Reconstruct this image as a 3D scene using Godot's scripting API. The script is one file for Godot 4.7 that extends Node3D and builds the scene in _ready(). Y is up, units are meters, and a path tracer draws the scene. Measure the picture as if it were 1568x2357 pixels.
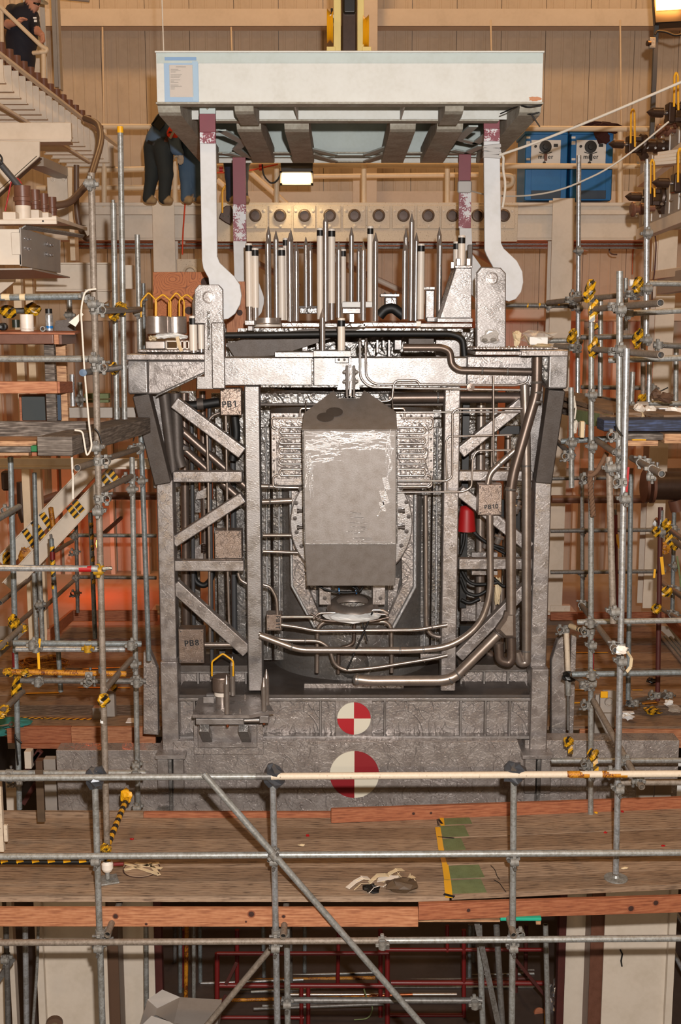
extends Node3D
# A tall steel machine in an assembly hall, seen over a plank deck. Metres; y up; the hall runs along -z from the viewer.
# at(px, py, d): the point whose image was measured at that place in the 1568 x 2357 photograph, d metres in front of the viewer.
const FOCAL:=2650.0
const EYE:=Vector3(0,7.23,0)
const PITCH:=-0.16232
const DECK:=3.0
var M:={}
var used:={}
var N:={}
func _ready()->void:
	look()
	lights()
	materials()
	room()
	walkway()
	wall_bits()
	fixture()
	machine()
	machine_pipes()
	machine_top()
	rods()
	deck()
	railing()
	scaffold_west()
	scaffold_east()
	lower_level()
	stairs()
	manifold()
	people()
	small_things()
func look()->void:
	var cam:=Camera3D.new()
	cam.name="camera"
	cam.position=EYE
	cam.rotation.x=PITCH
	cam.fov=rad_to_deg(2.0*atan(1178.5/FOCAL))
	cam.near=0.05
	cam.far=80.0
	add_child(cam)
	cam.current=true
	var w:=WorldEnvironment.new()
	w.name="environment"
	var e:=Environment.new()
	e.background_mode=Environment.BG_COLOR
	e.background_color=Color(0.05,0.05,0.06)
	e.tonemap_mode=Environment.TONE_MAPPER_LINEAR
	e.tonemap_exposure=1.0
	e.sdfgi_enabled=true
	e.ssao_enabled=true
	e.ssil_enabled=true
	w.environment=e
	add_child(w)
func lights()->void:
	var f:=SpotLight3D.new()
	f.name="flash_light"
	f.position=EYE+Vector3(0.16,0.42,-0.06)
	f.rotation.x=PITCH
	f.spot_angle=40.0
	f.spot_angle_attenuation=0.25
	f.spot_range=60.0
	f.spot_attenuation=2.0
	f.light_color=Color(1.0,0.975,0.955)
	f.light_energy=FLASH
	f.light_size=0.05
	f.shadow_enabled=true
	add_child(f)
	var fu:=thing("flash_unit","flash head on the viewer's camera","flash",f.position+Vector3(0,-0.05,0.08))
	part(fu,"head",geo().box(f.position+Vector3(0,0,0.1),Vector3(0.09,0.07,0.1)),mat("flash_body",Color(0.05,0.05,0.05),0.5))
	part(fu,"lamp_glass",geo().box(f.position+Vector3(0,0,0.045),Vector3(0.07,0.045,0.008)),mat("flash_glow",Color.WHITE,0.4,0.0,{"glow":Color(1.0,0.975,0.955),"power":2.0}))
	for spot in [[-4.5,-17.6],[0.0,-17.6],[4.5,-17.6],[-5.5,-10.0],[5.5,-10.0],[-5.0,-3.0],[5.0,-3.0]]:
		var a:=AreaLight3D.new()
		a.name="high_bay_light"
		a.area_size=Vector2(0.5,0.5)
		a.light_color=Color(1.0,0.79,0.54)
		a.light_energy=BAY if spot[1]<-15.0 else BAY*1.1
		a.area_range=40.0
		a.area_attenuation=2.0
		a.shadow_enabled=true
		a.rotation.x=-PI/2
		a.position=Vector3(spot[0],15.3,spot[1])
		add_child(a,true)
		var b:=Vector3(spot[0],15.32,spot[1])
		var hb:=thing("high_bay_lamp","warm round high bay lamp under the roof, %s, %s" % ["stair side" if spot[0]<0.0 else "middle" if spot[0]==0.0 else "welding side","over the walkway" if spot[1]<-15.0 else "over the machine" if spot[1]<-5.0 else "above the viewer"],"lamp",b,"high bay lamps")
		part(hb,"shade",geo().lathe(b,Vector3.UP,[[0.32,0.0],[0.3,0.1],[0.12,0.35],[0.1,0.6],[0.0,0.6]],20),mat("lamp_shade",Color(0.4,0.4,0.4),0.5))
		part(hb,"lamp_glass",geo().lathe(b,Vector3.UP,[[0.0,0.02],[0.29,0.021]],20),mat("bay_glow",Color(1,0.9,0.7),0.4,0.0,{"glow":Color(1.0,0.79,0.54),"power":4.0}))
	for x in [-5.0,0.0,5.0]:  # unseen fill lamps, added to brighten the undersides of the lifting frame
		var p:=Vector3(x,3.6,5.9)
		var o:=thing("added_fill_lamp","added white fill lamp low on the wall behind the viewer, "+("stair side" if x<0.0 else "middle" if x==0.0 else "welding side"),"lamp",p,"added fill lamps behind the viewer")
		part(o,"housing",geo().box(p,Vector3(2.4,0.3,0.1)),mat("fill_lamp_housing",Color(0.8,0.8,0.8),0.5))
		part(o,"tube",geo().box(p - Vector3(0,0,0.06),Vector3(2.3,0.2,0.02)),mat("fill_glow",Color(1,0.95,0.85),0.4,0.0,{"glow":Color(1.0,0.9,0.75),"power":3.0}))
		var s:=AreaLight3D.new()
		s.name="added_fill_light"
		s.area_size=Vector2(2.3,0.2)
		s.light_color=Color(1.0,0.9,0.76)
		s.light_energy=ADDED_FILL
		s.area_range=40.0
		s.area_attenuation=2.0
		s.shadow_enabled=true
		s.position=p - Vector3(0,0,0.1)
		add_child(s,true)
const ADDED_FILL:=10.0
const FLASH:=106.0
const BAY:=13.5
# ---------------------------------------------------------------- measuring
func at(px:float,py:float,d:float)->Vector3:
	var u:=(px - 784.0)/FOCAL
	var w:=(1178.5 - py)/FOCAL
	var z:=w*sin(PITCH) - cos(PITCH)
	var k:=d/-z
	return EYE+Vector3(u*k,(w*cos(PITCH)+sin(PITCH))*k,-d)
func ats(list:Array,d:float)->Array:
	var r:=[]
	for q in list:
		r.append(at(q[0],q[1],q[2] if q.size()>2 else d))
	return r
# ---------------------------------------------------------------- shapes
class Geo:
	var v:=PackedVector3Array()
	var n:=PackedVector3Array()
	var t:=PackedInt32Array()
	func face(p:Array,out:Vector3)->Geo:
		var nn:Vector3=Vector3.ZERO
		for k in range(1,p.size() - 1):
			nn+=(p[k] - p[0]).cross(p[k+1] - p[0])
		nn=nn.normalized()
		if nn.dot(out)<0.0:
			p=p.duplicate()
			p.reverse()
			nn=-nn
		var b:=v.size()
		for q in p:
			v.append(q)
			n.append(nn)
		for k in range(1,p.size() - 1):
			t.append_array([b,b+k+1,b+k])
		return self
	func box(c:Vector3,s:Vector3,m:=Basis(),ch:=0.004)->Geo:
		var h:=s/2.0
		ch=minf(ch,minf(h.x,minf(h.y,h.z))*0.45)
		var pt:=func(sg:Vector3,ax:int)->Vector3:
			var q:=Vector3(sg.x*(h.x - ch),sg.y*(h.y - ch),sg.z*(h.z - ch))
			q[ax]=sg[ax]*h[ax]
			return c+m*q
		for ax in 3:
			var a1:=(ax+1) % 3
			var a2:=(ax+2) % 3
			for sg in [-1.0,1.0]:
				var p:=[]
				for w in [[-1,-1],[1,-1],[1,1],[-1,1]]:
					var q:=Vector3.ZERO
					q[ax]=sg
					q[a1]=w[0]
					q[a2]=w[1]
					p.append(pt.call(q,ax))
				var o:=Vector3.ZERO
				o[ax]=sg
				face(p,m*o)
			if ch>0.0:
				for sa in [-1.0,1.0]:
					for sb in [-1.0,1.0]:
						var q1:=Vector3.ZERO
						q1[a1]=sa
						q1[a2]=sb
						var lo:=q1
						lo[ax]=-1
						var hi:=q1
						hi[ax]=1
						var n1:=Vector3.ZERO
						n1[a1]=sa
						var n2:=Vector3.ZERO
						n2[a2]=sb
						face([pt.call(lo,a1),pt.call(hi,a1),pt.call(hi,a2),pt.call(lo,a2)],m*q1)
						var e:=v.size() - 4
						for k in 4:
							n[e+k]=m*(n1 if v[e+k].is_equal_approx(pt.call(lo,a1)) or v[e+k].is_equal_approx(pt.call(hi,a1)) else n2)
		if ch>0.0:
			for sx in [-1.0,1.0]:
				for sy in [-1.0,1.0]:
					for sz in [-1.0,1.0]:
						var q:=Vector3(sx,sy,sz)
						face([pt.call(q,0),pt.call(q,1),pt.call(q,2)],m*q)
		return self
	func bar(a:Vector3,b:Vector3,w:float,h:float,up:=Vector3.UP,ch:=0.004)->Geo:
		var z:=(b - a).normalized()
		if absf(z.dot(up))>0.98:
			up=Vector3(0,0,1)
		var x:=up.cross(z).normalized()
		return box((a+b)/2.0,Vector3(w,h,a.distance_to(b)),Basis(x,z.cross(x),z),ch)
	func prism(p:Array,e:Vector3,ch:=0.0)->Geo:
		var nn:=Vector3.ZERO
		for k in p.size():
			nn+=(p[k] as Vector3).cross(p[(k+1) % p.size()])
		nn=nn.normalized()
		if nn.dot(e)>0.0:
			p=p.duplicate()
			p.reverse()
			nn=-nn
		var ax:Vector3=(p[1] - p[0]).normalized()
		var ay:Vector3=nn.cross(ax)
		var flat:=PackedVector2Array()
		for q in p:
			flat.append(Vector2((q - p[0]).dot(ax),(q - p[0]).dot(ay)))
		var count:=p.size()
		var front:=[]
		for k in count:
			var d0:=(flat[k] - flat[(k - 1+count) % count]).normalized()
			var d1:=(flat[(k+1) % count] - flat[k]).normalized()
			var n0:=Vector2(-d0.y,d0.x)
			var n1:=Vector2(-d1.y,d1.x)
			var mi:=(n0+n1)/maxf(1.0+n0.dot(n1),0.3)
			var q2:=flat[k]+mi*ch
			front.append(p[0]+ax*q2.x+ay*q2.y)
		var idx:=Geometry2D.triangulate_polygon(flat)
		for side in 2:
			var b:=v.size()
			for k in count:
				v.append(front[k] if side==0 else p[k]+e)
				n.append(nn if side==0 else -nn)
			for k in range(0,idx.size(),3):
				var tri:=[p[idx[k]],p[idx[k+1]],p[idx[k+2]]]
				var up:bool=(tri[1] - tri[0]).cross(tri[2] - tri[0]).dot(nn)>0.0
				if up==(side==0):
					t.append_array([b+idx[k],b+idx[k+2],b+idx[k+1]])
				else:
					t.append_array([b+idx[k],b+idx[k+1],b+idx[k+2]])
		var down:=e.normalized()*ch
		for k in count:
			var j:=(k+1) % count
			var o:Vector3=(p[j] - p[k]).cross(nn)
			face([p[k]+down,p[j]+down,p[j]+e,p[k]+e],o)
			if ch>0.0:
				face([front[k],front[j],p[j]+down,p[k]+down],o.normalized()+nn)
		return self
	func tube(path:Array,r:float,sides:=10,caps:=true,r2:=-1.0)->Geo:
		var cnt:=path.size()
		var tan0:Vector3=(path[1] - path[0]).normalized()
		var u:=tan0.cross(Vector3.UP if absf(tan0.y)<0.9 else Vector3.RIGHT).normalized()
		var b:=v.size()
		for k in cnt:
			var tg:Vector3
			if k==0:
				tg=path[1] - path[0]
			elif k==cnt - 1:
				tg=path[k] - path[k - 1]
			else:
				tg=(path[k+1] - path[k]).normalized()+(path[k] - path[k - 1]).normalized()
			tg=tg.normalized()
			u=(u - tg*u.dot(tg)).normalized()
			var w:=tg.cross(u)
			var rr:=r if r2<0.0 else lerpf(r,r2,float(k)/(cnt - 1))
			for s in sides:
				var a:=TAU*s/sides
				var o:=u*cos(a)+w*sin(a)
				v.append(path[k]+o*rr)
				n.append(o)
			if caps and (k==0 or k==cnt - 1):
				var rim:=[]
				for s in sides:
					rim.append(v[v.size() - sides+s])
				if k==0:
					var keep:=v.slice(b)
					face(rim,-tg)
					b=v.size()
					for s in sides:
						v.append(keep[s])
						n.append((keep[s] - path[0]).normalized())
				else:
					for q in cnt - 1:
						_ring(b+q*sides,sides)
					face(rim,tg)
					return self
		for q in cnt - 1:
			_ring(b+q*sides,sides)
		return self
	func _ring(b:int,sides:int)->void:
		for s in sides:
			var s2:=(s+1) % sides
			t.append_array([b+s,b+sides+s,b+s2,b+s2,b+sides+s,b+sides+s2])
	func lathe(base:Vector3,axis:Vector3,profile:Array,sides:=16,smooth:=false)->Geo:
		axis=axis.normalized()
		var u:=axis.cross(Vector3.UP if absf(axis.y)<0.9 else Vector3.RIGHT).normalized()
		var w:=axis.cross(u)
		for k in profile.size() - 1:
			var r0:float=profile[k][0]
			var h0:float=profile[k][1]
			var r1:float=profile[k+1][0]
			var h1:float=profile[k+1][1]
			var sl:=Vector2(h1 - h0,r0 - r1).normalized()
			var sl0:=sl
			var sl1:=sl
			if smooth:
				if k>0:
					sl0=(sl+Vector2(h0 - profile[k - 1][1],profile[k - 1][0] - r0).normalized()).normalized()
				if k<profile.size() - 2:
					sl1=(sl+Vector2(profile[k+2][1] - h1,r1 - profile[k+2][0]).normalized()).normalized()
			var b:=v.size()
			for s in sides+1:
				var a:=TAU*s/sides
				var o:=u*cos(a)+w*sin(a)
				v.append(base+axis*h0+o*r0)
				n.append((o*sl0.x+axis*sl0.y).normalized())
				v.append(base+axis*h1+o*r1)
				n.append((o*sl1.x+axis*sl1.y).normalized())
			for s in sides:
				var q:=b+s*2
				t.append_array([q,q+1,q+2,q+2,q+1,q+3])
		return self
	func lump(c:Vector3,s:Vector3,seed_:int,rough:=0.3,m:=Basis(),rings:=6,sides:=9)->Geo:
		var rng:=RandomNumberGenerator.new()
		rng.seed=seed_
		var pts:=[]
		for k in rings+1:
			var row:=[]
			for q in sides:
				var a:=PI*k/rings
				var o:=TAU*(q+0.5*(k % 2))/sides
				var f:=1.0 - rough+rng.randf()*rough*1.6
				row.append(c+m*(Vector3(sin(a)*cos(o),cos(a),sin(a)*sin(o))*s*0.5*f))
			if k==0 or k==rings:
				for q in sides:
					row[q]=row[0]
			pts.append(row)
		for k in rings:
			for q in sides:
				var q2:=(q+1) % sides
				var mid:Vector3=pts[k][q]+pts[k+1][q2] - 2.0*c
				if k>0:
					face([pts[k][q],pts[k][q2],pts[k+1][q]],mid)
				if k<rings - 1:
					face([pts[k][q2],pts[k+1][q2],pts[k+1][q]],mid)
		return self
	func strip(path:Array,side:Vector3,w:float,th:=0.002)->Geo:
		for k in path.size() - 1:
			var a:Vector3=path[k]
			var b:Vector3=path[k+1]
			var z:=(b - a).normalized()
			var x:=(side - z*side.dot(z)).normalized()
			box((a+b)/2.0,Vector3(w,th,a.distance_to(b)+th),Basis(x,z.cross(x),z),0.0)
		return self
	func join(o:Geo,x:=Transform3D())->Geo:
		var b:=v.size()
		for q in o.v:
			v.append(x*q)
		for q in o.n:
			n.append(x.basis*q)
		for q in o.t:
			t.append(b+q)
		return self
	func mesh(x:=Transform3D())->ArrayMesh:
		var a:=[]
		a.resize(Mesh.ARRAY_MAX)
		a[Mesh.ARRAY_VERTEX]=x*v
		a[Mesh.ARRAY_NORMAL]=Transform3D(x.basis,Vector3.ZERO)*n
		a[Mesh.ARRAY_INDEX]=t
		var r:=ArrayMesh.new()
		r.add_surface_from_arrays(Mesh.PRIMITIVE_TRIANGLES,a)
		return r
	func bounds()->AABB:
		var b:=AABB(v[0],Vector3.ZERO)
		for q in v:
			b=b.expand(q)
		return b
func geo()->Geo:
	return Geo.new()
# corners of a pipe run rounded to radius r
func bent(p:Array,r:float,seg:=5)->Array:
	var o:=[p[0]]
	for k in range(1,p.size() - 1):
		var a:Vector3=p[k - 1] - p[k]
		var b:Vector3=p[k+1] - p[k]
		var cut:=minf(r,minf(a.length(),b.length())*0.48)
		var s:Vector3=p[k]+a.normalized()*cut
		var e:Vector3=p[k]+b.normalized()*cut
		for q in seg+1:
			var f:=float(q)/seg
			o.append(s.lerp(p[k],f).lerp((p[k] as Vector3).lerp(e,f),f))
	o.append(p[-1])
	return o
# a box whose front face covers the measured rectangle at distance d, th deep
func pbox(g:Geo,x0:float,y0:float,x1:float,y1:float,d:float,th:float,ch:=0.004)->Geo:
	var my:=(y0+y1)/2.0
	var mx:=(x0+x1)/2.0
	var l:=at(x0,my,d).x
	var r:=at(x1,my,d).x
	var hi:=at(mx,y0,d).y
	var lo:=at(mx,y1,d).y
	return g.box(Vector3((l+r)/2,(hi+lo)/2,-d - th/2),Vector3(r - l,hi - lo,th),Basis(),ch)
func rect(x0:float,y0:float,x1:float,y1:float,d:float,th:float,ch:=0.004)->Geo:
	return pbox(geo(),x0,y0,x1,y1,d,th,ch)
# ---------------------------------------------------------------- things and parts
func numbered(called:String)->String:
	var k:int=used.get(called,0)
	used[called]=k+1
	return called if k==0 else "%s_%03d" % [called,k]
func tag(o:Node,label:String,category:String,group:="",kind:="")->Node:
	if label:
		o.set_meta("label",label)
	if category:
		o.set_meta("category",category)
	if group:
		o.set_meta("group",group)
	if kind:
		o.set_meta("kind",kind)
	return o
func thing(called:String,label:String,category:String,base:Vector3,group:="",turn:=Basis())->Node3D:
	var o:=Node3D.new()
	o.name=numbered(called)
	o.transform=Transform3D(turn,base)
	add_child(o)
	tag(o,label,category,group,"thing")
	return o
func part(owner_:Node3D,called:String,g:Geo,material:Material,label:="")->MeshInstance3D:
	var o:=MeshInstance3D.new()
	o.name=called
	o.mesh=g.mesh(owner_.global_transform.affine_inverse())
	o.material_override=material
	owner_.add_child(o,true)
	if label:
		o.set_meta("label",label)
	return o
func solo(called:String,label:String,category:String,g:Geo,material:Material,group:="",turn:=Basis())->MeshInstance3D:
	var b:=g.bounds()
	var o:=MeshInstance3D.new()
	o.name=numbered(called)
	o.transform=Transform3D(turn,b.position+Vector3(b.size.x/2,0,b.size.z/2))
	o.mesh=g.mesh(o.transform.affine_inverse())
	o.material_override=material
	add_child(o)
	tag(o,label,category,group,"thing")
	return o
func struct(called:String,g:Geo,material:Material)->MeshInstance3D:
	var o:=solo(called,"","",g,material)
	o.set_meta("kind","structure")
	return o
# a shared mesh placed as a part
func piece(owner_:Node3D,called:String,mesh:Mesh,material:Material,x:Transform3D)->MeshInstance3D:
	var o:=MeshInstance3D.new()
	o.name=called
	o.mesh=mesh
	o.material_override=material
	o.transform=owner_.global_transform.affine_inverse()*x
	owner_.add_child(o,true)
	return o
func words(owner_:Node3D,called:String,text:String,height:float,where:Vector3,material:Material,face:=Basis(),serif:=false)->void:
	var f:=SystemFont.new()
	f.font_weight=700
	f.font_names=PackedStringArray(["Droid Serif" if serif else "Droid Sans"])
	var tm:=TextMesh.new()
	tm.text=text
	tm.font=f
	tm.font_size=24
	tm.pixel_size=height/18.0
	tm.depth=0.002
	piece(owner_,called,tm,material,Transform3D(face,where))
# ---------------------------------------------------------------- materials
func noise(seed_:int,freq:float,oct:=3,size:=512,kind:=FastNoiseLite.TYPE_SIMPLEX_SMOOTH)->PackedByteArray:
	var f:=FastNoiseLite.new()
	f.seed=seed_
	f.frequency=freq
	f.noise_type=kind
	f.fractal_octaves=oct
	var im:=f.get_seamless_image(size,size)
	im.convert(Image.FORMAT_L8)
	return im.get_data()
func texture(w:int,h:int,data:PackedByteArray,grey:=false)->ImageTexture:
	var im:=Image.create_from_data(w,h,false,Image.FORMAT_L8 if grey else Image.FORMAT_RGB8,data)
	im.generate_mipmaps()
	return ImageTexture.create_from_image(im)
func bumps(data:PackedByteArray,size:int,strength:float)->ImageTexture:
	var im:=Image.create_from_data(size,size,false,Image.FORMAT_L8,data)
	im.convert(Image.FORMAT_RGBA8)
	im.bump_map_to_normal_map(strength)
	return ImageTexture.create_from_image(im)
# colour between stops [[value, Color], ...] for every byte of a
func ramp(a:PackedByteArray,stops:Array)->PackedByteArray:
	var lut:=PackedByteArray()
	for k in 256:
		var x:=k/255.0
		var c:Color=stops[-1][1]
		for q in stops.size() - 1:
			if x<=stops[q+1][0]:
				c=(stops[q][1] as Color).lerp(stops[q+1][1],clampf((x - stops[q][0])/(stops[q+1][0] - stops[q][0]),0,1))
				break
		lut.append_array([int(c.r8),int(c.g8),int(c.b8)])
	var o:=PackedByteArray()
	o.resize(a.size()*3)
	for k in a.size():
		var b:=a[k]*3
		o[k*3]=lut[b]
		o[k*3+1]=lut[b+1]
		o[k*3+2]=lut[b+2]
	return o
# a mixed with b (share s of b), both seamless; the second read sx, sy times as dense
func blend(a:PackedByteArray,b:PackedByteArray,s:float,sx:=1,sy:=1,size:=512)->PackedByteArray:
	var o:=PackedByteArray()
	o.resize(size*size)
	for y in size:
		var row:=((y*sy) % size)*size
		for x in size:
			o[y*size+x]=int(a[y*size+x]*(1.0 - s)+b[row+(x*sx) % size]*s)
	return o
func stretch(a:PackedByteArray,sx:int,sy:int,size:=512)->PackedByteArray:
	return blend(a,a,1.0,sx,sy,size)
func mat(key:String,color:Color,rough:float,metal:=0.0,opt:={})->StandardMaterial3D:
	var m:=StandardMaterial3D.new()
	m.resource_name=key
	m.albedo_color=color
	m.roughness=rough
	m.metallic=metal
	m.uv1_triplanar=true
	var s:float=opt.get("scale",1.0)
	m.uv1_scale=Vector3(s,s,s)
	m.uv1_offset=opt.get("offset",Vector3(0.37,0.21,0.55))
	if opt.has("color"):
		m.albedo_texture=opt.color
	if opt.has("rough"):
		m.roughness_texture=opt.rough
		m.roughness_texture_channel=BaseMaterial3D.TEXTURE_CHANNEL_RED
	if opt.has("metal"):
		m.metallic_texture=opt.metal
		m.metallic_texture_channel=BaseMaterial3D.TEXTURE_CHANNEL_RED
	if opt.has("normal"):
		m.normal_enabled=true
		m.normal_texture=opt.normal
		m.normal_scale=opt.get("depth",1.0)
	if opt.has("glow"):
		m.emission_enabled=true
		m.emission=opt.glow
		m.emission_energy_multiplier=opt.get("power",1.0)
	M[key]=m
	return m
func grey(k:float)->Color:
	return Color(k,k,k)
func materials()->void:
	var cloud:=noise(3,0.008,4)
	var fine:=noise(5,0.06,4)
	var cells:=noise(7,0.035,2,512,FastNoiseLite.TYPE_CELLULAR)
	var rng:=RandomNumberGenerator.new()
	rng.seed=11
	var strokes:=PackedByteArray()
	strokes.resize(512*512)
	strokes.fill(128)
	for k in 520:
		var c:=Vector2(rng.randf()*512,rng.randf()*512)
		var r:=rng.randf_range(25,130)
		var a0:=rng.randf()*TAU
		var span:=rng.randf_range(0.3,1.1)
		var tone:=rng.randi_range(-46,46)
		var wide:=rng.randi_range(2,7)
		for q in int(r*span*1.3):
			var a:=a0+q/(r*1.3)
			for w in wide:
				var p:=c+Vector2(cos(a),sin(a))*(r+w)
				var i:=posmod(int(p.y),512)*512+posmod(int(p.x),512)
				strokes[i]=clampi(strokes[i]+(tone if w % 2 else -tone)/(1+w/3),0,255)
	var swirl:=blend(strokes,fine,0.18)
	var swirl_normal:=bumps(swirl,512,5.0)
	var swirl_rough:=texture(512,512,ramp(blend(swirl,cloud,0.6),[[0.0,grey(0.4)],[0.42,grey(0.55)],[0.55,grey(0.8)],[1.0,grey(1.0)]]))
	var steel_patch:=texture(512,512,ramp(blend(blend(cloud,stretch(fine,6,1),0.5),swirl,0.35),[[0.0,Color(0.74,0.71,0.69)],[0.5,Color(0.90,0.885,0.875)],[1.0,grey(1.0)]]))
	var mill:=texture(512,512,ramp(blend(cloud,fine,0.4),[[0.0,Color(0.80,0.76,0.72)],[0.5,Color(0.92,0.905,0.89)],[1.0,grey(1.0)]]))
	var drawn:=bumps(blend(stretch(fine,1,6),swirl,0.3),512,2.0)
	mat("steel_bright",Color(0.62,0.61,0.605),0.52,0.6,{"scale":0.9,"color":steel_patch,"normal":drawn,"depth":0.35,"rough":swirl_rough})
	mat("steel",Color(0.67,0.65,0.64),0.48,0.55,{"scale":1.3,"color":steel_patch,"normal":swirl_normal,"depth":0.5,"rough":swirl_rough,"offset":Vector3(0.7,0.4,0.1)})
	mat("steel_dull",Color(0.69,0.665,0.65),0.46,0.45,{"scale":1.0,"color":steel_patch,"normal":swirl_normal,"depth":1.5,"rough":swirl_rough,"offset":Vector3(0.1,0.6,0.3)})
	mat("steel_dark",Color(0.54,0.535,0.53),0.42,0.6,{"scale":0.8,"color":mill,"normal":swirl_normal,"depth":1.2,"rough":swirl_rough})
	mat("steel_scale",Color(0.38,0.355,0.34),0.55,0.5,{"scale":1.4,"color":mill,"normal":drawn,"depth":0.4})
	mat("steel_hood",Color(0.55,0.53,0.515),0.48,0.3,{"scale":1.7,"color":mill,"normal":drawn,"depth":0.4})
	mat("pipe",Color(0.66,0.62,0.59),0.36,0.75,{"scale":1.5,"color":mill})
	mat("pipe_dark",Color(0.47,0.42,0.39),0.38,0.7,{"scale":1.2,"color":mill})
	mat("tubing",Color(0.76,0.73,0.71),0.3,0.75,{"scale":2.0,"color":mill})
	mat("rod",Color(0.74,0.725,0.715),0.28,0.8,{"scale":1.0,"color":mill})
	mat("weld",Color(0.78,0.78,0.78),0.35,0.85,{"scale":4.0,"normal":bumps(fine,512,8.0)})
	mat("box_steel",Color(0.60,0.545,0.51),0.38,0.75,{"scale":2.2,"color":mill,"normal":swirl_normal,"depth":0.9})
	var zinc:=texture(512,512,ramp(blend(cells,blend(cloud,fine,0.5),0.6),[[0.0,Color(0.50,0.46,0.42)],[0.35,Color(0.74,0.73,0.71)],[0.6,Color(0.90,0.91,0.92)],[1.0,grey(1.0)]]))
	mat("zinc",Color(0.68,0.68,0.665),0.42,0.4,{"scale":2.3,"color":zinc})
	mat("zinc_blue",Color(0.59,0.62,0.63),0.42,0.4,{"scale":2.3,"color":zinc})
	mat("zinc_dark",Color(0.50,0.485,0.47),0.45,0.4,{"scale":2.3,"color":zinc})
	mat("zinc_bright",Color(0.84,0.85,0.86),0.32,0.65,{"scale":2.3,"color":zinc})
	mat("zinc_brown",Color(0.60,0.545,0.49),0.55,0.2,{"scale":2.3,"color":zinc})
	mat("coupler",Color(0.60,0.585,0.56),0.6,0.25,{"scale":4.0,"color":zinc})
	mat("coupler_yellow",Color(0.80,0.60,0.10),0.5,0.0,{"scale":4.0,"color":zinc})
	var worn:=texture(512,512,ramp(blend(cloud,fine,0.35),[[0.0,Color(0.92,0.91,0.89)],[0.5,Color(0.975,0.97,0.965)],[1.0,grey(1.0)]]))
	var chipped:=texture(512,512,ramp(blend(fine,cells,0.3),[[0.0,Color(0.30,0.24,0.19)],[0.17,Color(0.36,0.30,0.25)],[0.22,Color(0.93,0.92,0.90)],[1.0,grey(1.0)]]))
	mat("cream",Color(0.83,0.785,0.725),0.5,0.0,{"scale":0.5,"color":worn})
	mat("cream_chipped",Color(0.82,0.76,0.68),0.55,0.0,{"scale":1.4,"color":chipped})
	mat("cream_rail",Color(0.84,0.76,0.65),0.45,0.0,{"scale":1.0,"color":worn})
	mat("wall_tan",Color(0.72,0.655,0.58),0.6,0.0,{"scale":0.3,"color":worn})
	mat("wall_base",Color(0.64,0.60,0.56),0.7,0.0,{"scale":0.3,"color":worn})
	mat("girt",Color(0.79,0.73,0.66),0.6,0.0,{"scale":0.4,"color":worn})
	mat("fixture_white",Color(0.80,0.81,0.795),0.55,0.0,{"scale":0.6,"color":worn})
	mat("fixture_green",Color(0.70,0.75,0.745),0.55,0.0,{"scale":0.6,"color":worn})
	mat("fixture_dusty",Color(0.74,0.74,0.71),0.75,0.0,{"scale":0.8,"color":texture(512,512,ramp(blend(cloud,fine,0.5),[[0.0,Color(0.66,0.62,0.56)],[1.0,grey(1.0)]]))})
	mat("arm_white",Color(0.80,0.81,0.82),0.5,0.0,{"scale":0.5,"color":worn})
	mat("arm_maroon",Color(0.47,0.185,0.235),0.5,0.0,{"scale":0.8,"color":worn})
	mat("arm_spray",Color.WHITE,0.5,0.0,{"scale":1.4,"color":texture(512,512,ramp(blend(cloud,fine,0.4),[[0.0,Color(0.47,0.185,0.235)],[0.46,Color(0.50,0.21,0.26)],[0.56,Color(0.80,0.80,0.81)],[1.0,Color(0.80,0.81,0.82)]]))})
	mat("beam_grey",Color(0.62,0.59,0.56),0.5,0.1,{"scale":0.8,"color":worn})
	mat("floor_grey",Color(0.27,0.235,0.225),0.5,0.0,{"scale":0.4,"color":mill})
	mat("ceiling_grey",Color(0.5,0.48,0.45),0.8,0.0)
	mat("blue",Color(0.05,0.39,0.64),0.4,0.0,{"scale":0.8,"color":worn})
	mat("blue_dark",Color(0.12,0.20,0.28),0.5)
	mat("panel_white",Color(0.80,0.80,0.79),0.45)
	mat("black",Color(0.03,0.03,0.032),0.45)
	mat("rubber",Color(0.055,0.053,0.05),0.55)
	mat("ink",Color(0.03,0.03,0.05),0.6)
	mat("pvc",Color(0.86,0.82,0.77),0.4)
	mat("white",Color(0.88,0.88,0.87),0.55)
	mat("rope",Color(0.82,0.79,0.74),0.85,0.0,{"scale":9.0,"color":worn})
	mat("jute",Color(0.45,0.34,0.26),0.9,0.0,{"scale":9.0,"color":mill})
	mat("red",Color(0.62,0.06,0.07),0.5)
	mat("red_paint",Color(0.42,0.10,0.10),0.4,0.0,{"scale":1.0,"color":worn})
	mat("red_rust",Color(0.30,0.12,0.10),0.6,0.0,{"scale":1.0,"color":mill})
	mat("target_red",Color(0.66,0.05,0.11),0.5)
	mat("target_deep",Color(0.53,0.07,0.11),0.5)
	mat("target_white",Color(0.84,0.82,0.75),0.5)
	mat("brown_pvc",Color(0.44,0.295,0.235),0.4,0.0,{"scale":2.0,"color":mill})
	mat("hose_brown",Color(0.36,0.27,0.21),0.45)
	mat("hose_grey",Color(0.25,0.25,0.255),0.5)
	mat("valve_brown",Color(0.26,0.19,0.15),0.4,0.35,{"scale":3.0,"color":mill})
	mat("yellow",Color(0.86,0.63,0.07),0.4)
	mat("yellow_worn",Color(0.74,0.52,0.12),0.55,0.0,{"scale":2.0,"color":texture(512,512,ramp(blend(cloud,fine,0.5),[[0.0,Color(0.35,0.22,0.15)],[0.42,Color(0.55,0.40,0.28)],[0.5,Color(0.95,0.9,0.85)],[1.0,grey(1.0)]]))})
	mat("masking",Color(0.82,0.74,0.60),0.7)
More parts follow.
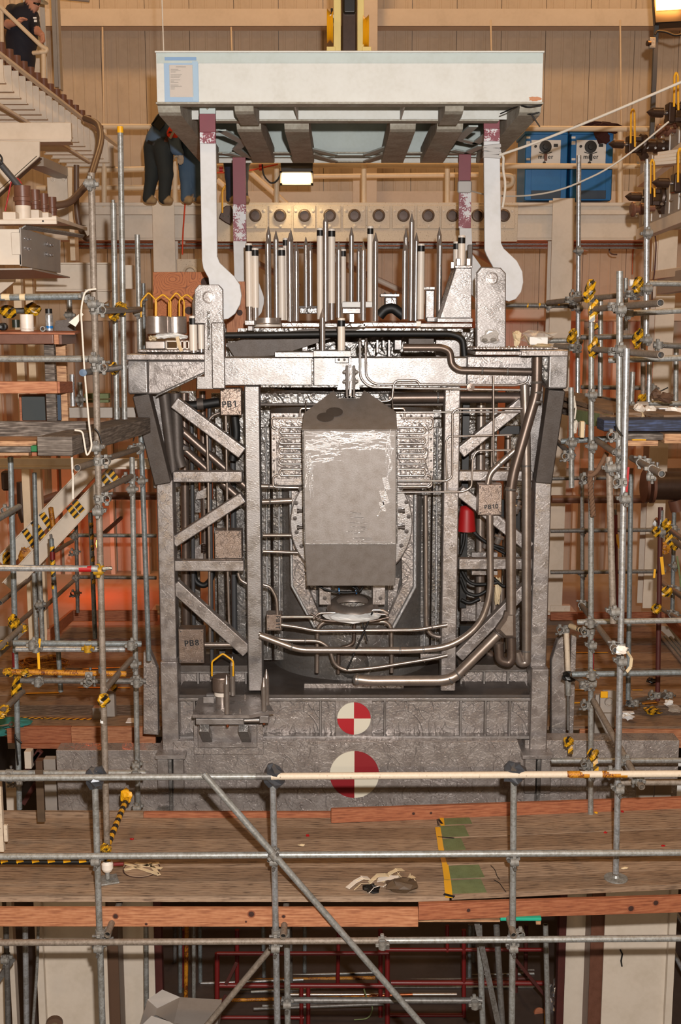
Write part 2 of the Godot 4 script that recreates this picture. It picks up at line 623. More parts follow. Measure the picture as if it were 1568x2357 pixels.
	mat("duct_tape",Color(0.30,0.31,0.33),0.28,0.4)
	mat("brown_paper",Color(0.30,0.235,0.17),0.55)
	mat("teal",Color(0.10,0.62,0.50),0.6)
	mat("teal_cloth",Color(0.16,0.44,0.42),0.8)
	mat("green_paint",Color(0.44,0.49,0.33),0.7,0.0,{"scale":2.0,"color":mill})
	mat("orange",Color(0.80,0.26,0.10),0.6)
	mat("chrome",Color(0.85,0.85,0.86),0.15,0.95)
	mat("copper",Color(0.62,0.35,0.22),0.35,0.8)
	mat("lamp_face",Color(1,0.95,0.85),0.4,0.0,{"glow":Color(1.0,0.90,0.70),"power":6.0})
	mat("lamp_orange",Color(1,0.8,0.5),0.4,0.0,{"glow":Color(1.0,0.66,0.28),"power":9.0})
	mat("lamp_dark",Color(0.10,0.075,0.055),0.5,0.2)
	var bars:=PackedByteArray()
	for y in 64:
		for x in 64:
			var on:=posmod(x+y,64)<32
			bars.append_array([214,160,22] if on else [20,18,17])
	mat("caution",Color.WHITE,0.4,0.0,{"scale":13.0,"color":texture(64,64,bars)})
	var grain:=blend(stretch(fine,1,1),stretch(noise(21,0.012,4),1,10),0.65)
	for y in 512:
		var acc:=float(grain[y*512])
		for x in 1024:
			var i:=y*512+x % 512
			acc=lerpf(acc,grain[i],0.10)
			if x>=512:
				grain[i]=int(clampf(128+(acc - 128)*1.7,0,255))
	var grain_bumps:=bumps(grain,512,3.0)
	mat("deck_wood",Color(0.97,0.96,0.95),0.75,0.0,{"scale":0.8,"normal":grain_bumps,"depth":0.5,"color":texture(512,512,ramp(blend(grain,cloud,0.3),[[0.0,Color(0.27,0.215,0.18)],[0.28,Color(0.46,0.38,0.31)],[0.42,Color(0.58,0.49,0.405)],[1.0,Color(0.67,0.58,0.49)]]))})
	mat("deck_wood_dark",Color(0.86,0.83,0.80),0.75,0.0,{"scale":0.8,"normal":grain_bumps,"depth":0.5,"color":M.deck_wood.albedo_texture,"offset":Vector3(0.1,0.8,0.2)})
	mat("fir",Color(0.95,0.95,0.95),0.65,0.0,{"scale":0.9,"color":texture(512,512,ramp(grain,[[0.0,Color(0.54,0.33,0.22)],[0.4,Color(0.67,0.435,0.295)],[0.6,Color(0.71,0.48,0.335)],[1.0,Color(0.77,0.56,0.41)]]))})
	mat("fir_red",Color(0.84,0.76,0.73),0.65,0.0,{"scale":0.9,"color":M.fir.albedo_texture,"offset":Vector3(0.6,0.1,0.9)})
	mat("fir_pale",Color(1,1,1),0.7,0.0,{"scale":0.9,"color":texture(512,512,ramp(grain,[[0.0,Color(0.42,0.28,0.19)],[0.5,Color(0.66,0.50,0.36)],[1.0,Color(0.78,0.63,0.48)]]))})
	mat("grey_wood",Color(0.95,0.95,0.95),0.8,0.0,{"scale":0.9,"normal":grain_bumps,"depth":0.6,"color":texture(512,512,ramp(grain,[[0.0,Color(0.22,0.19,0.17)],[0.45,Color(0.36,0.32,0.285)],[0.62,Color(0.46,0.42,0.385)],[1.0,Color(0.64,0.60,0.56)]]))})
	mat("blue_wood",Color(0.42,0.55,0.85),0.7,0.0,{"scale":0.9,"color":M.grey_wood.albedo_texture,"offset":Vector3(0.3,0.9,0.4)})
	mat("knot",Color(0.20,0.10,0.065),0.7)
	mat("knot_ring",Color(0.50,0.28,0.18),0.7)
	var slow:=noise(33,0.006,2)
	var ply:=PackedByteArray()
	ply.resize(512*512)
	for k in ply.size():
		var q:=fmod(slow[k]/255.0*14.0,1.0)
		ply[k]=int(clampf(q*210+fine[k]*0.18,0,255))
	mat("plywood",Color(0.95,0.95,0.95),0.65,0.0,{"scale":0.9,"color":texture(512,512,ramp(ply,[[0.0,Color(0.40,0.20,0.10)],[0.3,Color(0.66,0.38,0.20)],[1.0,Color(0.76,0.47,0.27)]]))})
	var weave:=texture(512,512,ramp(blend(cloud,fine,0.6),[[0.0,grey(0.6)],[1.0,grey(1.0)]]))
	mat("denim_dark",Color(0.115,0.13,0.14),0.9,0.0,{"scale":3.0,"color":weave})
	mat("denim_blue",Color(0.20,0.29,0.38),0.9,0.0,{"scale":3.0,"color":weave})
	mat("shirt_blue",Color(0.24,0.34,0.44),0.9,0.0,{"scale":3.0,"color":weave})
	mat("shirt_navy",Color(0.045,0.05,0.075),0.9,0.0,{"scale":3.0,"color":weave})
	mat("vest",Color(0.86,0.22,0.09),0.7)
	mat("skin",Color(0.76,0.50,0.40),0.55)
	mat("glove",Color(0.50,0.45,0.40),0.9,0.0,{"scale":6.0,"color":weave})
	mat("hat",Color(0.86,0.80,0.66),0.35)
	mat("maroon_cloth",Color(0.24,0.075,0.065),0.9,0.0,{"scale":5.0,"color":weave})
	var film:=StandardMaterial3D.new()
	film.resource_name="clear_film"
	film.transparency=BaseMaterial3D.TRANSPARENCY_ALPHA
	film.albedo_color=Color(0.9,0.88,0.84,0.22)
	film.roughness=0.12
	film.cull_mode=BaseMaterial3D.CULL_DISABLED
	M.film=film
# ---------------------------------------------------------------- the hall
const WALL:=19.5
func room()->void:
	struct("floor",geo().box(Vector3(0,-0.15,-7),Vector3(19,0.3,27),Basis(),0.0),M.floor_grey)
	struct("ceiling",geo().box(Vector3(0,16.15,-7),Vector3(19,0.3,27),Basis(),0.0),M.ceiling_grey)
	struct("wall_front",geo().box(Vector3(0,8,6.15),Vector3(19,16.6,0.3),Basis(),0.0),M.wall_base)
	for s in [-1,1]:
		struct("wall_"+("west" if s<0 else "east"),geo().box(Vector3(9.15*s,8,-7),Vector3(0.3,16.6,27),Basis(),0.0),M.wall_tan)
	var wall:=struct("wall_back",geo().box(Vector3(0,8,-WALL - 0.25),Vector3(19,16.6,0.3),Basis(),0.0),M.wall_base)
	var w:=0.716
	var sheet:=geo()
	var prof:=[[-w/2+0.004,0.0]]
	for k in 4:
		var cx:=-w/2+w*(k+0.5)/4
		prof.append_array([[cx - 0.022,0.0],[cx - 0.014,0.006],[cx+0.014,0.006],[cx+0.022,0.0]])
	prof.append([w/2 - 0.004,0.0])
	for k in prof.size() - 1:
		var a:=Vector3(prof[k][0],0,prof[k][1])
		var b:=Vector3(prof[k+1][0],0,prof[k+1][1])
		var up:=Vector3(0,16,0)
		sheet.face([a,b,b+up,a+up],Vector3(a.z - b.z,0,absf(b.x - a.x)))
	for s in [-1,1]:
		var e:=Vector3(s*(w/2 - 0.004),0,0)
		sheet.face([e,e+Vector3(0,16,0),e+Vector3(0,16,-0.06),e+Vector3(0,0,-0.06)],Vector3(s,0,0))
	var m:=sheet.mesh()
	for k in 25:
		var x:=3.30 - w/2+(k - 16)*w
		piece(wall,"siding_panel",m,M.wall_tan,Transform3D(Basis(),Vector3(x,0,-WALL)))
	for g in [[-40,20,1600,60,0.3],[180,440,1600,468,0.22],[150,712,1600,740,0.22],[100,1056,1600,1078,0.22],[100,1330,1600,1350,0.2]]:
		var o:=pbox(geo(),g[0],g[1],g[2],g[3],WALL - g[4],0.02,0.003)
		var yb:=at(784,g[3],WALL - g[4]).y
		var x0:=at(g[0],744,WALL).x
		var x1:=at(g[2],744,WALL).x
		o.box(Vector3((x0+x1)/2,yb+0.008,-WALL+g[4]/2),Vector3(x1 - x0,0.016,g[4]),Basis(),0.002)
		struct("trim_girt",o,M.girt)
	for c in [[812,866,18.9],[-30,-5,18.9],[1618,1668,18.9]]:
		var x0:=at(c[0],744,c[2]).x
		var x1:=at(c[1],744,c[2]).x
		var o:=geo().box(Vector3((x0+x1)/2,8,-c[2] - 0.01),Vector3(x1 - x0,16,0.02),Basis(),0.003)
		o.box(Vector3((x0+x1)/2,8,-c[2] - 0.25),Vector3(0.02,16,0.48),Basis(),0.003)
		struct("pillar_wall",o,M.girt)
	for c in [[-6,16],[118,130],[140,178],[248,258],[318,338],[1322,1334],[1402,1416],[1462,1480],[1500,1506]]:
		struct("trim_stud",rect(c[0],740,c[1],1420,19.2,0.14,0.004),M.girt)
	struct("floor_upper",geo().box(Vector3(0,2.86,-17.65),Vector3(18,0.3,3.7),Basis(),0.01),M.wall_base)
func column(called:String,label:String,x0:float,x1:float,d:float,yt:float,yb:float,deep:=0.3)->Node3D:
	var l:=at(x0,744,d).x
	var r:=at(x1,744,d).x
	var hi:=at(784,yt,d).y
	var lo:=at(784,yb,d).y
	var o:=thing(called,label,"column",Vector3((l+r)/2,lo,-d - deep/2))
	var c:=Vector3((l+r)/2,(hi+lo)/2,-d)
	var h:=hi - lo
	part(o,"flange",geo().box(c+Vector3(0,0,-0.008),Vector3(r - l,h,0.016),Basis(),0.003),M.cream)
	part(o,"flange",geo().box(c+Vector3(0,0,-deep),Vector3(r - l,h,0.016),Basis(),0.003),M.cream)
	part(o,"web",geo().box(c+Vector3(0,0,-deep/2),Vector3(0.012,h,deep - 0.02),Basis(),0.0),M.cream)
	return o
func walkway()->void:
	var d:=16.0
	for c in [["column","cream steel column behind plywood board, carrying the raised walkway",357,407],["column","cream steel column beside blue welding machines, carrying the raised walkway",1265,1315]]:
		var o:=column(c[0],c[1],c[2],c[3],d - 0.12,456 if c[2]>900 else 462,1412)
		var b:=at((c[2]+c[3])/2.0,1412,d - 0.12)
		part(o,"base_plate",geo().box(b+Vector3(0,0.02,-0.15),Vector3(0.42,0.04,0.5),Basis(),0.004),M.cream)
		part(o,"splice_plate",pbox(geo(),c[2]+2,1394,c[3] - 2,1410,d - 0.14,0.02),M.cream)
		for q in [0.25,0.75]:
			part(o,"bolt",geo().lathe(at(lerpf(c[2],c[3],q),1402,d - 0.14),Vector3(0,0,1),[[0.02,0],[0.02,0.015],[0.0,0.016]],6),M.cream)
	var base:=at(840,556,d)
	var w:=thing("walkway","raised cream steel walkway crossing the hall behind the machine","walkway",base)
	var run:=[100.0,1500.0]
	part(w,"top_flange",pbox(geo(),run[0],466,run[1],474,d - 0.05,0.3),M.cream)
	part(w,"edge_channel",pbox(geo(),run[0],474,run[1],494,d,0.05),M.cream)
	part(w,"web",pbox(geo(),run[0],494,run[1],548,d+0.1,0.02),M.cream)
	part(w,"bottom_flange",pbox(geo(),run[0],548,run[1],553,d - 0.02,0.3),M.cream)
	var y:=at(784,466,d).y
	part(w,"deck_plate",geo().box(Vector3(at(800,744,d).x,y - 0.03,-d - 1.0),Vector3(8.45,0.04,1.7),Basis(),0.003),M.cream)
	for k in 6:
		part(w,"conduit",geo().tube([at(180,558+k*2.6,d+0.25+0.12*(k % 3)),at(1480,558+k*2.6,d+0.25+0.12*(k % 3))],0.011,6),M.zinc if k % 3 else M.copper)
	for k in 4:
		var x:float=[420,560,1100,1290][k]
		part(w,"bracket",geo().bar(at(x,556,d+0.2),at(x+60,572,d+1.2),0.06,0.08),M.cream)
	for q in [[520,565,690,660],[690,560,930,672],[1080,570,1190,640]]:
		part(w,"brace",geo().tube([at(q[0],q[1],d+1.4),at(q[2],q[3],d+1.4)],0.045,8),M.cream)
	var xs:=[588,645,701,759,816,872,929,986,1042,1100,1160]
	var box:=thing("port_housing","long cream chipped housing with eleven round cable ports under the walkway rail","housing",at(850,556,d - 0.1))
	part(box,"back_box",pbox(geo(),500,466,1192,556,d - 0.14,0.14),M.cream_chipped)
	for x in xs:
		var p:=part(box,"port_plate",pbox(geo(),x - 25.5,473,x+25.5,526,d - 0.165,0.02,0.005),M.cream_chipped)
		var c:=at(x,496,d - 0.165)
		part(p,"port_ring",geo().lathe(c,Vector3(0,0,1),[[0.085,0.0],[0.085,0.02],[0.074,0.04],[0.058,0.045],[0.055,0.0]],18),M.pipe_dark)
		part(p,"port_bore",geo().lathe(c,Vector3(0,0,1),[[0.056,0.018],[0.0,0.019]],14),M.valve_brown)
		for b in [[-20,-11],[20,-11],[1,24]]:
			part(p,"bolt",geo().lathe(at(x+b[0],496+b[1],d - 0.165),Vector3(0,0,1),[[0.022,0],[0.022,0.008],[0.012,0.014],[0,0.015]],8),M.cream)
	var rail:=func(label:String,pts:Array,dd:float)->void:
		solo("handrail",label,"handrail",geo().tube(bent(ats(pts,dd),0.12),0.036,10),M.cream_rail)
	rail.call("cream top handrail running behind the lifting frame above the walkway",[[178,291],[1500,297],[1508,300]],d+0.0)
	rail.call("cream middle handrail of the walkway, passing in front of the welding machines",[[182,393],[640,380],[1478,383]],d+0.06)
	rail.call("cream lower handrail along the walkway left of the yellow hooked clamp",[[85,433],[500,431]],d+0.06)
	rail.call("cream far handrail bent down at its end beside the braided rope",[[640,407],[1150,402],[1182,405],[1180,425],[1160,430]],d+1.5)
	var n:=0
	var where:=["at the stair head","by the bent-over worker","beside the floodlight","below the lifting frame's middle","behind the maroon strap arm","beside the wrapped white strap arm","at the end of the blue welding machines"]
	for p in [[240,291,478],[403,372,468],[637,380,468],[838,380,468],[1030,382,468],[1108,382,468],[1428,296,478]]:
		solo("rail_post","cream tubular walkway rail post "+where[n],"rail post",geo().tube([at(p[0],p[1],d+0.03),at(p[0],p[2],d+0.03)],0.036,10),M.cream_rail)
		n+=1
	solo("rail_brace","cream sloping tube brace beside the floodlight under the walkway rail","brace",geo().tube([at(575,395,d+0.9),at(660,470,d+0.9)],0.04,8).tube([at(500,415,d+0.9),at(545,452,d+0.9)],0.04,8),M.cream_rail)
	var fl:=thing("floodlight","dark hooded floodlight glowing below the lifting frame on the walkway rail","floodlight",at(684,425,d - 0.35))
	part(fl,"hood",geo().prism(ats([[646,374],[720,374],[718,398],[648,398]],d - 0.4),Vector3(0,0,-0.25),0.004),M.lamp_dark)
	var fr:=geo()
	for r in [[644,394,650,426],[715,394,721,426],[644,421,721,426],[644,394,721,398]]:
		pbox(fr,r[0],r[1],r[2],r[3],d - 0.42,0.1,0.003)
	part(fl,"frame",fr,M.lamp_dark)
	part(fl,"body",pbox(geo(),648,397,717,424,d - 0.33,0.15),M.lamp_dark)
	part(fl,"lamp_glass",pbox(geo(),650,398,715,421,d - 0.36,0.02),M.lamp_face)
	part(fl,"mounting_arm",geo().bar(at(684,385,d - 0.2),at(684,381,d+0.06),0.05,0.05),M.lamp_dark)
	part(fl,"cable",geo().tube(bent(ats([[604,378],[606,405],[625,424],[640,415],[648,395]],d - 0.2),0.2),0.012,6),M.rubber)
	var a:=AreaLight3D.new()
	a.name="floodlight_light"
	a.area_size=Vector2(0.38,0.13)
	a.light_color=Color(1.0,0.88,0.66)
	a.light_energy=3.0
	a.area_range=40.0
	a.area_attenuation=2.0
	a.shadow_enabled=true
	a.position=at(682,409,d - 0.45)
	a.rotation.x=-0.3
	add_child(a)
	welders(d)
func welders(d:float)->void:
	var n:=0
	for x0 in [1209,1313]:
		var dd:=d+0.55
		var x1:float=x0+98
		var o:=thing("welding_machine",["blue welding power source nearer the lifting frame, on the walkway","blue welding power source with a dark red cloth thrown over its top"][n],"welding machine",at((x0+x1)/2,463,dd+0.3),"blue welding machines on the walkway")
		part(o,"cabinet",pbox(geo(),x0,303,x1,462,dd,0.75,0.02),M.blue)
		part(o,"top_cap",pbox(geo(),x0 - 1,301,x1+1,309,dd - 0.02,0.78,0.01),M.blue)
		part(o,"front_panel",pbox(geo(),x0+14,322,x0+82,378,dd - 0.012,0.012,0.003),M.panel_white)
		part(o,"lower_door",pbox(geo(),x0+14,386,x0+82,440,dd - 0.01,0.012,0.004),M.blue)
		part(o,"base_grille",pbox(geo(),x0+14,438,x0+82,458,dd - 0.012,0.014,0.003),M.blue_dark)
		var c:=at(x0+47,338,dd - 0.012)
		part(o,"dial",geo().lathe(c,Vector3(0,0,1),[[0.085,0],[0.085,0.006],[0.04,0.008],[0.036,0.03],[0.0,0.031]],20),M.black)
		part(o,"slot",pbox(geo(),x0+44,354,x0+51,370,dd - 0.018,0.01),M.brown_pvc if n==0 else M.black)
		part(o,"switch",pbox(geo(),x0+66,331,x0+76,338,dd - 0.018,0.01),M.black)
		part(o,"knob",geo().lathe(at(x0+24,337,dd - 0.012),Vector3(0,0,1),[[0.02,0],[0.018,0.02],[0,0.021]],10),M.black)
		part(o,"knob",geo().lathe(at(x0+44,375,dd - 0.012),Vector3(0,0,1),[[0.022,0],[0.02,0.02],[0,0.021]],10),M.black)
		part(o,"dial_scale",geo().tube(bent(ats([[x0+32,350],[x0+47,355],[x0+62,350]],dd - 0.014),0.1),0.005,5),M.black)
		for q in [[3,314],[3,325],[3,364]]:
			part(o,"sticker",pbox(geo(),x0+q[0],q[1],x0+q[0]+9,q[1]+(8 if q[1]==325 else 5),dd - 0.004,0.004,0.0),M.panel_white)
		words(o,"lettering","miller",0.055,at(x0+47,361,dd - 0.014),M.ink)
		part(o,"lifting_eye",geo().tube(bent(ats([[x0+50,301],[x0+50,296],[x0+58,296],[x0+58,301]],dd+0.3),0.03),0.01,6),M.zinc)
		n+=1
	solo("work_jacket","dark red work jacket sprawled over the second blue welding machine","jacket",geo().lump(at(1370,296,d+0.75),Vector3(0.8,0.16,0.5),4,0.25).lump(at(1384,308,d+0.5),Vector3(0.22,0.34,0.1),8,0.2,Basis(Vector3(0,0,1),0.6)).lump(at(1402,294,d+0.5),Vector3(0.4,0.14,0.12),9,0.2,Basis(Vector3(0,0,1),-0.2)).lump(at(1325,300,d+0.6),Vector3(0.24,0.12,0.2),6,0.3),M.maroon_cloth)
func wall_bits()->void:
	var n:=0
	var txt:=["left of the lifting frame","above the lifting frame","above the frame's far corner","behind the welding machines"]
	for q in [[236,62,292],[532,62,150],[1130,46,200],[1428,46,292]]:
		solo("sag_rod","thin cream sag rod on the wall "+txt[n].replace("left of","beside the stairs and"),"rod",geo().tube([at(q[0],q[1],19.15),at(q[0]+3,q[2],19.15)],0.014,6),M.cream_rail,"thin wall rods")
		n+=1
	solo("hanging_line","thin pale cord hanging from above to the lifting frame's paper corner","cord",geo().tube([at(371,-60,11.0),at(377,122,11.0)],0.006,5),M.rope)
	var spots:=[[228,1252,"orange glowing bulkhead lamp on the far wall, behind the tall weathered standard"],[1287,862,"orange glowing bulkhead lamp on the far wall, behind the far corner box"]]
	for s in spots:
		var p:=at(s[0],s[1],17.6)
		var o:=thing("bulkhead_lamp",s[2],"lamp",p+Vector3(0,-0.1,0))
		part(o,"bulb",geo().lathe(p+Vector3(0,-0.09,0),Vector3.UP,[[0.0,0],[0.04,0.03],[0.05,0.09],[0.04,0.15],[0.0,0.18]],12,true),M.lamp_orange)
		part(o,"bracket",geo().bar(p+Vector3(0,0.1,0),p+Vector3(0,0.1,-1.85),0.05,0.05),M.lamp_dark)
		var l:=OmniLight3D.new()
		l.name="bulkhead_lamp_light"
		l.position=p
		l.light_color=Color(1.0,0.30,0.07)
		l.light_energy=1.1 if s[0]<500 else 1.0
		l.light_size=0.05
		l.omni_range=40.0
		l.omni_attenuation=2.0
		l.shadow_enabled=true
		add_child(l,true)
	var d:=13.5
	var w:=thing("work_lamp","bright orange-lit halogen work lamp at the upper corner on a slotted post","work lamp",at(1502,330,d+0.1))
	part(w,"housing",geo().prism(ats([[1502,-45],[1580,-50],[1580,50],[1508,54]],d),Vector3(0.05,0,-0.25),0.01),M.lamp_dark)
	part(w,"lamp_glass",geo().prism(ats([[1508,-40],[1578,-44],[1578,20],[1512,24]],d - 0.02),Vector3(0,0,-0.02)),M.lamp_orange)
	part(w,"post",pbox(geo(),1502,50,1512,330,d+0.1,0.05),M.hose_grey)
	part(w,"yoke",geo().bar(at(1507,58,d+0.1),at(1530,46,d+0.1),0.03,0.03),M.zinc_dark)
	part(w,"switch_box",pbox(geo(),1496,86,1510,110,d+0.04,0.06),M.zinc)
	part(w,"switch_knob",geo().lathe(at(1497,100,d+0.06),Vector3(-1,0,0.3),[[0.03,0],[0.03,0.04],[0,0.041]],10),M.valve_brown)
	part(w,"cable",geo().tube(bent(ats([[1508,80],[1512,71],[1535,73],[1555,83],[1590,72]],d+0.05),0.3),0.014,6),M.rubber)
	var a:=AreaLight3D.new()
	a.name="work_lamp_light"
	a.area_size=Vector2(0.33,0.3)
	a.light_color=Color(1.0,0.66,0.32)
	a.light_energy=3.5
	a.area_range=40.0
	a.area_attenuation=2.0
	a.shadow_enabled=true
	a.position=at(1543,-10,d - 0.06)
	a.rotation=Vector3(-0.25,-0.1,0)
	add_child(a)
# ---------------------------------------------------------------- the lifting frame and its four strap arms
func fixture()->void:
	var d:=10.0
	var top:=at(784,120,d).y
	var low:=at(784,238,d).y
	var x0:=at(360,180,d).x
	var x1:=at(1250,180,d).x
	var far:=13.6
	var o:=thing("lifting_spreader","large white painted steel lifting frame hung over the machine","lifting frame",Vector3((x0+x1)/2,low,-(d+far)/2))
	var cx:=(x0+x1)/2
	var w:=x1 - x0
	var hh:=top - low
	part(o,"front_web",geo().box(Vector3(cx,(top+low)/2,-d - 0.012),Vector3(w - 0.01,hh,0.02),Basis(),0.0),M.fixture_white)
	part(o,"top_edge_paint",geo().box(Vector3(cx,top - 0.045,-d+0.001),Vector3(w - 0.012,0.085,0.008),Basis(),0.001),M.fixture_green)
	part(o,"top_flange",geo().box(Vector3(cx,top,-d - 0.06),Vector3(w+0.012,0.016,0.16),Basis(),0.004),M.fixture_white)
	part(o,"bottom_flange",geo().box(Vector3(cx,low,-d - 0.05),Vector3(w+0.015,0.016,0.15),Basis(),0.004),M.fixture_dusty)
	part(o,"deck_plate",geo().box(Vector3(cx,top - 0.02,-(d+far)/2),Vector3(w - 0.02,0.02,far - d - 0.1),Basis(),0.0),M.fixture_green)
	part(o,"inner_web",geo().box(Vector3(cx,(top+low)/2,-d - 3.25),Vector3(w - 0.04,hh - 0.03,0.02),Basis(),0.0),M.fixture_green)
	part(o,"rear_web",geo().box(Vector3(cx,(top+low)/2,-far),Vector3(w - 0.01,hh,0.02),Basis(),0.0),M.fixture_white)
	for s in [x0,x1]:
		part(o,"side_web",geo().box(Vector3(s+(0.012 if s<0 else -0.012),(top+low)/2,-(d+far)/2),Vector3(0.02,hh,far - d),Basis(),0.0),M.fixture_white)
	var ch:=func(xa:float,xb:float,za:float,zb:float,drop:=0.0)->Geo:
		var g:=geo()
		var b:=low - drop
		var prof:=[Vector2(za,low+0.02),Vector2(za+0.01,b+0.05),Vector2(za+0.04,b+0.015),Vector2(za+0.1,b),Vector2(zb - 0.1,b),Vector2(zb,b+0.02),Vector2(zb,low+0.11),Vector2(za,low+0.11)]
		var pts:=[]
		for q in prof:
			pts.append(Vector3(xa,q.y,-q.x))
		return g.prism(pts,Vector3(xb - xa,0,0))
	for q in [[360,412,0.06,3.2,0.07],[538,582,0.06,0.8,0.06],[1027,1070,0.06,0.8,0.06],[1200,1250,0.06,3.2,0.07]]:
		part(o,"channel",ch.call(at(q[0],242,d).x,at(q[1],242,d).x,d+q[2],d+q[3],q[4]),M.fixture_dusty)
	for q in [[545,601],[655,711],[898,957],[1006,1066]]:
		part(o,"channel",ch.call(at(q[0],282,d+1.0).x,at(q[1],282,d+1.0).x,d+0.97,d+3.2,0.06),M.fixture_dusty)
	part(o,"cross_flange",geo().box(Vector3(cx,low+0.0,-d - 0.86),Vector3(w - 0.5,0.016,0.13),Basis(),0.003),M.fixture_dusty)
	part(o,"cross_web",geo().box(Vector3(cx,(top+low)/2,-d - 0.86),Vector3(w - 0.04,hh - 0.03,0.014),Basis(),0.0),M.fixture_white)
	for q in [676,932]:
		part(o,"stiffener",geo().prism([Vector3(at(q,244,d).x,low,-d - 0.1),Vector3(at(q,244,d).x,low+0.14,-d - 0.1),Vector3(at(q,244,d).x,low+0.14,-d - 0.8),Vector3(at(q,244,d).x,low,-d - 0.8)],Vector3(0.012,0,0)),M.fixture_white)
	var rim:=func(pts:Array)->Geo:
		var g:=geo()
		for k in pts.size() - 1:
			var a:=at(pts[k][0],pts[k][1],1.0) - EYE
			var b:=at(pts[k+1][0],pts[k+1][1],1.0) - EYE
			var pa:=EYE+a*((low - EYE.y)/a.y)
			var pb:=EYE+b*((low - EYE.y)/b.y)
			g.bar(pa,pb,0.09,0.016,Vector3.UP,0.002)
		return g
	part(o,"opening_rim",rim.call([[712,342],[772,357],[842,357],[900,336]]),M.fixture_green)
	part(o,"opening_rim",rim.call([[715,355],[772,373],[842,373],[897,352]]),M.fixture_dusty)
	part(o,"opening_rim",rim.call([[470,306],[510,300],[560,328],[545,343],[575,366],[520,352]]),M.fixture_green)
	part(o,"opening_rim",rim.call([[1090,290],[1056,320],[1095,330],[1135,300]]),M.fixture_green)
	part(o,"opening_rim",rim.call([[1040,345],[1075,352],[1110,335]]),M.fixture_green)
	part(o,"cross_flange",geo().box(Vector3(cx,low+0.02,-d - 3.0),Vector3(w - 0.4,0.016,0.12),Basis(),0.003),M.fixture_dusty)
	part(o,"rust_stain",geo().lump(at(1232,228,d - 0.001),Vector3(0.10,0.035,0.006),5,0.5),mat("rust_stain",Color(0.72,0.50,0.36),0.7),"small rust stain")
	solo("lashing_wire","thin black wire looped round the lifting frame's far corner","wire",geo().tube(bent(ats([[1200,243,10.05],[1215,247,10.0],[1245,243,10.0],[1248,238,10.0]],d),0.05),0.007,5).tube(bent(ats([[1196,258,10.2],[1225,264,10.1],[1242,258,10.1]],d),0.05),0.007,5).tube(ats([[1224,264,10.1],[1243,292,10.1]],d),0.006,5).tube(ats([[1152,262,10.25],[1202,240,10.05]],d),0.006,5),M.rubber)
	var doc:=thing("document_sleeve","paper notice in a blue-edged plastic sleeve taped to the lifting frame","document",at(415,232,d - 0.02))
	part(doc,"sleeve",pbox(geo(),378,131,457,235,d - 0.004,0.004,0.001),mat("sleeve_blue",Color(0.60,0.70,0.80),0.25))
	part(doc,"paper",pbox(geo(),391,150,444,223,d - 0.007,0.003,0.0),mat("paper",Color(0.80,0.76,0.74),0.3))
	part(doc,"zip_strip",pbox(geo(),379,131,452,139,d - 0.008,0.004,0.002),mat("sleeve_zip",Color(0.50,0.62,0.76),0.25))
	part(doc,"tape",pbox(geo(),443,141,456,232,d - 0.008,0.003,0.001),mat("sleeve_tape",Color(0.62,0.72,0.80),0.3))
	var rng:=RandomNumberGenerator.new()
	rng.seed=5
	var print_:=geo()
	pbox(print_,405,153,428,155,d - 0.0085,0.001,0.0)
	for k in 16:
		if k in [3,7,11]:
			continue
		pbox(print_,393,159+k*3.0,393+rng.randf_range(6,26),160.3+k*3.0,d - 0.0085,0.001,0.0)
	part(doc,"print",print_,mat("print_grey",Color(0.35,0.33,0.34),0.6))
	part(doc,"film",pbox(geo(),390,149,445,224,d - 0.0105,0.001,0.0),M.film)
	strap_arms(d)
	hook(d)
func hook(d:float)->void:
	var dd:=11.8
	var o:=thing("crane_block","yellow crane block plates holding a dark greasy bar above the lifting frame","crane block",at(803,118,dd))
	part(o,"shackle_bar",pbox(geo(),786,-60,822,122,dd,0.14,0.02),M.valve_brown)
	part(o,"link",pbox(geo(),790,-60,820,30,dd - 0.06,0.08,0.02),M.black)
	for s in [[768,785],[823,838]]:
		part(o,"side_plate",pbox(geo(),s[0],-60,s[1],120,dd+0.02,0.1,0.004),mat("crane_yellow",Color(0.84,0.76,0.48),0.5))
	part(o,"foot_block",pbox(geo(),752,107,772,119,dd - 0.02,0.2),M.crane_yellow)
	part(o,"foot_block",pbox(geo(),834,107,855,119,dd - 0.02,0.2),M.crane_yellow)
	for s in [[760,60,7.0],[842,74,6.0]]:
		part(o,"sheave",geo().lathe(at(s[0],s[1],dd+0.1),Vector3(1,0,0),[[0.16,-0.03],[0.13,0.0],[0.16,0.03],[0.0,0.031]],18),M.yellow)
	part(o,"switch_bottle",geo().lathe(at(764,52,dd),Vector3.UP,[[0.018,0],[0.02,0.07],[0.01,0.09],[0.012,0.13],[0.0,0.135]],10),M.black)
	part(o,"switch_cap",geo().lathe(at(764,42,dd),Vector3.UP,[[0.021,0],[0.021,0.03],[0.0,0.031]],10),M.white)
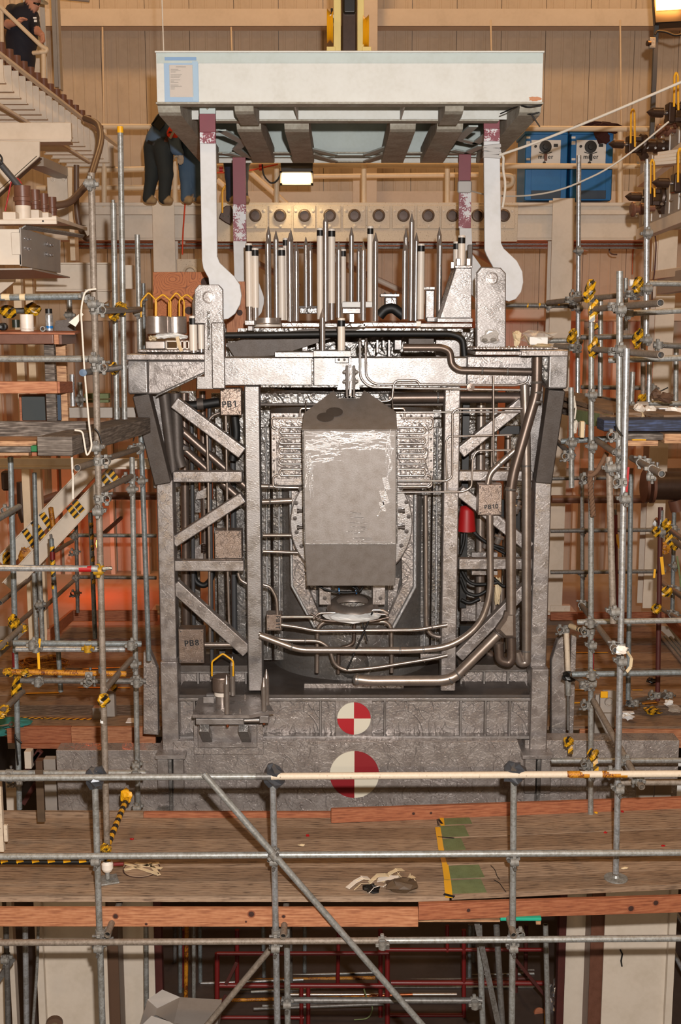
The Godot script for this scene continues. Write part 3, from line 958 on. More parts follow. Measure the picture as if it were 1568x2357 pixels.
# the outline of a hooked strap, measured on the photograph
func strap_arms(d:float)->void:
	var white_a:=[[460,330],[497,330],[500,590],[506,605],[540,637],[552,655],[556,680],[553,700],[541,722],[525,734],[510,736],[496,726],[486,700],[480,640],[468,618],[465,600]]
	var white_b:=[[1114,325],[1151,325],[1154,560],[1160,572],[1190,600],[1203,625],[1205,650],[1200,672],[1188,688],[1172,694],[1160,690],[1146,640],[1134,612],[1121,588],[1116,575]]
	var arms:=[
		["white hooked strap arm with maroon top at the near side, beside the plywood board",white_a,10.35,[459,245,496],262,304,330],
		["white hooked strap arm wrapped with tape, pinned to the tall lug beside the welding machines",white_b,10.95,[1114,240,1151],258,296,325],
	]
	for a in arms:
		var dd:float=a[2]
		var o:=thing("lifting_strap",a[0],"strap arm",at((a[3][0]+a[3][2])/2.0,734,dd+0.02))
		var pts:Array=a[1].duplicate()
		part(o,"hook_plate",geo().prism(ats(pts,dd),Vector3(0,0,-0.045),0.004),M.arm_white)
		var xl:float=a[3][0]
		var xr:float=a[3][2]
		part(o,"oversprayed_length",pbox(geo(),xl+0.6,a[5],xr+0.2,a[6],dd+0.001,0.043,0.003),M.arm_spray)
		part(o,"maroon_length",pbox(geo(),xl,a[4],xr,a[5],dd,0.045,0.003),M.arm_maroon)
		part(o,"top_block",pbox(geo(),xl,a[3][1] - 4,xr,a[4],dd+0.001,0.044,0.003),M.fixture_green)
		part(o,"stud",geo().lathe(at((xl+xr)/2,a[3][1]+4,dd),Vector3(0,0,1),[[0.012,0],[0.01,0.03],[0,0.031]],8),M.fixture_dusty)
	var rear:=[
		["maroon and white rear strap arm beyond the near arm, beside the yellow hooked clamp",536,566,372,430,530,652,12.6],
		["maroon rear strap arm with plastic wrapped round it, behind the taped arm",1056,1084,365,400,500,600,12.9],
	]
	for a in rear:
		var dd:float=a[7]
		var o:=thing("lifting_strap",a[0],"strap arm",at((a[1]+a[2])/2.0,a[6],dd+0.02))
		part(o,"maroon_length",pbox(geo(),a[1],a[3] - 10,a[2],a[4]+40,dd,0.04,0.003),M.arm_maroon)
		part(o,"oversprayed_length",pbox(geo(),a[1]+0.4,a[4]+40,a[2]+0.8,a[5]+25,dd,0.04,0.003),M.arm_spray)
		var c:float=(a[1]+a[2])/2.0
		if a[1]<700:
			part(o,"hook_plate",geo().prism(ats([[537,555],[567,555],[570,620],[596,650],[610,690],[602,720],[590,735],[560,720],[540,652]],dd),Vector3(0,0,-0.04),0.003),M.arm_white)
		else:
			part(o,"hook_plate",geo().prism(ats([[1058,525],[1086,525],[1088,585],[1106,610],[1118,640],[1112,672],[1096,690],[1075,665],[1060,600]],dd),Vector3(0,0,-0.04),0.003),M.arm_white)
			part(o,"plastic_wrap",pbox(geo(),1054,415,1087,444,dd - 0.02,0.08,0.02),mat("wrap",Color(0.72,0.71,0.70),0.2),"clear tape wrapping")
	var tw:=thing("tape_wrap","white plastic tape wound round the strap arm where the rope starts","tape",at(1133,368,10.9))
	for k in 4:
		part(tw,"turn",geo().box(at(1132.5,338+k*7.5,10.97),Vector3(0.165,0.035,0.075),Basis(Vector3(0,0,1),[0.1,-0.12,0.06,-0.05][k]),0.01),M.wrap)
	solo("rope","braided white rope rising from the taped strap arm past the welding machines","rope",geo().tube(bent(ats([[1150,357,10.9],[1230,330,10.8],[1380,270,10.5],[1580,184,10.1]],10.5),0.6),0.012,8),M.rope)
	solo("rope","braided white rope end hanging down beside the taped strap arm","rope",geo().tube(bent(ats([[1152,352],[1160,362],[1158,390],[1164,420],[1162,450],[1157,478]],10.9),0.15),0.012,8),M.rope)
	solo("rope","thin white rope sagging from the rear strap arm past the blue machines","rope",geo().tube(bent(ats([[1086,440,12.8],[1120,449,12.5],[1200,453,12.0],[1290,440,11.6],[1400,390,11.2],[1480,330,11.0],[1540,280,10.8]],12.0),0.8),0.009,6),M.rope)
# ---------------------------------------------------------------- the machine's frame
func beam(o:Node3D,called:String,a:Array,b:Array,da:float,db:float,w:float,h:float,m:Material)->MeshInstance3D:
	var pa:=at(a[0],a[1],da)
	var pb:=at(b[0],b[1],db)
	var back:=Vector3(0,0,-h/2)
	return part(o,called,geo().bar(pa+back,pb+back,h,w,(pb - pa).cross(Vector3(0,0,1)),0.012),m)
func upright(o:Node3D,called:String,px:float,py:float,w:float,y0:float,y1:float,d:float,deep:float,m:Material,ch:=0.014)->MeshInstance3D:
	var c:=at(px,py,d)
	var hi:=at(px,y0,d).y
	var lo:=at(px,y1,d).y
	return part(o,called,geo().box(Vector3(c.x,(hi+lo)/2,-d - deep/2),Vector3(w,hi - lo,deep),Basis(),ch),m)
func ribbed(o:Node3D,called:String,x0:float,x1:float,y0:float,y1:float,d:float,ribs:Array,lip:=0.09)->void:
	var g:=part(o,called,pbox(geo(),x0,y0,x1,y1,d+lip,0.03,0.0),M.steel_dull)
	part(g,"flange",pbox(geo(),x0,y0 - 3,x1,y0+4,d,lip+0.05,0.006),M.steel_bright)
	part(g,"flange",pbox(geo(),x0,y1 - 7,x1,y1,d,lip+0.05,0.006),M.steel_bright)
	for r in ribs:
		part(g,"rib",pbox(geo(),r - 2.5,y0+3,r+2.5,y1 - 5,d+0.015,lip,0.005),M.steel_bright)
func bolt(o:Node3D,p:Vector3,r:float,axis:=Vector3(0,0,1),m:Material=null)->void:
	if not N.has("bolt"):
		N.bolt=geo().lathe(Vector3.ZERO,Vector3(0,0,1),[[1.6,0],[1.6,0.25],[1.0,0.3]],12).lathe(Vector3(0,0,0.3),Vector3(0,0,1),[[1.0,0],[1.0,0.8],[0.55,0.95],[0.5,1.3],[0.0,1.32]],6).mesh()
	var z:=axis.normalized()
	var x:=(Vector3.UP if absf(z.y)<0.9 else Vector3.RIGHT).cross(z).normalized()
	piece(o,"bolt",N.bolt,m if m else M.steel_scale,Transform3D(Basis(x*r,z.cross(x)*r,z*r),p))
func machine()->void:
	var d:=10.5
	var o:=thing("machine_framework","welded and ground bare steel frame of the tall machine","machine frame",Vector3(0,2.6,-11.2))
	part(o,"head_beam",pbox(geo(),513,822,722,888,d,0.28,0.012),M.steel_bright)
	part(o,"head_beam",pbox(geo(),721,822,1076,889,d,0.28,0.012),M.steel_bright)
	part(o,"head_beam",pbox(geo(),1075,820,1242,888,d+0.02,0.28,0.012),M.steel)
	part(o,"weld_seam",pbox(geo(),717,826,722,888,d - 0.006,0.02,0.005),M.steel_dark)
	part(o,"step_plate",pbox(geo(),632,810,722,823,d - 0.09,0.4,0.006),M.steel_bright)
	part(o,"step_plate",pbox(geo(),721,807,809,822,d - 0.13,0.45,0.006),M.steel_bright)
	part(o,"drip_edge",pbox(geo(),600,887,1030,892,d - 0.01,0.2,0.003),M.steel_dark)
	var lug:=part(o,"small_lug",pbox(geo(),771,823,803,836,d - 0.05,0.06,0.006),M.steel_bright)
	for x in [780,793]:
		bolt(lug,at(x,828,d - 0.05),0.008)
	part(o,"small_gusset",pbox(geo(),803,822,809,845,d - 0.11,0.1,0.003),M.steel)
	part(o,"corner_box",pbox(geo(),292,828,341,908,10.2,0.3,0.02),M.steel_bright)
	part(o,"corner_bracket",geo().prism(ats([[340,830],[486,830],[472,858],[366,907],[340,907]],10.22),Vector3(0,0,-0.26),0.012),M.steel)
	part(o,"bracket_edge",geo().bar(at(366,909,10.35),at(474,858,10.35),0.012,0.3,Vector3(0,0,1)),M.steel_dark)
	part(o,"corner_top_plate",pbox(geo(),290,815,500,829,10.15,0.75,0.008),M.steel)
	part(o,"corner_top_plate",pbox(geo(),318,805,500,811,10.3,0.5,0.004),M.steel_dull)
	part(o,"corner_box",pbox(geo(),1262,816,1309,896,10.2,0.3,0.02),M.steel_bright)
	part(o,"corner_bracket",geo().prism(ats([[1240,820],[1264,820],[1264,895],[1248,870],[1240,850]],10.3),Vector3(0,0,-0.2),0.01),M.steel_dark)
	part(o,"corner_top_plate",pbox(geo(),1200,806,1309,820,10.17,0.7,0.008),M.steel)
	part(o,"corner_top_plate",pbox(geo(),1094,808,1201,818,10.28,0.7,0.008),M.steel)
	part(o,"corner_top_plate",pbox(geo(),1090,800,1285,804,10.3,0.6,0.003),M.steel_dull)
	beam(o,"strut",[323,906],[374,1112],10.28,10.42,0.155,0.16,M.steel_scale)
	beam(o,"strut",[1283,895],[1252,1110],10.28,10.42,0.155,0.16,M.steel_scale)
	upright(o,"rear_post",366,1000,0.14,900,1125,d+0.25,0.16,M.steel_bright)
	upright(o,"rear_post",1232,1000,0.14,888,1125,d+0.25,0.16,M.steel_bright)
	upright(o,"main_post",384,1330,0.155,1105,1560,d,0.2,M.steel)
	upright(o,"main_post",1245,1330,0.155,1100,1560,d,0.2,M.steel)
	upright(o,"inner_post",584,1250,0.142,888,1592,d,0.16,M.steel_bright)
	upright(o,"inner_post",1037,1250,0.146,888,1592,d,0.16,M.steel)
	upright(o,"post_sleeve",391,1630,0.165,1523,1740,d - 0.1,0.22,M.steel)
	upright(o,"post_sleeve",1242,1630,0.165,1540,1738,d - 0.1,0.22,M.steel)
	for x in [393,1239]:
		part(o,"foot_plate",pbox(geo(),x - 36,1739,x+34,1748,d - 0.26,0.5,0.004),M.steel)
		part(o,"foot_block",pbox(geo(),x - 31,1748,x - 5,1826,d - 0.2,0.26,0.008),M.steel)
		part(o,"foot_block",pbox(geo(),x+6,1748,x+30,1826,d - 0.2,0.26,0.008),M.steel)
		part(o,"foot_web",pbox(geo(),x - 4,1748,x+4,1900,d - 0.16,0.16,0.004),M.steel_dark)
		part(o,"foot_gusset",geo().prism(ats([[x - 30,1858],[x+40,1858],[x+50,1900],[x - 45,1900]],d - 0.1),Vector3(0,0,-0.1)),M.steel_dark)
	for q in [[397,1098,558,1098,27],[398,1303,562,1303,27],[400,926,558,1044,30],[398,1250,560,1145,27],[399,1348,570,1502,33],[1056,1096,1228,1096,25],[1056,1299,1226,1299,27],[1060,1043,1205,927,29],[1058,1130,1222,1262,29],[1056,1514,1222,1345,28]]:
		beam(o,"brace",[q[0],q[1]],[q[2],q[3]],d+0.03,d+0.03,q[4]*0.0039,0.1,M.steel)
	ribbed(o,"upper_girder",408,572,1546,1590,d+0.3,[456,511,566])
	ribbed(o,"upper_girder",1056,1224,1543,1592,d+0.3,[1062,1115,1170])
	part(o,"girder_cover",pbox(geo(),405,1532,572,1546,d+0.28,0.4,0.005),M.steel_scale)
	part(o,"girder_cover",pbox(geo(),1056,1530,1224,1543,d+0.28,0.4,0.005),M.steel_scale)
	ribbed(o,"middle_girder",408,1222,1610,1702,d - 0.05,[448,738,886,1061,1118,1174],0.1)
	part(o,"ledge_plate",pbox(geo(),408,1599,1224,1606,d - 0.02,1.1,0.004),M.steel_scale)
	part(o,"target_plate",pbox(geo(),772,1612,857,1696,d - 0.05,0.04,0.004),M.steel)
	part(o,"base_plate",geo().prism(ats([[398,1706],[1192,1706],[1206,1742],[1208,1900],[398,1900]],d - 0.13),Vector3(0,0,-0.2),0.006),M.steel_dull)
	part(o,"base_wing",pbox(geo(),132,1727,400,1900,d - 0.06,0.2,0.006),M.steel_dull)
	part(o,"base_wing",pbox(geo(),1206,1704,1560,1900,d - 0.06,0.2,0.006),M.steel_dull)
	part(o,"side_gusset",geo().prism(ats([[330,1502],[345,1500],[362,1540],[364,1692],[330,1690]],d+0.3),Vector3(0,0,-0.1),0.006),M.steel_dull)
	part(o,"side_gusset",geo().prism(ats([[1270,1520],[1284,1475],[1296,1462],[1312,1470],[1312,1692],[1270,1692]],d+0.3),Vector3(0,0,-0.1),0.006),M.steel)
	part(o,"side_strip",pbox(geo(),1312,1462,1324,1690,d+0.5,0.05),M.steel_dull)
	part(o,"bracket_box",pbox(geo(),446,1668,606,1737,d - 0.16,0.02,0.006),M.steel_dull)
	part(o,"bracket_face",pbox(geo(),455,1668,592,1722,d - 0.2,0.05,0.008),M.steel)
	for x in [470,560]:
		part(o,"bracket_arm",geo().bar(at(x,1676,d - 0.5),at(x+8,1700,d - 0.2),0.09,0.07),M.steel_dark)
	var v:=thing("vessel","dark dished steel vessel inside the machine frame, behind the steel hood","vessel",Vector3(at(810,744,11.7).x,at(810,1600,11.6).y,-11.75))
	var vc:=Vector3(at(810,744,11.7).x,0,-11.75)
	var yt:=at(784,895,11.4).y
	var yb:=at(784,1560,11.4).y
	part(v,"shell",geo().lathe(vc+Vector3(0,yb,0),Vector3.UP,[[0.83,0.0],[0.83,yt - yb]],48),M.steel_dark)
	part(v,"back_plate",pbox(geo(),586,886,1034,1600,12.0,0.02,0.0),M.steel_dark)
	part(v,"top_rail",pbox(geo(),600,906,1034,930,d+0.35,0.12,0.005),M.steel_dark)
	part(v,"top_rail_lip",pbox(geo(),600,928,1034,934,d+0.32,0.14,0.004),M.steel_scale)
	for x in [612,641,680,940,980,1007]:
		part(v,"weld_bead",geo().tube([at(x,985,d+0.62+absf(x - 810)*0.001),at(lerpf(x,810,0.02),1500,d+0.62+absf(x - 810)*0.001)],0.013,6),M.weld)
		part(v,"stay_plate",pbox(geo(),x - 12,985,x+11,1520,d+0.63+absf(x - 810)*0.001,0.1,0.004),M.steel_dark)
	for x in [615,633,652,671,690,722,925,950]:
		bolt(v,at(x,909,d+0.35),0.012)
	part(v,"lower_ring",geo().lathe(vc+Vector3(0,yb - 0.22,0),Vector3.UP,[[1.02,-0.06],[1.04,0.0],[1.02,0.07],[0.98,0.075],[0.98,0.12],[0.95,0.2],[0.88,0.25],[0.82,0.27]],56,true),M.steel_dark)
	part(v,"nozzle",geo().lathe(at(812,1530,d+0.42),Vector3(0,-0.3,1),[[0.16,-0.1],[0.16,0.0],[0.13,0.05],[0.09,0.07],[0.0,0.08]],20),M.steel_dark)
	part(v,"ring_band",pbox(geo(),700,1574,930,1596,d+0.18,0.03,0.005),M.steel_dull)
	for s in [0,1]:
		var pts:=[[668,1130],[672,1348],[724,1444],[746,1440],[708,1350],[708,1130]] if s==0 else [[956,1130],[955,1350],[904,1446],[884,1440],[926,1350],[920,1130]]
		part(v,"collar_plate",geo().prism(ats(pts,d+0.32),Vector3(0,0,-0.12),0.004),M.steel_dull)
		part(v,"collar_weld",geo().tube(ats(pts.slice(0,3),d+0.31),0.016 if s==0 else 0.024,6),M.weld)
	part(v,"collar_web",geo().prism(ats([[708,1330],[920,1330],[900,1440],[880,1520],[750,1520],[735,1440]],d+0.5),Vector3(0,0,-0.05)),M.steel_dull)
	hood()
	coils()
	targets()
	junction_boxes()
	bays()
func hood()->void:
	var d:=9.85
	var b:=10.42
	var o:=thing("hood","angular bare steel hood with sloping roof on the machine's front","hood",at(806,1348,b))
	var tl:=at(697,989,d)
	var tr:=at(913,989,d)
	var bl:=at(701,1251,d)
	var br:=at(913,1251,d)
	part(o,"front_panel",geo().prism([tl,tr,br,bl],Vector3(0,0,-0.012),0.002),M.steel_hood)
	for s in [[tl,bl],[tr,br]]:
		var e:=Vector3(0,0,d - b)
		var q:Vector3=Vector3(0.008 if s[0].x<0 else -0.008,0,-0.002)
		var up:=Vector3(0,0.27,0)
		part(o,"side_panel",geo().prism([s[0]+q,s[1]+q,s[1]+e+q,s[0]+e+up*0.8+q],Vector3(0.01 if s[0].x<0 else -0.01,0,0)),M.steel_hood)
		part(o,"edge_weld",geo().tube([s[0]+Vector3(0,0,-0.004),s[1]+Vector3(0,0,-0.004)],0.009,6),M.steel_dark)
	var roof:=[at(695,989,d - 0.005),at(915,989,d - 0.005),at(912,947,d+0.25),at(838,899,d+0.63),at(828,916,d+0.48),at(778,916,d+0.48),at(769,899,d+0.63),at(699,952,d+0.25)]
	part(o,"roof",geo().prism(roof,Vector3(0,-0.012,-0.006),0.003),M.steel_hood)
	part(o,"rubbed_spot",geo().lathe(at(770,948,d+0.249),(roof[0] - roof[1]).cross(roof[2] - roof[1])*-1.0,[[0.075,0.0],[0.0,0.0035]],20),M.steel_scale)
	part(o,"rubbed_spot",geo().lathe(at(749,960,d+0.175),(roof[0] - roof[1]).cross(roof[2] - roof[1])*-1.0,[[0.075,0.0],[0.0,0.0035]],20),M.steel_scale)
	var lo:=[at(701,1251,d),at(913,1251,d),at(910,1348,d+0.1),at(707,1348,d+0.1)]
	part(o,"lower_panel",geo().prism(lo,Vector3(0,0,-0.012),0.002),M.steel_hood)
	for s in [[0,3,0.006],[1,2,-0.006]]:
		part(o,"lower_side",geo().prism([lo[s[0]],lo[s[1]],Vector3(lo[s[1]].x,lo[s[1]].y,-b),Vector3(lo[s[0]].x,lo[s[0]].y,-b)],Vector3(s[2],0,0)),M.steel_hood)
	part(o,"seam_weld",geo().tube([at(703,1252,d - 0.001),at(911,1252,d - 0.001)],0.006,6),M.weld)
	var rub:=geo()
	var rng:=RandomNumberGenerator.new()
	rng.seed=17
	for k in 150:
		var c:=Vector2(rng.randf_range(712,895),rng.randf_range(994,1034))
		if k>70:
			c=[Vector2(rng.randf_range(706,772),rng.randf_range(1000,1072)),Vector2(rng.randf_range(888,902),rng.randf_range(1000,1105)),Vector2(rng.randf_range(704,722),rng.randf_range(1060,1140))][k % 3]
		var l:=Vector2(rng.randf_range(6,26),rng.randf_range(-5,5))
		if k>70 and k % 3:
			l=Vector2(rng.randf_range(-3,3),rng.randf_range(6,18))
		var a:=c - l
		var b2:=c+l
		rub.bar(at(clampf(a.x,702,908),a.y,d),at(clampf(b2.x,702,908),b2.y,d),0.003+0.00002*k,rng.randf_range(0.006,0.016),Vector3(0.01,1,0),0.001)
	for q in [[[886,1098],[893,1128],0.05],[[880,1128],[890,1160],0.06],[[877,1155],[884,1178],0.045],[[868,1190],[878,1172],0.012]]:
		rub.bar(at(q[0][0],q[0][1],d),at(q[1][0],q[1][1],d),0.004,q[2],Vector3.RIGHT,0.001)
	for q in [[806,1178,831,1182,0.05],[806,1190,838,1192,0.05],[804,1202,846,1204,0.03],[806,1211,844,1213,0.03],[794,1224,846,1217,0.022],[815,1228,840,1222,0.03],[810,1238,857,1238,0.028],[834,1242,856,1242,0.02],[722,1244,905,1248,0.012]]:
		rub.bar(at(q[0],q[1],d),at(q[2],q[3],d),0.004,q[4],Vector3(0,0,1),0.001)
	part(o,"ground_marks",rub,M.steel_bright)
	for x in [799,815]:
		part(o,"clevis_plate",pbox(geo(),x - 3,842,x+3,915,d+0.42,0.1,0.003),M.steel_scale)
	part(o,"clevis_tongue",pbox(geo(),804,845,810,912,d+0.4,0.14,0.003),M.steel)
	part(o,"clevis_gusset",geo().prism(ats([[776,897],[788,846],[806,842],[824,850],[828,896]],d+0.62),Vector3(0,0,-0.02)),M.steel_bright)
	for y in [856,878]:
		for s in [-1,1]:
			bolt(o,at(807+s*11,y,d+0.46),0.018,Vector3(s,0,0),M.steel_hood)
	var c:=at(809,1205,10.44)
	var f:=thing("flange","round bolted steel flange half hidden behind the grey hood","flange",c+Vector3(0,-0.57,0))
	part(f,"disc",geo().lathe(c+Vector3(0,0,-0.05),Vector3(0,0,1),[[0.0,-0.001],[0.56,0.0],[0.565,0.045],[0.555,0.05],[0.0,0.051]],48),M.steel_bright)
	for q in [[692,1125],[682,1158],[679,1193],[683,1225],[694,1257],[923,1124],[936,1156],[941,1189],[936,1223],[924,1256]]:
		bolt(f,at(q[0],q[1],10.44),0.013)
	for q in [[689,1176],[689,1214],[927,1176],[927,1214]]:
		part(f,"stud",geo().lathe(at(q[0],q[1],10.36),Vector3(-1 if q[0]<800 else 1,0,0),[[0.016,-0.04],[0.016,0.0],[0.022,0.0],[0.022,0.02],[0.0,0.021]],6),M.steel_scale)
	var w:=thing("bowl_port","dished steel port stuffed with white cloth under the hood","port",at(815,1430,10.45))
	for s in [[735,762,748],[858,887,876]]:
		part(w,"ear_plate",pbox(geo(),s[0],1345,s[1],1392,10.4,0.03,0.004),M.steel)
		bolt(w,at(s[2],1377,10.4),0.012)
	part(w,"bowl",geo().lathe(at(812,1400,10.48),Vector3(0,1,0.15),[[0.235,-0.03],[0.245,0.0],[0.23,0.04],[0.19,0.075],[0.15,0.08]],28,true),M.pipe)
	part(w,"cloth",geo().lump(at(812,1417,10.36),Vector3(0.54,0.11,0.36),12,0.12,Basis(),8,16),M.white)
	part(w,"hoop",geo().tube(bent(ats([[722,1424],[734,1411],[812,1409],[812,1413]],10.32),0.05),0.012,6),M.tubing)
	part(w,"hoop",geo().tube(bent(ats([[894,1412],[880,1404],[855,1404],[862,1413],[890,1414],[893,1424]],10.32),0.05),0.012,6),M.tubing)
	part(w,"hoop",geo().tube(bent(ats([[715,1412],[740,1428],[812,1432],[860,1430],[897,1420]],10.3),0.1),0.01,6),M.pipe_dark)
	var cb:=thing("cable_bundle","black cables looping out below the hood's lower panel","cables",at(800,1363,10.3))
	for k in 4:
		part(cb,"cable",geo().tube(bent(ats([[730+k*3,1346],[745,1356+k],[790,1366 - k],[830,1362],[[800,806,815,838][k],1344]],10.3+k*0.02),0.25),0.009,5),M.rubber)
	for x in [781,820]:
		part(cb,"cable_tie",geo().lathe(at(x,1360,10.33),Vector3(1,0.1,0),[[0.03,-0.006],[0.03,0.006]],10),M.blue)
	solo("loose_strap","thin dark strap drawn tight below the bowl port","strap",geo().tube(ats([[858,1408],[799,1541]],10.28),0.009,5).tube(ats([[834,1433],[846,1476]],10.28),0.007,5),M.rubber)
func coils()->void:
	var d:=10.5
	for s in [0,1]:
		var x0:float=625 if s==0 else 998
		var dir:=1.0 if s==0 else -1.0
		var o:=thing("tube_cooler","steel panel of looped cooling tubes %s" % ["between the hood and the marked steel box","on the hood's side with the long thin pipes"][s],"cooling panel",at(x0+dir*40,1120,d),"looped tube panels beside the hood")
		var xs:=func(a:float)->float:return x0+dir*a
		var xa:=minf(x0,xs.call(90))
		var xb:=maxf(x0,xs.call(90))
		part(o,"back_plate",pbox(geo(),xa,951,xb,1118,d+0.06,0.012,0.003),M.steel)
		part(o,"front_plate",pbox(geo(),minf(xs.call(11),xs.call(90)),967,maxf(xs.call(11),xs.call(90)),1102,d+0.045,0.014,0.004),M.steel_dull)
		part(o,"lower_strip",pbox(geo(),minf(xs.call(11),xs.call(90)),1108,maxf(xs.call(11),xs.call(90)),1117,d+0.045,0.014,0.004),M.steel)
		for q in [[983.5,997.7],[1007.9,1021.3],[1032,1044.8],[1056,1068],[1080,1095]]:
			part(o,"coil_loop",geo().tube(bent(ats([[xs.call(80),q[0]],[xs.call(19.5),q[0]],[xs.call(19.5),q[1]],[xs.call(80),q[1]]],d+0.02),0.03,6),0.011,8),M.tubing)
			for t in [27,55]:
				part(o,"standoff",geo().tube(ats([[xs.call(t),q[0]],[xs.call(t),q[1]]],d+0.03),0.005,5),M.tubing)
		for q in [960,984,1010,1036,1060,1086,1112]:
			bolt(o,at(xs.call(5.5),q,d+0.06),0.007)
		for q in [27,52,75]:
			bolt(o,at(xs.call(q),957,d+0.06),0.007)
		part(o,"header_tube",geo().tube(bent(ats([[xs.call(75),962],[xs.call(0),962],[xs.call(2),984],[xs.call(10),988]],d+0.0),0.03),0.011,8),M.pipe)
		part(o,"header_tube",geo().tube(bent(ats([[xs.call(66),962],[xs.call(66),940],[xs.call(95),940]],d - 0.0),0.03),0.011,8),M.tubing)
		part(o,"header_tube",geo().tube(bent(ats([[xs.call(14),1094],[xs.call(4),1098],[xs.call(4),1121],[xs.call(80),1123]],d+0.0),0.03),0.011,8),M.tubing)
func targets()->void:
	for s in [[815,1654,40.5,10.44,"small red and white quartered survey target on the upper girder",0],[816,1783,59.5,10.362,"large red and white quartered survey target on the base plate behind the railing",1]]:
		var c:=at(s[0],s[1],s[3])
		var r:float=s[2]*10.4/FOCAL
		var o:=thing("survey_target",s[4],"target",c+Vector3(0,-r,0))
		for k in 4:
			var pts:=[c]
			for q in 13:
				var a:=PI/2*(k+q/12.0)
				pts.append(c+Vector3(cos(a),sin(a),0)*r)
			var red:=k % 2==0
			part(o,"quadrant",geo().prism(pts,Vector3(0,0,-0.008)),(M.target_deep if s[5] else M.target_red) if red else M.target_white)
func junction_boxes()->void:
	var set_:=[
		[507,894,556,956,10.45,"PB1","steel junction box marked PB1 under the head beam",Vector2(528,930),0.06],
		[494,1221,557,1286,10.62,"","unmarked square steel junction box above the lower crossbar of the bay",Vector2.ZERO,0.0],
		[411,1448,470,1527,10.45,"PB8","brownish steel junction box marked PB8 beside the post sleeve",Vector2(441,1480),0.06],
		[613,1414,649,1452,10.4,"PB11","small steel junction box marked PB11 sideways, beside the inner post",Vector2(640,1432),0.04],
		[1101,1115,1156,1186,10.35,"PB10","scuffed steel junction box marked PB10 on a pipe at the far bay",Vector2(1131,1166),0.042],
	]
	for q in set_:
		var o:=thing("junction_box",q[6],"junction box",at((q[0]+q[2])/2.0,q[3],q[4]+0.06),"steel junction boxes on the machine")
		part(o,"body",pbox(geo(),q[0],q[1],q[2],q[3],q[4]+0.012,0.15,0.005),M.box_steel)
		part(o,"lid",pbox(geo(),q[0]+1,q[1]+1.5,q[2] - 1,q[3] - 1.5,q[4],0.014,0.004),M.box_steel)
		if q[5] != "":
			words(o,"marking",q[5],q[8],at(q[7].x,q[7].y,q[4] - 0.001),M.ink,Basis(Vector3(0,0,1),-PI/2 if q[5]=="PB11" else 0.08))
		for c in [[3,4],[-3,4],[3,-4],[-3,-4]]:
			bolt(o,at((q[0] if c[0]>0 else q[2])+c[0]*1.6,(q[1] if c[1]>0 else q[3])+c[1]*1.4,q[4]),0.005)
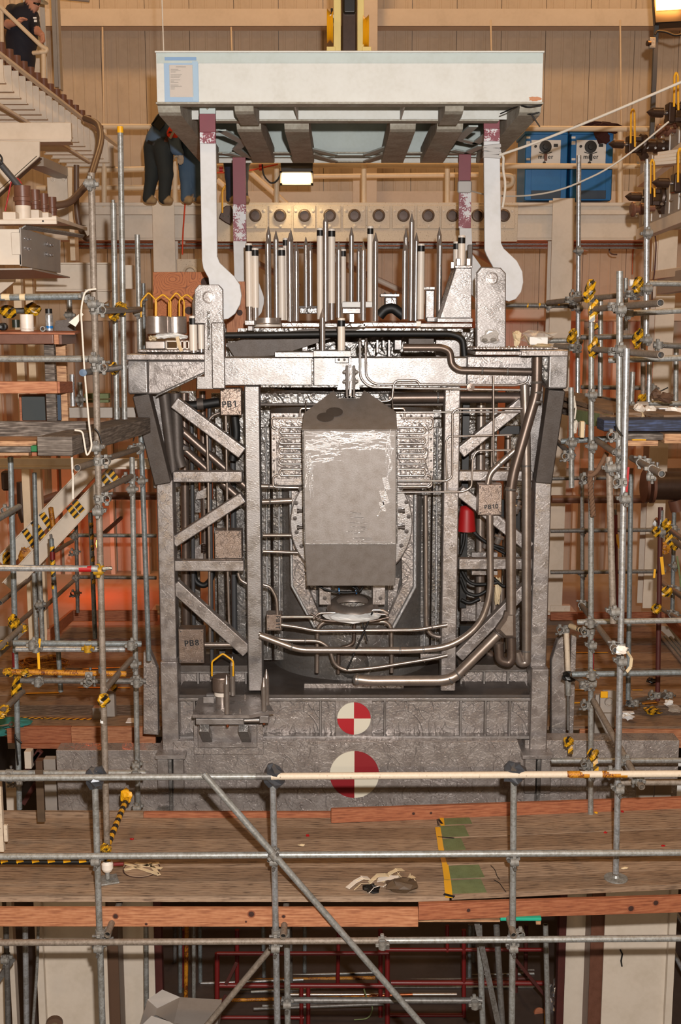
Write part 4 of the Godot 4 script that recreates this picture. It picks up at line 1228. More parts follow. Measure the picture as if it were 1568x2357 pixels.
func bays()->void:
	var d:=11.0
	var a:=thing("inner_equipment","dark plates, upright tubes and coils filling the machine's bay beneath the near outrigger","equipment",at(480,1530,d+0.3))
	for q in [[424,905,1530,0.045,11.3],[441,960,1530,0.02,11.2],[482,930,1530,0.02,10.9],[466,900,1300,0.035,11.5],[535,940,1560,0.03,11.4]]:
		part(a,"upright_tube",geo().tube([at(q[0],q[1],q[4]),at(q[0]+6,q[2],q[4])],q[3],8),M.pipe_dark if q[3]>0.03 else M.hose_grey)
	for q in [[500,940,514,1540,11.3],[540,900,600,1540,11.5],[448,1130,474,1180,11.6],[470,1150,498,1172,11.4],[448,1390,468,1520,11.5],[402,900,458,1545,12.2],[492,905,600,1545,12.25]]:
		part(a,"plate",pbox(geo(),q[0],q[1],q[2],q[3],q[4],0.05),M.steel_dark)
	for q in [[440,1250,468,1300],[450,1120,480,1150]]:
		part(a,"bright_plate",geo().prism(ats([[q[0],q[3]],[q[0]+4,q[1]+14],[q[2],q[1]],[q[2],q[3] - 5]],11.35),Vector3(0,0,-0.03)),M.steel)
	for k in 5:
		part(a,"insulator",geo().lathe(at(469,1254+k*4,11.2),Vector3.UP,[[0.0,-0.008],[0.027,-0.006],[0.027,0.004],[0.0,0.006]],10),M.valve_brown)
	part(a,"coiled_hose",geo().tube(bent(ats([[445,1310],[450,1340],[470,1350],[486,1335],[490,1312]],11.3),0.2),0.03,8),M.rubber)
	for q in [[[404,905],[410,1050],[418,1075]],[[378,905],[398,1070],[404,1120]]]:
		part(a,"sloping_pipe",geo().tube(bent(ats(q,10.75),0.3),0.055,10),M.steel_scale)
	part(a,"sloping_pipe",geo().tube(bent(ats([[412,985],[600,1150]],10.9),0.3),0.042,10),M.pipe_dark)
	part(a,"sloping_pipe",geo().tube(bent(ats([[415,1026],[590,1180]],10.95),0.3),0.042,10),M.pipe_dark)
	part(a,"elbow",geo().tube(bent(ats([[402,905],[410,930],[440,935],[505,925]],10.8),0.35),0.045,10),M.rubber)
	part(a,"collar",geo().lathe(at(462,930,10.8),Vector3(1,0.05,0),[[0.055,-0.03],[0.055,0.03]],12),M.steel_scale)
	for q in [[409,990],[420,1030]]:
		part(a,"clip_ring",geo().lathe(at(q[0],q[1],10.8),Vector3(0.2,1,0),[[0.062,-0.012],[0.062,0.012]],14),M.steel)
	part(a,"cross_tube",geo().tube(ats([[470,1486],[600,1488]],10.75),0.03,10),M.pipe)
	var b:=thing("inner_equipment","black cables, red sleeve and valves filling the machine's bay behind the PB10 box","equipment",at(1130,1530,d+0.3))
	for q in [[1108,910,1540,0.045,11.3],[1136,870,1075,0.012,10.6],[1170,1000,1500,0.03,11.3],[1155,1350,1560,0.03,11.2],[1140,1350,1560,0.035,11.25]]:
		part(b,"upright_tube",geo().tube([at(q[0],q[1],q[4]),at(q[0] - 4,q[2],q[4])],q[3],8),M.pipe)
	for q in [[1062,920,1078,1400,11.2,0],[1084,1000,1096,1100,11.3,1],[1086,1272,1146,1284,10.9,2],[1086,1314,1146,1324,10.9,2],[1062,1386,1112,1430,11.3,1],[1098,1386,1130,1440,11.2,2],[1058,1440,1110,1540,11.4,0],[1150,980,1200,1000,11.4,0],[1140,1150,1200,1240,11.6,0],[1040,900,1140,1545,12.3,3],[1158,900,1226,1545,12.2,3]]:
		part(b,"plate",pbox(geo(),q[0],q[1],q[2],q[3],q[4],0.06),[M.black,M.steel_dull,M.steel,M.steel_dark][q[5]])
	part(b,"red_sleeve",geo().lathe(at(1074,1222,10.95),Vector3.UP,[[0.09,0],[0.085,0.06],[0.07,0.2],[0.06,0.24],[0,0.25]],14,true),M.red)
	for q in [[[1078,1180],[1092,1230],[1140,1262],[1165,1275]],[[1072,1200],[1068,1250],[1060,1275]],[[1090,1225],[1120,1250],[1160,1262]],[[1062,1310],[1080,1345],[1120,1345],[1150,1340]],[[1060,1330],[1072,1365],[1100,1372],[1120,1360]],[[1062,1380],[1080,1390],[1105,1378]],[[1135,1330],[1160,1352],[1175,1340]]]:
		part(b,"cable",geo().tube(bent(ats(q,11.0),0.3),0.018,6),M.rubber)
	part(b,"yellowed_rag",geo().lump(at(1146,1360,11.05),Vector3(0.07,0.3,0.08),31,0.3),M.masking)
	for q in [[1148,1240],[1120,1250],[1190,1170],[1180,1140]]:
		part(b,"valve",geo().lathe(at(q[0],q[1],11.1),Vector3(0.3,1,0.2),[[0.0,-0.06],[0.03,-0.05],[0.03,0.0],[0.05,0.01],[0.05,0.03],[0.02,0.04],[0.02,0.08],[0.0,0.081]],10),M.tubing)
	part(b,"bent_pipe",geo().tube(bent(ats([[1136,1545],[1134,1510],[1120,1500],[1112,1480]],11.1),0.2),0.04,10),M.pipe_dark)
# ---------------------------------------------------------------- pipes on the machine's face
func pipe(label:String,pts:Array,d:float,r:float,m:Material,bend:=0.1,rings:=[])->void:
	var path:=bent(ats(pts,d),bend,7)
	var o:=thing("pipe",label,"pipe",path[-1])
	part(o,"run",geo().tube(path,r,14 if r>0.02 else 8),m)
	for q in rings:
		var p:=at(q[0],q[1],d)
		var best:=0
		for k in path.size() - 1:
			if ((path[k]+path[k+1])/2.0).distance_to(p)<((path[best]+path[best+1])/2.0).distance_to(p):
				best=k
		var dir:Vector3=(path[best+1] - path[best]).normalized()
		var on:Vector3=path[best]+dir*clampf((p - path[best]).dot(dir),0,path[best].distance_to(path[best+1]))
		part(o,"weld_ring",geo().lathe(on,dir,[[r,-0.008],[r+0.0035,-0.003],[r+0.0035,0.003],[r,0.008]],14),M.steel_dark)
func machine_pipes()->void:
	var o:=thing("pipe","thick brown steel drain pipe descending the far post, with tee and long sloping leg","pipe",at(830,1572,10.2))
	var r:=0.047
	part(o,"top_stub",geo().tube(bent(ats([[1237,822],[1236,905],[1222,950],[1182,1090],[1176,1130]],10.24),0.35,8),r,16),M.pipe_dark)
	part(o,"straight_run",geo().tube(ats([[1176,1120],[1177,1412]],10.24),r*0.97,16),M.pipe)
	part(o,"tee",geo().prism(ats([[1164,1410],[1188,1410],[1189,1470],[1162,1470],[1142,1450],[1160,1425]],10.19),Vector3(0,0,-0.09),0.03),M.pipe)
	part(o,"collar",geo().lathe(at(1149,1458,10.235),at(1142,1466,10.235) - at(1158,1446,10.235),[[0.05,-0.01],[0.062,-0.004],[0.062,0.01],[0.05,0.014]],18),M.steel_scale)
	part(o,"sloping_leg",geo().tube(bent(ats([[1150,1456],[1048,1558],[1020,1566],[850,1567],[818,1563]],10.235),0.16,8),r*1.0,16),M.pipe)
	part(o,"outlet_dome",geo().lathe(at(822,1564,10.24),Vector3(-1,0.1,0.1),[[0.047,-0.03],[0.056,0.0],[0.04,0.03],[0.0,0.045]],14,true),M.steel_dark)
	part(o,"drop_elbow",geo().tube(bent(ats([[1177,1466],[1178,1515],[1172,1526],[1150,1520],[1148,1480]],10.28),0.12,7),r*0.95,14),M.pipe_dark)
	for y in [880,903,925,1126]:
		part(o,"weld_ring",geo().lathe(at(1236 if y<1000 else 1176,y,10.24),Vector3.UP,[[r,-0.01],[r+0.004,0],[r,0.01]],16),M.steel_dark)
	for q in [[1055,1551],[1036,1563]]:
		part(o,"weld_ring",geo().lathe(at(q[0],q[1],10.235),Vector3(1,0.7,0),[[r,-0.01],[r+0.004,0],[r,0.01]],16),M.steel_dark)
	pipe("straight thick steel pipe ending in an elbow, between the drain pipe and far post",[[1208,885],[1210,960],[1212,1080],[1212,1500],[1212,1526],[1198,1526],[1190,1500]],10.42,0.043,M.pipe,0.1,[[1212,1072],[1212,1498]])
	pipe("curved steel pipe sweeping down from the PB10 box and across under the hood",[[1128,1185],[1130,1370],[1105,1440],[1040,1488],[960,1497],[690,1496],[645,1480],[598,1462]],10.3,0.031,M.pipe,0.55,[[975,1496],[670,1492],[920,1497]])
	pipe("short bent pipe joining the PB10 box to the thick drain pipe",[[1123,1114],[1128,1090],[1150,1068],[1186,1036]],10.38,0.028,M.pipe,0.25,[[1150,1066],[1170,1050]])
	pipe("wavy small pipe dipping under the hood port towards the far inner post",[[596,1458],[650,1474],[735,1475],[758,1490],[770,1530],[795,1543],[860,1538],[1000,1515],[1030,1508]],10.36,0.018,M.pipe,0.22,[[703,1475]])
	pipe("long level small pipe leaving the PB11 box below the bowl port",[[648,1438],[690,1444],[725,1452],[960,1450],[1000,1443],[1030,1438]],10.3,0.018,M.pipe,0.2,[[995,1444]])
	pipe("short level small pipe from the PB11 box to the collar",[[648,1420],[726,1420]],10.36,0.016,M.pipe,0.1)
	pipe("arched thin pipe from the inner post down into the PB11 box",[[606,1346],[622,1350],[637,1375],[639,1415]],10.4,0.016,M.pipe,0.2)
	pipe("upside-down U pipe standing on the vessel's lower ring below the port",[[730,1548],[731,1445],[745,1431],[890,1431],[901,1445],[902,1548]],10.6,0.02,M.pipe,0.1)
	pipe("S-bent pipe behind the sloping strap under the port",[[816,1432],[815,1480],[800,1488],[780,1492],[779,1550]],10.7,0.02,M.pipe_dark,0.1)
	pipe("thin bracket pipe along the far inner post's stay",[[980,1140],[982,1440],[990,1460],[1015,1468],[1048,1462]],10.62,0.022,M.pipe,0.12)
	pipe("upper stub pipe with rusty collar from the inner post to the flange",[[604,1155],[672,1152]],10.5,0.026,M.pipe,0.1,[[622,1154]])
	pipe("middle thin stub pipe from the inner post to the flange",[[606,1232],[676,1232]],10.5,0.017,M.pipe)
	pipe("lower thin stub pipe from the inner post to the flange",[[606,1269],[692,1272]],10.5,0.017,M.pipe)
	pipe("collared stub pipe below the looped tube panel",[[602,1119],[640,1120]],10.52,0.022,M.pipe,0.1,[[620,1119]])
	pipe("black jacketed pipe along the machine's top, elbowed down at its far end",[[516,772],[820,768],[1040,768],[1066,778],[1070,824]],10.95,0.03,M.rubber,0.22)
	pipe("brown pipe stepping down across the head beam to the drain pipe",[[928,800],[1018,800],[1036,808],[1040,840],[1056,852],[1232,856]],10.36,0.033,M.pipe_dark,0.2,[[1168,856],[1110,854]])
	pipe("thick brown pipe level beneath the head beam",[[895,916],[1000,915],[1202,915]],10.66,0.05,M.pipe_dark,0.1,[[1008,915],[1046,915]])
	pipe("outer of two thin tubes turning off the head beam",[[829,788],[829,870],[850,891],[960,894],[1215,898],[1219,880]],10.42,0.011,M.tubing,0.12)
	pipe("inner of two thin tubes turning off the head beam",[[842,788],[843,868],[862,884],[960,885],[1190,887],[1214,880],[1219,862]],10.42,0.011,M.tubing,0.12)
	pipe("thin tube stepping over two others below the head beam",[[878,924],[903,922],[906,885],[913,876],[960,876],[966,884]],10.4,0.011,M.tubing,0.05)
	pipe("thin tube running straight from the hood's roof across the far bay",[[905,949],[1204,948]],10.44,0.009,M.tubing)
	pipe("thin tube rising beside the far inner post then turning across the bay",[[905,1107],[1028,1107],[1041,1098],[1042,950],[1052,941],[1204,940]],10.4,0.01,M.tubing,0.05)
	pipe("thin tube hooked over the far inner post at the brace",[[1030,1128],[1026,1020],[1032,1004],[1060,1004],[1178,1001]],10.42,0.009,M.tubing,0.06)
	pipe("thin tube below the looped panel turning up into the far bay",[[905,1133],[1066,1132],[1086,1122],[1088,1055],[1098,1037],[1180,1036]],10.4,0.01,M.tubing,0.07)
	pipe("doubled thin return tube at the far looped panel's lower corner",[[915,1120],[985,1120],[994,1110],[994,1095]],10.42,0.009,M.tubing,0.05)
	pipe("thin upright tube in front of the far bay's diagonal",[[1136,865],[1137,1066],[1146,1076],[1175,1076]],10.38,0.009,M.pipe,0.08)
	pipe("thin tube curving down from the PB1 box",[[506,950],[488,957],[476,975],[480,1110],[484,1490]],10.66,0.014,M.pipe,0.15)
	pipe("slender tube dropping from the PB1 box behind the braces",[[520,956],[523,1120],[524,1300],[528,1440],[540,1466],[560,1470]],10.66,0.013,M.pipe,0.12)
	pipe("black bent hose beneath the PB1 box",[[540,956],[545,1000],[540,1030],[535,1060]],10.9,0.04,M.rubber,0.2)
	pipe("level small pipe from the PB8 box to the inner post",[[470,1484],[580,1484]],10.56,0.024,M.pipe)
	pipe("small pipe bending off the inner post above the level pipe",[[548,1318],[553,1335],[572,1345]],10.6,0.016,M.pipe,0.1)
	solo("small_bracket","square lever tab hanging beside the far inner post's foot","bracket",rect(968,1506,1018,1517,10.4,0.03).join(rect(976,1512,979,1525,10.39,0.02)),M.steel)
	solo("rod_knob","round knob clamp on the two thin tubes under the head beam","clamp",geo().lathe(at(1083,891,10.36),Vector3(0,0,1),[[0.0,-0.04],[0.035,-0.04],[0.035,0.03],[0.012,0.032],[0.01,0.04],[0,0.041]],16),M.pipe_dark)
# ---------------------------------------------------------------- what stands on the machine's top
func level(px:float,py:float,y:float)->Vector3:
	var r:=at(px,py,1.0) - EYE
	return EYE+r*((y - EYE.y)/r.y)
func machine_top()->void:
	var o:=thing("lug","tall scuffed steel lug plate holding the near strap arm's pin","lug",at(485,897,10.18))
	part(o,"plate",geo().prism(ats([[448,667],[458,655],[503,655],[513,666],[514,742],[517,746],[517,896],[453,896],[453,866],[470,866],[470,745],[448,745]],10.14),Vector3(0,0,-0.06),0.006),M.steel_bright)
	part(o,"rib",pbox(geo(),487,742,517,895,10.1,0.05,0.01),M.steel_bright)
	part(o,"slot",pbox(geo(),477,716,484,806,10.13,0.02,0.004),M.steel_dark)
	part(o,"pin",geo().lathe(at(481,684,10.14),Vector3(0,0,1),[[0.056,0],[0.056,0.012],[0.045,0.014],[0.042,0.006],[0.0,0.008]],24),M.steel)
	var p:=thing("lug","broad scuffed steel lug plate holding the taped strap arm's pin","lug",at(1131,800,10.75))
	part(p,"plate",geo().prism(ats([[1097,628],[1108,614],[1153,616],[1165,629],[1165,801],[1097,801]],10.7),Vector3(0,0,-0.08),0.01),M.steel_bright)
	part(p,"pin",geo().lathe(at(1133,641,10.7),Vector3(0,0,1),[[0.058,0],[0.058,0.012],[0.047,0.014],[0.044,0.006],[0.0,0.008]],24),M.steel)
	var q:=thing("pedestal","tapered polished steel pedestal with clamps on top, under the rear strap arm","pedestal",at(1048,742,11.3))
	part(q,"front",geo().prism(ats([[1050,616],[1086,617],[1086,733],[1012,733]],11.2),Vector3(0,0,-0.5),0.008),M.steel_bright)
	part(q,"side",geo().prism([at(1050,616,11.2),at(1012,733,11.2),at(1006,733,11.45),at(1037,628,11.45)],Vector3(0.02,0,-0.01)),M.steel)
	part(q,"cap",pbox(geo(),1047,611,1088,617,11.16,0.45,0.004),M.steel)
	part(q,"foot",pbox(geo(),1007,732,1089,742,11.15,0.6,0.006),M.steel_bright)
	for s in [[1051,594,1061,612],[1074,594,1084,612],[1038,602,1046,618]]:
		part(q,"clamp",pbox(geo(),s[0],s[1],s[2],s[3],11.2,0.06,0.006),M.tubing)
	for s in [[1057,563,1070,596],[1077,563,1088,612]]:
		part(q,"clevis",pbox(geo(),s[0],s[1],s[2],s[3],11.3,0.05,0.006),M.steel_scale)
	var c:=thing("top_structure","dark gusseted steel structure behind the head beam carrying the guide rods","machine top",at(810,822,11.9))
	part(c,"back_plate",pbox(geo(),520,755,1095,835,12.4,0.03,0.0),M.steel_dark)
	part(c,"top_deck",geo().box(Vector3(at(806,744,11.8).x,at(800,752,11.8).y - 0.03,-12.2),Vector3(2.2,0.03,1.6),Basis(),0.0),M.steel_dark)
	part(c,"gusset",geo().prism(ats([[520,790],[560,782],[700,757],[830,757],[640,818],[540,822]],11.3),Vector3(0,0,-0.03)),M.steel_scale)
	part(c,"gusset",geo().prism(ats([[525,785],[590,785],[620,760],[660,760],[560,822],[530,822]],11.7),Vector3(0,0,-0.03)),M.steel_dark)
	for s in [[695,781,709,812,0],[727,781,737,812,0],[590,785,596,800,0],[612,782,616,800,0],[866,782,872,812,0],[893,782,899,822,1],[908,782,925,806,1],[1003,782,1060,822,1],[880,783,886,800,0],[630,770,690,792,2],[940,775,1000,800,2]]:
		part(c,"stiffener",pbox(geo(),s[0],s[1],s[2],s[3],11.45,0.05,0.008),[M.steel,M.steel_bright,M.steel_scale][s[4]])
	for s in [[648,743,742,753,0],[740,744,842,754,1],[836,742,960,752,0],[958,739,970,752,2],[968,744,1088,754,3],[563,737,586,749,3],[570,750,582,762,3]]:
		part(c,"cross_bar",pbox(geo(),s[0],s[1],s[2],s[3],11.05,0.25,0.006),[M.steel,M.steel_dark,M.pvc,M.steel_bright][s[4]])
	var fl:=thing("ring_flange","round polished flange under the guide rods, over the black jacketed pipe","flange",at(616,756,11.4))
	part(fl,"flange",geo().lathe(at(616,753,11.4),Vector3.UP,[[0.0,0],[0.14,0.0],[0.15,0.01],[0.15,0.03],[0.14,0.035],[0.135,0.04],[0.135,0.09],[0.0,0.091]],28),M.tubing)
	part(fl,"plastic_ring",geo().lathe(at(616,752,11.4),Vector3.UP,[[0.152,0.0],[0.152,0.022]],28),M.pvc)
	var e:=thing("vent_elbow","dark elbow duct with a square flange among the guide rods","duct",at(900,738,11.7))
	part(e,"elbow",geo().tube(bent(ats([[873,728],[886,712],[905,708],[930,728]],11.55),0.2),0.05,12),M.rubber)
	part(e,"neck",pbox(geo(),885,682,915,712,11.8,0.15,0.02),M.steel)
	part(e,"flange",pbox(geo(),876,676,920,683,11.75,0.25,0.005),M.steel_bright)
	for x in [886,900,911]:
		bolt(e,at(x,676,11.8),0.009,Vector3.UP)
	var l:=thing("white_block","long white plastic block on clamps among the guide rods","block",at(822,720,11.5))
	part(l,"block",pbox(geo(),787,694,858,708,11.5,0.1,0.01),M.white)
	part(l,"clamp",pbox(geo(),788,709,832,722,11.55,0.08,0.008),M.steel_bright)
	part(l,"stem",pbox(geo(),804,722,816,742,11.6,0.06,0.006),M.tubing)
	var k:=thing("box_column","short square steel post standing beside the tapered pedestal","post",at(990,738,11.6))
	part(k,"post",pbox(geo(),980,668,1000,738,11.6,0.09,0.008),M.steel_bright)
	part(k,"cap",pbox(geo(),974,660,1002,667,11.58,0.14,0.004),M.steel)
	part(k,"foot",pbox(geo(),983,730,1008,741,11.5,0.12,0.006),M.steel_bright)
	var bx:=thing("dark_box","low dark steel box behind the guide rods","box",at(718,722,12.0))
	part(bx,"body",pbox(geo(),690,709,747,722,11.9,0.2,0.006),M.steel_dark)
	part(bx,"lid",pbox(geo(),688,704,749,710,11.88,0.24,0.004),M.steel_scale)
	var vt:=thing("tube_union","twin tube union standing on the head beam","pipe union",at(836,800,10.6))
	for x in [829,843]:
		part(vt,"nut",geo().lathe(at(x,797,10.45),Vector3.UP,[[0.02,0],[0.02,0.05],[0.012,0.055],[0.012,0.07],[0.0,0.071]],6),M.steel_scale)
	part(vt,"bridge",pbox(geo(),826,782,846,789,10.45,0.05,0.005),M.tubing)
	var n:=0
	for s in [[362,25,10.45],[404,26,10.6]]:
		var g:=thing("canister",["shiny steel canister nearer the hall's side on the corner plate, with yellow bail","shiny steel canister beside the white tubes on the corner plate, with yellow bail"][n],"canister",at(s[0],772,s[2]),"steel canisters with yellow bails")
		var r:float=s[1]*s[2]/FOCAL
		part(g,"body",geo().lathe(at(s[0],768,s[2]),Vector3.UP,[[r*0.97,0],[r,0.01],[r,0.15],[r*0.97,0.155],[r*0.9,0.15],[0.0,0.15]],24),M.tubing)
		for b in 2:
			var x:float=s[0]+[[-24,9],[-2,22]][n][b]
			part(g,"bail",geo().tube(bent(ats([[x - 13,730],[x - 13,693 - b*3],[x+4,673+b*4],[x+22,692],[x+22,730]],s[2]),0.02),0.008,6),M.yellow)
		n+=1
	var ju:=thing("paper_pile","torn white paper and tape heaped under the steel canisters","paper pile",at(384,803,10.35))
	for s in [[352,778,0.1,3],[372,774,0.16,4],[398,772,0.16,5],[418,776,0.1,6]]:
		part(ju,"paper",geo().lump(at(s[0],s[1],10.4),Vector3(s[2],0.045,0.1),s[3],0.5),M.white if s[3] != 3 else M.masking)
	part(ju,"clear_tray",pbox(geo(),334,785,380,804,10.33,0.2,0.01),M.tubing)
	for x in [381,414,425]:
		var f:=geo()
		for w in [[0,784,3,804],[26 if x==381 else 8,784,29 if x==381 else 11,804],[0,784,29 if x==381 else 11,787],[0,801,29 if x==381 else 11,804]]:
			pbox(f,x+w[0],w[1],x+w[2],w[3],10.31,0.06,0.002)
		part(ju,"buckle",f,M.pvc)
	part(ju,"tape_end",geo().strip([at(408,775,10.3),at(412,795,10.28),at(418,808,10.25)],Vector3.RIGHT,0.03),M.masking)
	var fb:=thing("bag","clear plastic bag of bolts slumped against the broad lug","bag",at(1130,800,10.62))
	part(fb,"bag",geo().lump(at(1128,776,10.6),Vector3(0.2,0.12,0.1),14,0.35),M.film)
	for s in [[1116,783,3],[1136,782,4]]:
		part(fb,"bolt_head",geo().lump(at(s[0],s[1],10.6),Vector3(0.06,0.035,0.05),s[2],0.15),M.steel_scale)
	var fc:=thing("wrapping","crumpled clear wrapping and masking tape on the far corner plate","wrapping",at(1225,800,10.5))
	part(fc,"sheet",geo().lump(at(1238,775,10.55),Vector3(0.34,0.12,0.25),15,0.4),M.film)
	part(fc,"carton",pbox(geo(),1219,775,1262,794,10.45,0.1,0.006),M.white)
	part(fc,"tape_scrap",geo().lump(at(1190,778,10.5),Vector3(0.09,0.14,0.08),16,0.5),M.masking)
	part(fc,"tape_scrap",geo().strip([at(1180,764,10.5),at(1195,782,10.48),at(1208,772,10.46),at(1222,797,10.44)],Vector3(0,0.3,1),0.03),M.masking)
	part(fc,"flap",geo().lump(at(1250,795,10.45),Vector3(0.2,0.04,0.15),17,0.4),M.masking)
	for k2 in 9:
		bolt(fc,at([1100,1120,1138,1150,1172,1192,1200,1207,1214][k2],799,10.4),0.008,Vector3.UP,M.tubing)
	var py:=thing("plywood_board","swirl-grained plywood board standing behind the steel canisters","plywood",at(415,770,11.8))
	part(py,"board",geo().prism(ats([[352,626],[476,626],[512,640],[512,770],[352,770]],11.6),Vector3(0,0,-0.02),0.002),M.plywood)
	part(py,"knot",geo().lathe(at(474,650,11.6),Vector3(0,0,1),[[0.05,0],[0.0,0.0015]],14),M.knot)
	part(py,"knot",geo().lathe(at(435,715,11.6),Vector3(0,0,1),[[0.04,0],[0.0,0.0015]],14),M.knot)
	var pt:=thing("timber_post","upright fir board between the near lug and the guide rods","timber",at(540,765,11.7),"",Basis(Vector3(0,0,1),PI/2))
	part(pt,"board",pbox(geo(),521,648,566,765,11.9,0.04),M.fir)
	part(pt,"knot",geo().lathe(at(552,720,11.9),Vector3(0,0,1),[[0.03,0],[0.0,0.0015]],14),M.knot)
	front_bracket()
func front_bracket()->void:
	var y:=at(508,1647,9.9).y
	var o:=thing("bracket_shelf","flat steel shelf plate bracketed off the base, carrying pointed pins and a can","shelf",Vector3(at(520,1650,9.9).x,y - 0.12,-10.1))
	part(o,"plate",geo().prism([level(443,1645,y),level(574,1647,y),level(631,1636,y),level(606,1598,y),level(457,1606,y)],Vector3(0,-0.028,0),0.003),M.steel)
	part(o,"front_bar",pbox(geo(),450,1654,562,1669,9.98,0.06,0.008),M.steel_bright)
	part(o,"cross_pipe",geo().tube([at(562,1658,10.05),at(598,1657,10.05)],0.022,10),M.tubing)
	part(o,"end_block",pbox(geo(),597,1648,619,1665,9.97,0.09,0.006),M.steel_bright)
	for q in [[524,1673],[608,1667]]:
		part(o,"nut",geo().lathe(at(q[0],q[1],10.0),Vector3.UP,[[0.015,0],[0.015,0.03],[0,0.031]],6),M.copper)
	for q in [[553,1641],[564,1608]]:
		part(o,"stud",geo().lathe(level(q[0],q[1],y),Vector3.UP,[[0.008,0],[0.008,0.035],[0.004,0.04],[0,0.041]],8),M.tubing)
	part(o,"rear_block",geo().box(level(500,1606,y)+Vector3(0,0.02,0),Vector3(0.2,0.04,0.06)),M.steel_bright)
	var c:=level(512,1618,y)
	var g:=thing("can","steel can with a tall yellow bail standing on the bracket shelf","can",c)
	part(g,"body",geo().lathe(c+Vector3(0,0.12,0),Vector3.UP,[[0.085,0],[0.09,0.01],[0.09,0.13],[0.086,0.14],[0.08,0.138],[0.0,0.137]],24),M.box_steel)
	part(g,"base_post",geo().lathe(c,Vector3.UP,[[0.06,0],[0.06,0.12]],16),M.tubing)
	part(g,"tape_band",geo().lathe(c+Vector3(0,0.08,0),Vector3.UP,[[0.075,0],[0.072,0.05]],16),M.pvc)
	part(g,"bail",geo().tube(bent(ats([[488,1556],[488,1523],[513,1504],[537,1521],[537,1556]],10.1),0.02),0.009,6),M.yellow)
	part(g,"hanger_plate",geo().box(c+Vector3(-0.12,0.05,0.06),Vector3(0.1,0.06,0.015)),M.steel_bright)
	var n:=0
	for q in [[523,1553,1643,9.93],[536,1511,1600,10.2],[608,1559,1636,9.98],[614,1540,1622,10.12]]:
		rod(["pointed steel pin at the bracket shelf's front edge","tall pointed steel pin behind the can on the bracket shelf","pointed steel pin at the bracket shelf's outer corner","pointed steel pin behind the one at the shelf's outer corner"][n],q[0],q[1],q[2],0.0245,q[3],"steel pins on the bracket shelf")
		n+=1
# ---------------------------------------------------------------- guide rods
func rod(label:String,x:float,y0:float,y1:float,r:float,d:float,group:String)->void:
	var lo:=at(x,y1,d)
	var h:=at(x,y0,d).y - lo.y
	var o:=thing("guide_rod",label,"guide rod",lo,group)
	part(o,"shaft",geo().lathe(lo,Vector3.UP,[[0,0],[r,0],[r,h - 0.085],[r*0.97,h - 0.08]],18),M.rod)
	part(o,"point",geo().lathe(lo+Vector3(0,h - 0.08,0),Vector3.UP,[[r*0.97,0],[r*0.6,0.032],[0.004,0.078],[0.0,0.08]],18),M.tubing)
func sleeve(label:String,x:float,y0:float,y1:float,r:float,d:float,foot:=0.0)->void:
	var lo:=at(x,y1,d)
	var h:=at(x,y0,d).y - lo.y
	var o:=thing("plastic_tube",label,"plastic tube",lo,"white plastic tubes with black tape bands")
	part(o,"tube",geo().lathe(lo+Vector3(0,foot,0),Vector3.UP,[[r,0],[r,h - foot - 0.004],[r*0.93,h - foot],[r*0.84,h - foot],[r*0.84,h - foot - 0.1],[0,h - foot - 0.1]],16),M.pvc)
	part(o,"tape_band",geo().lathe(lo+Vector3(0,h - 0.075,0),Vector3.UP,[[r*1.02,0],[r*1.02,0.055]],16),M.black)
	if foot>0.0:
		part(o,"steel_foot",geo().lathe(lo,Vector3.UP,[[r*0.8,0],[r*0.8,foot]],14),M.tubing)
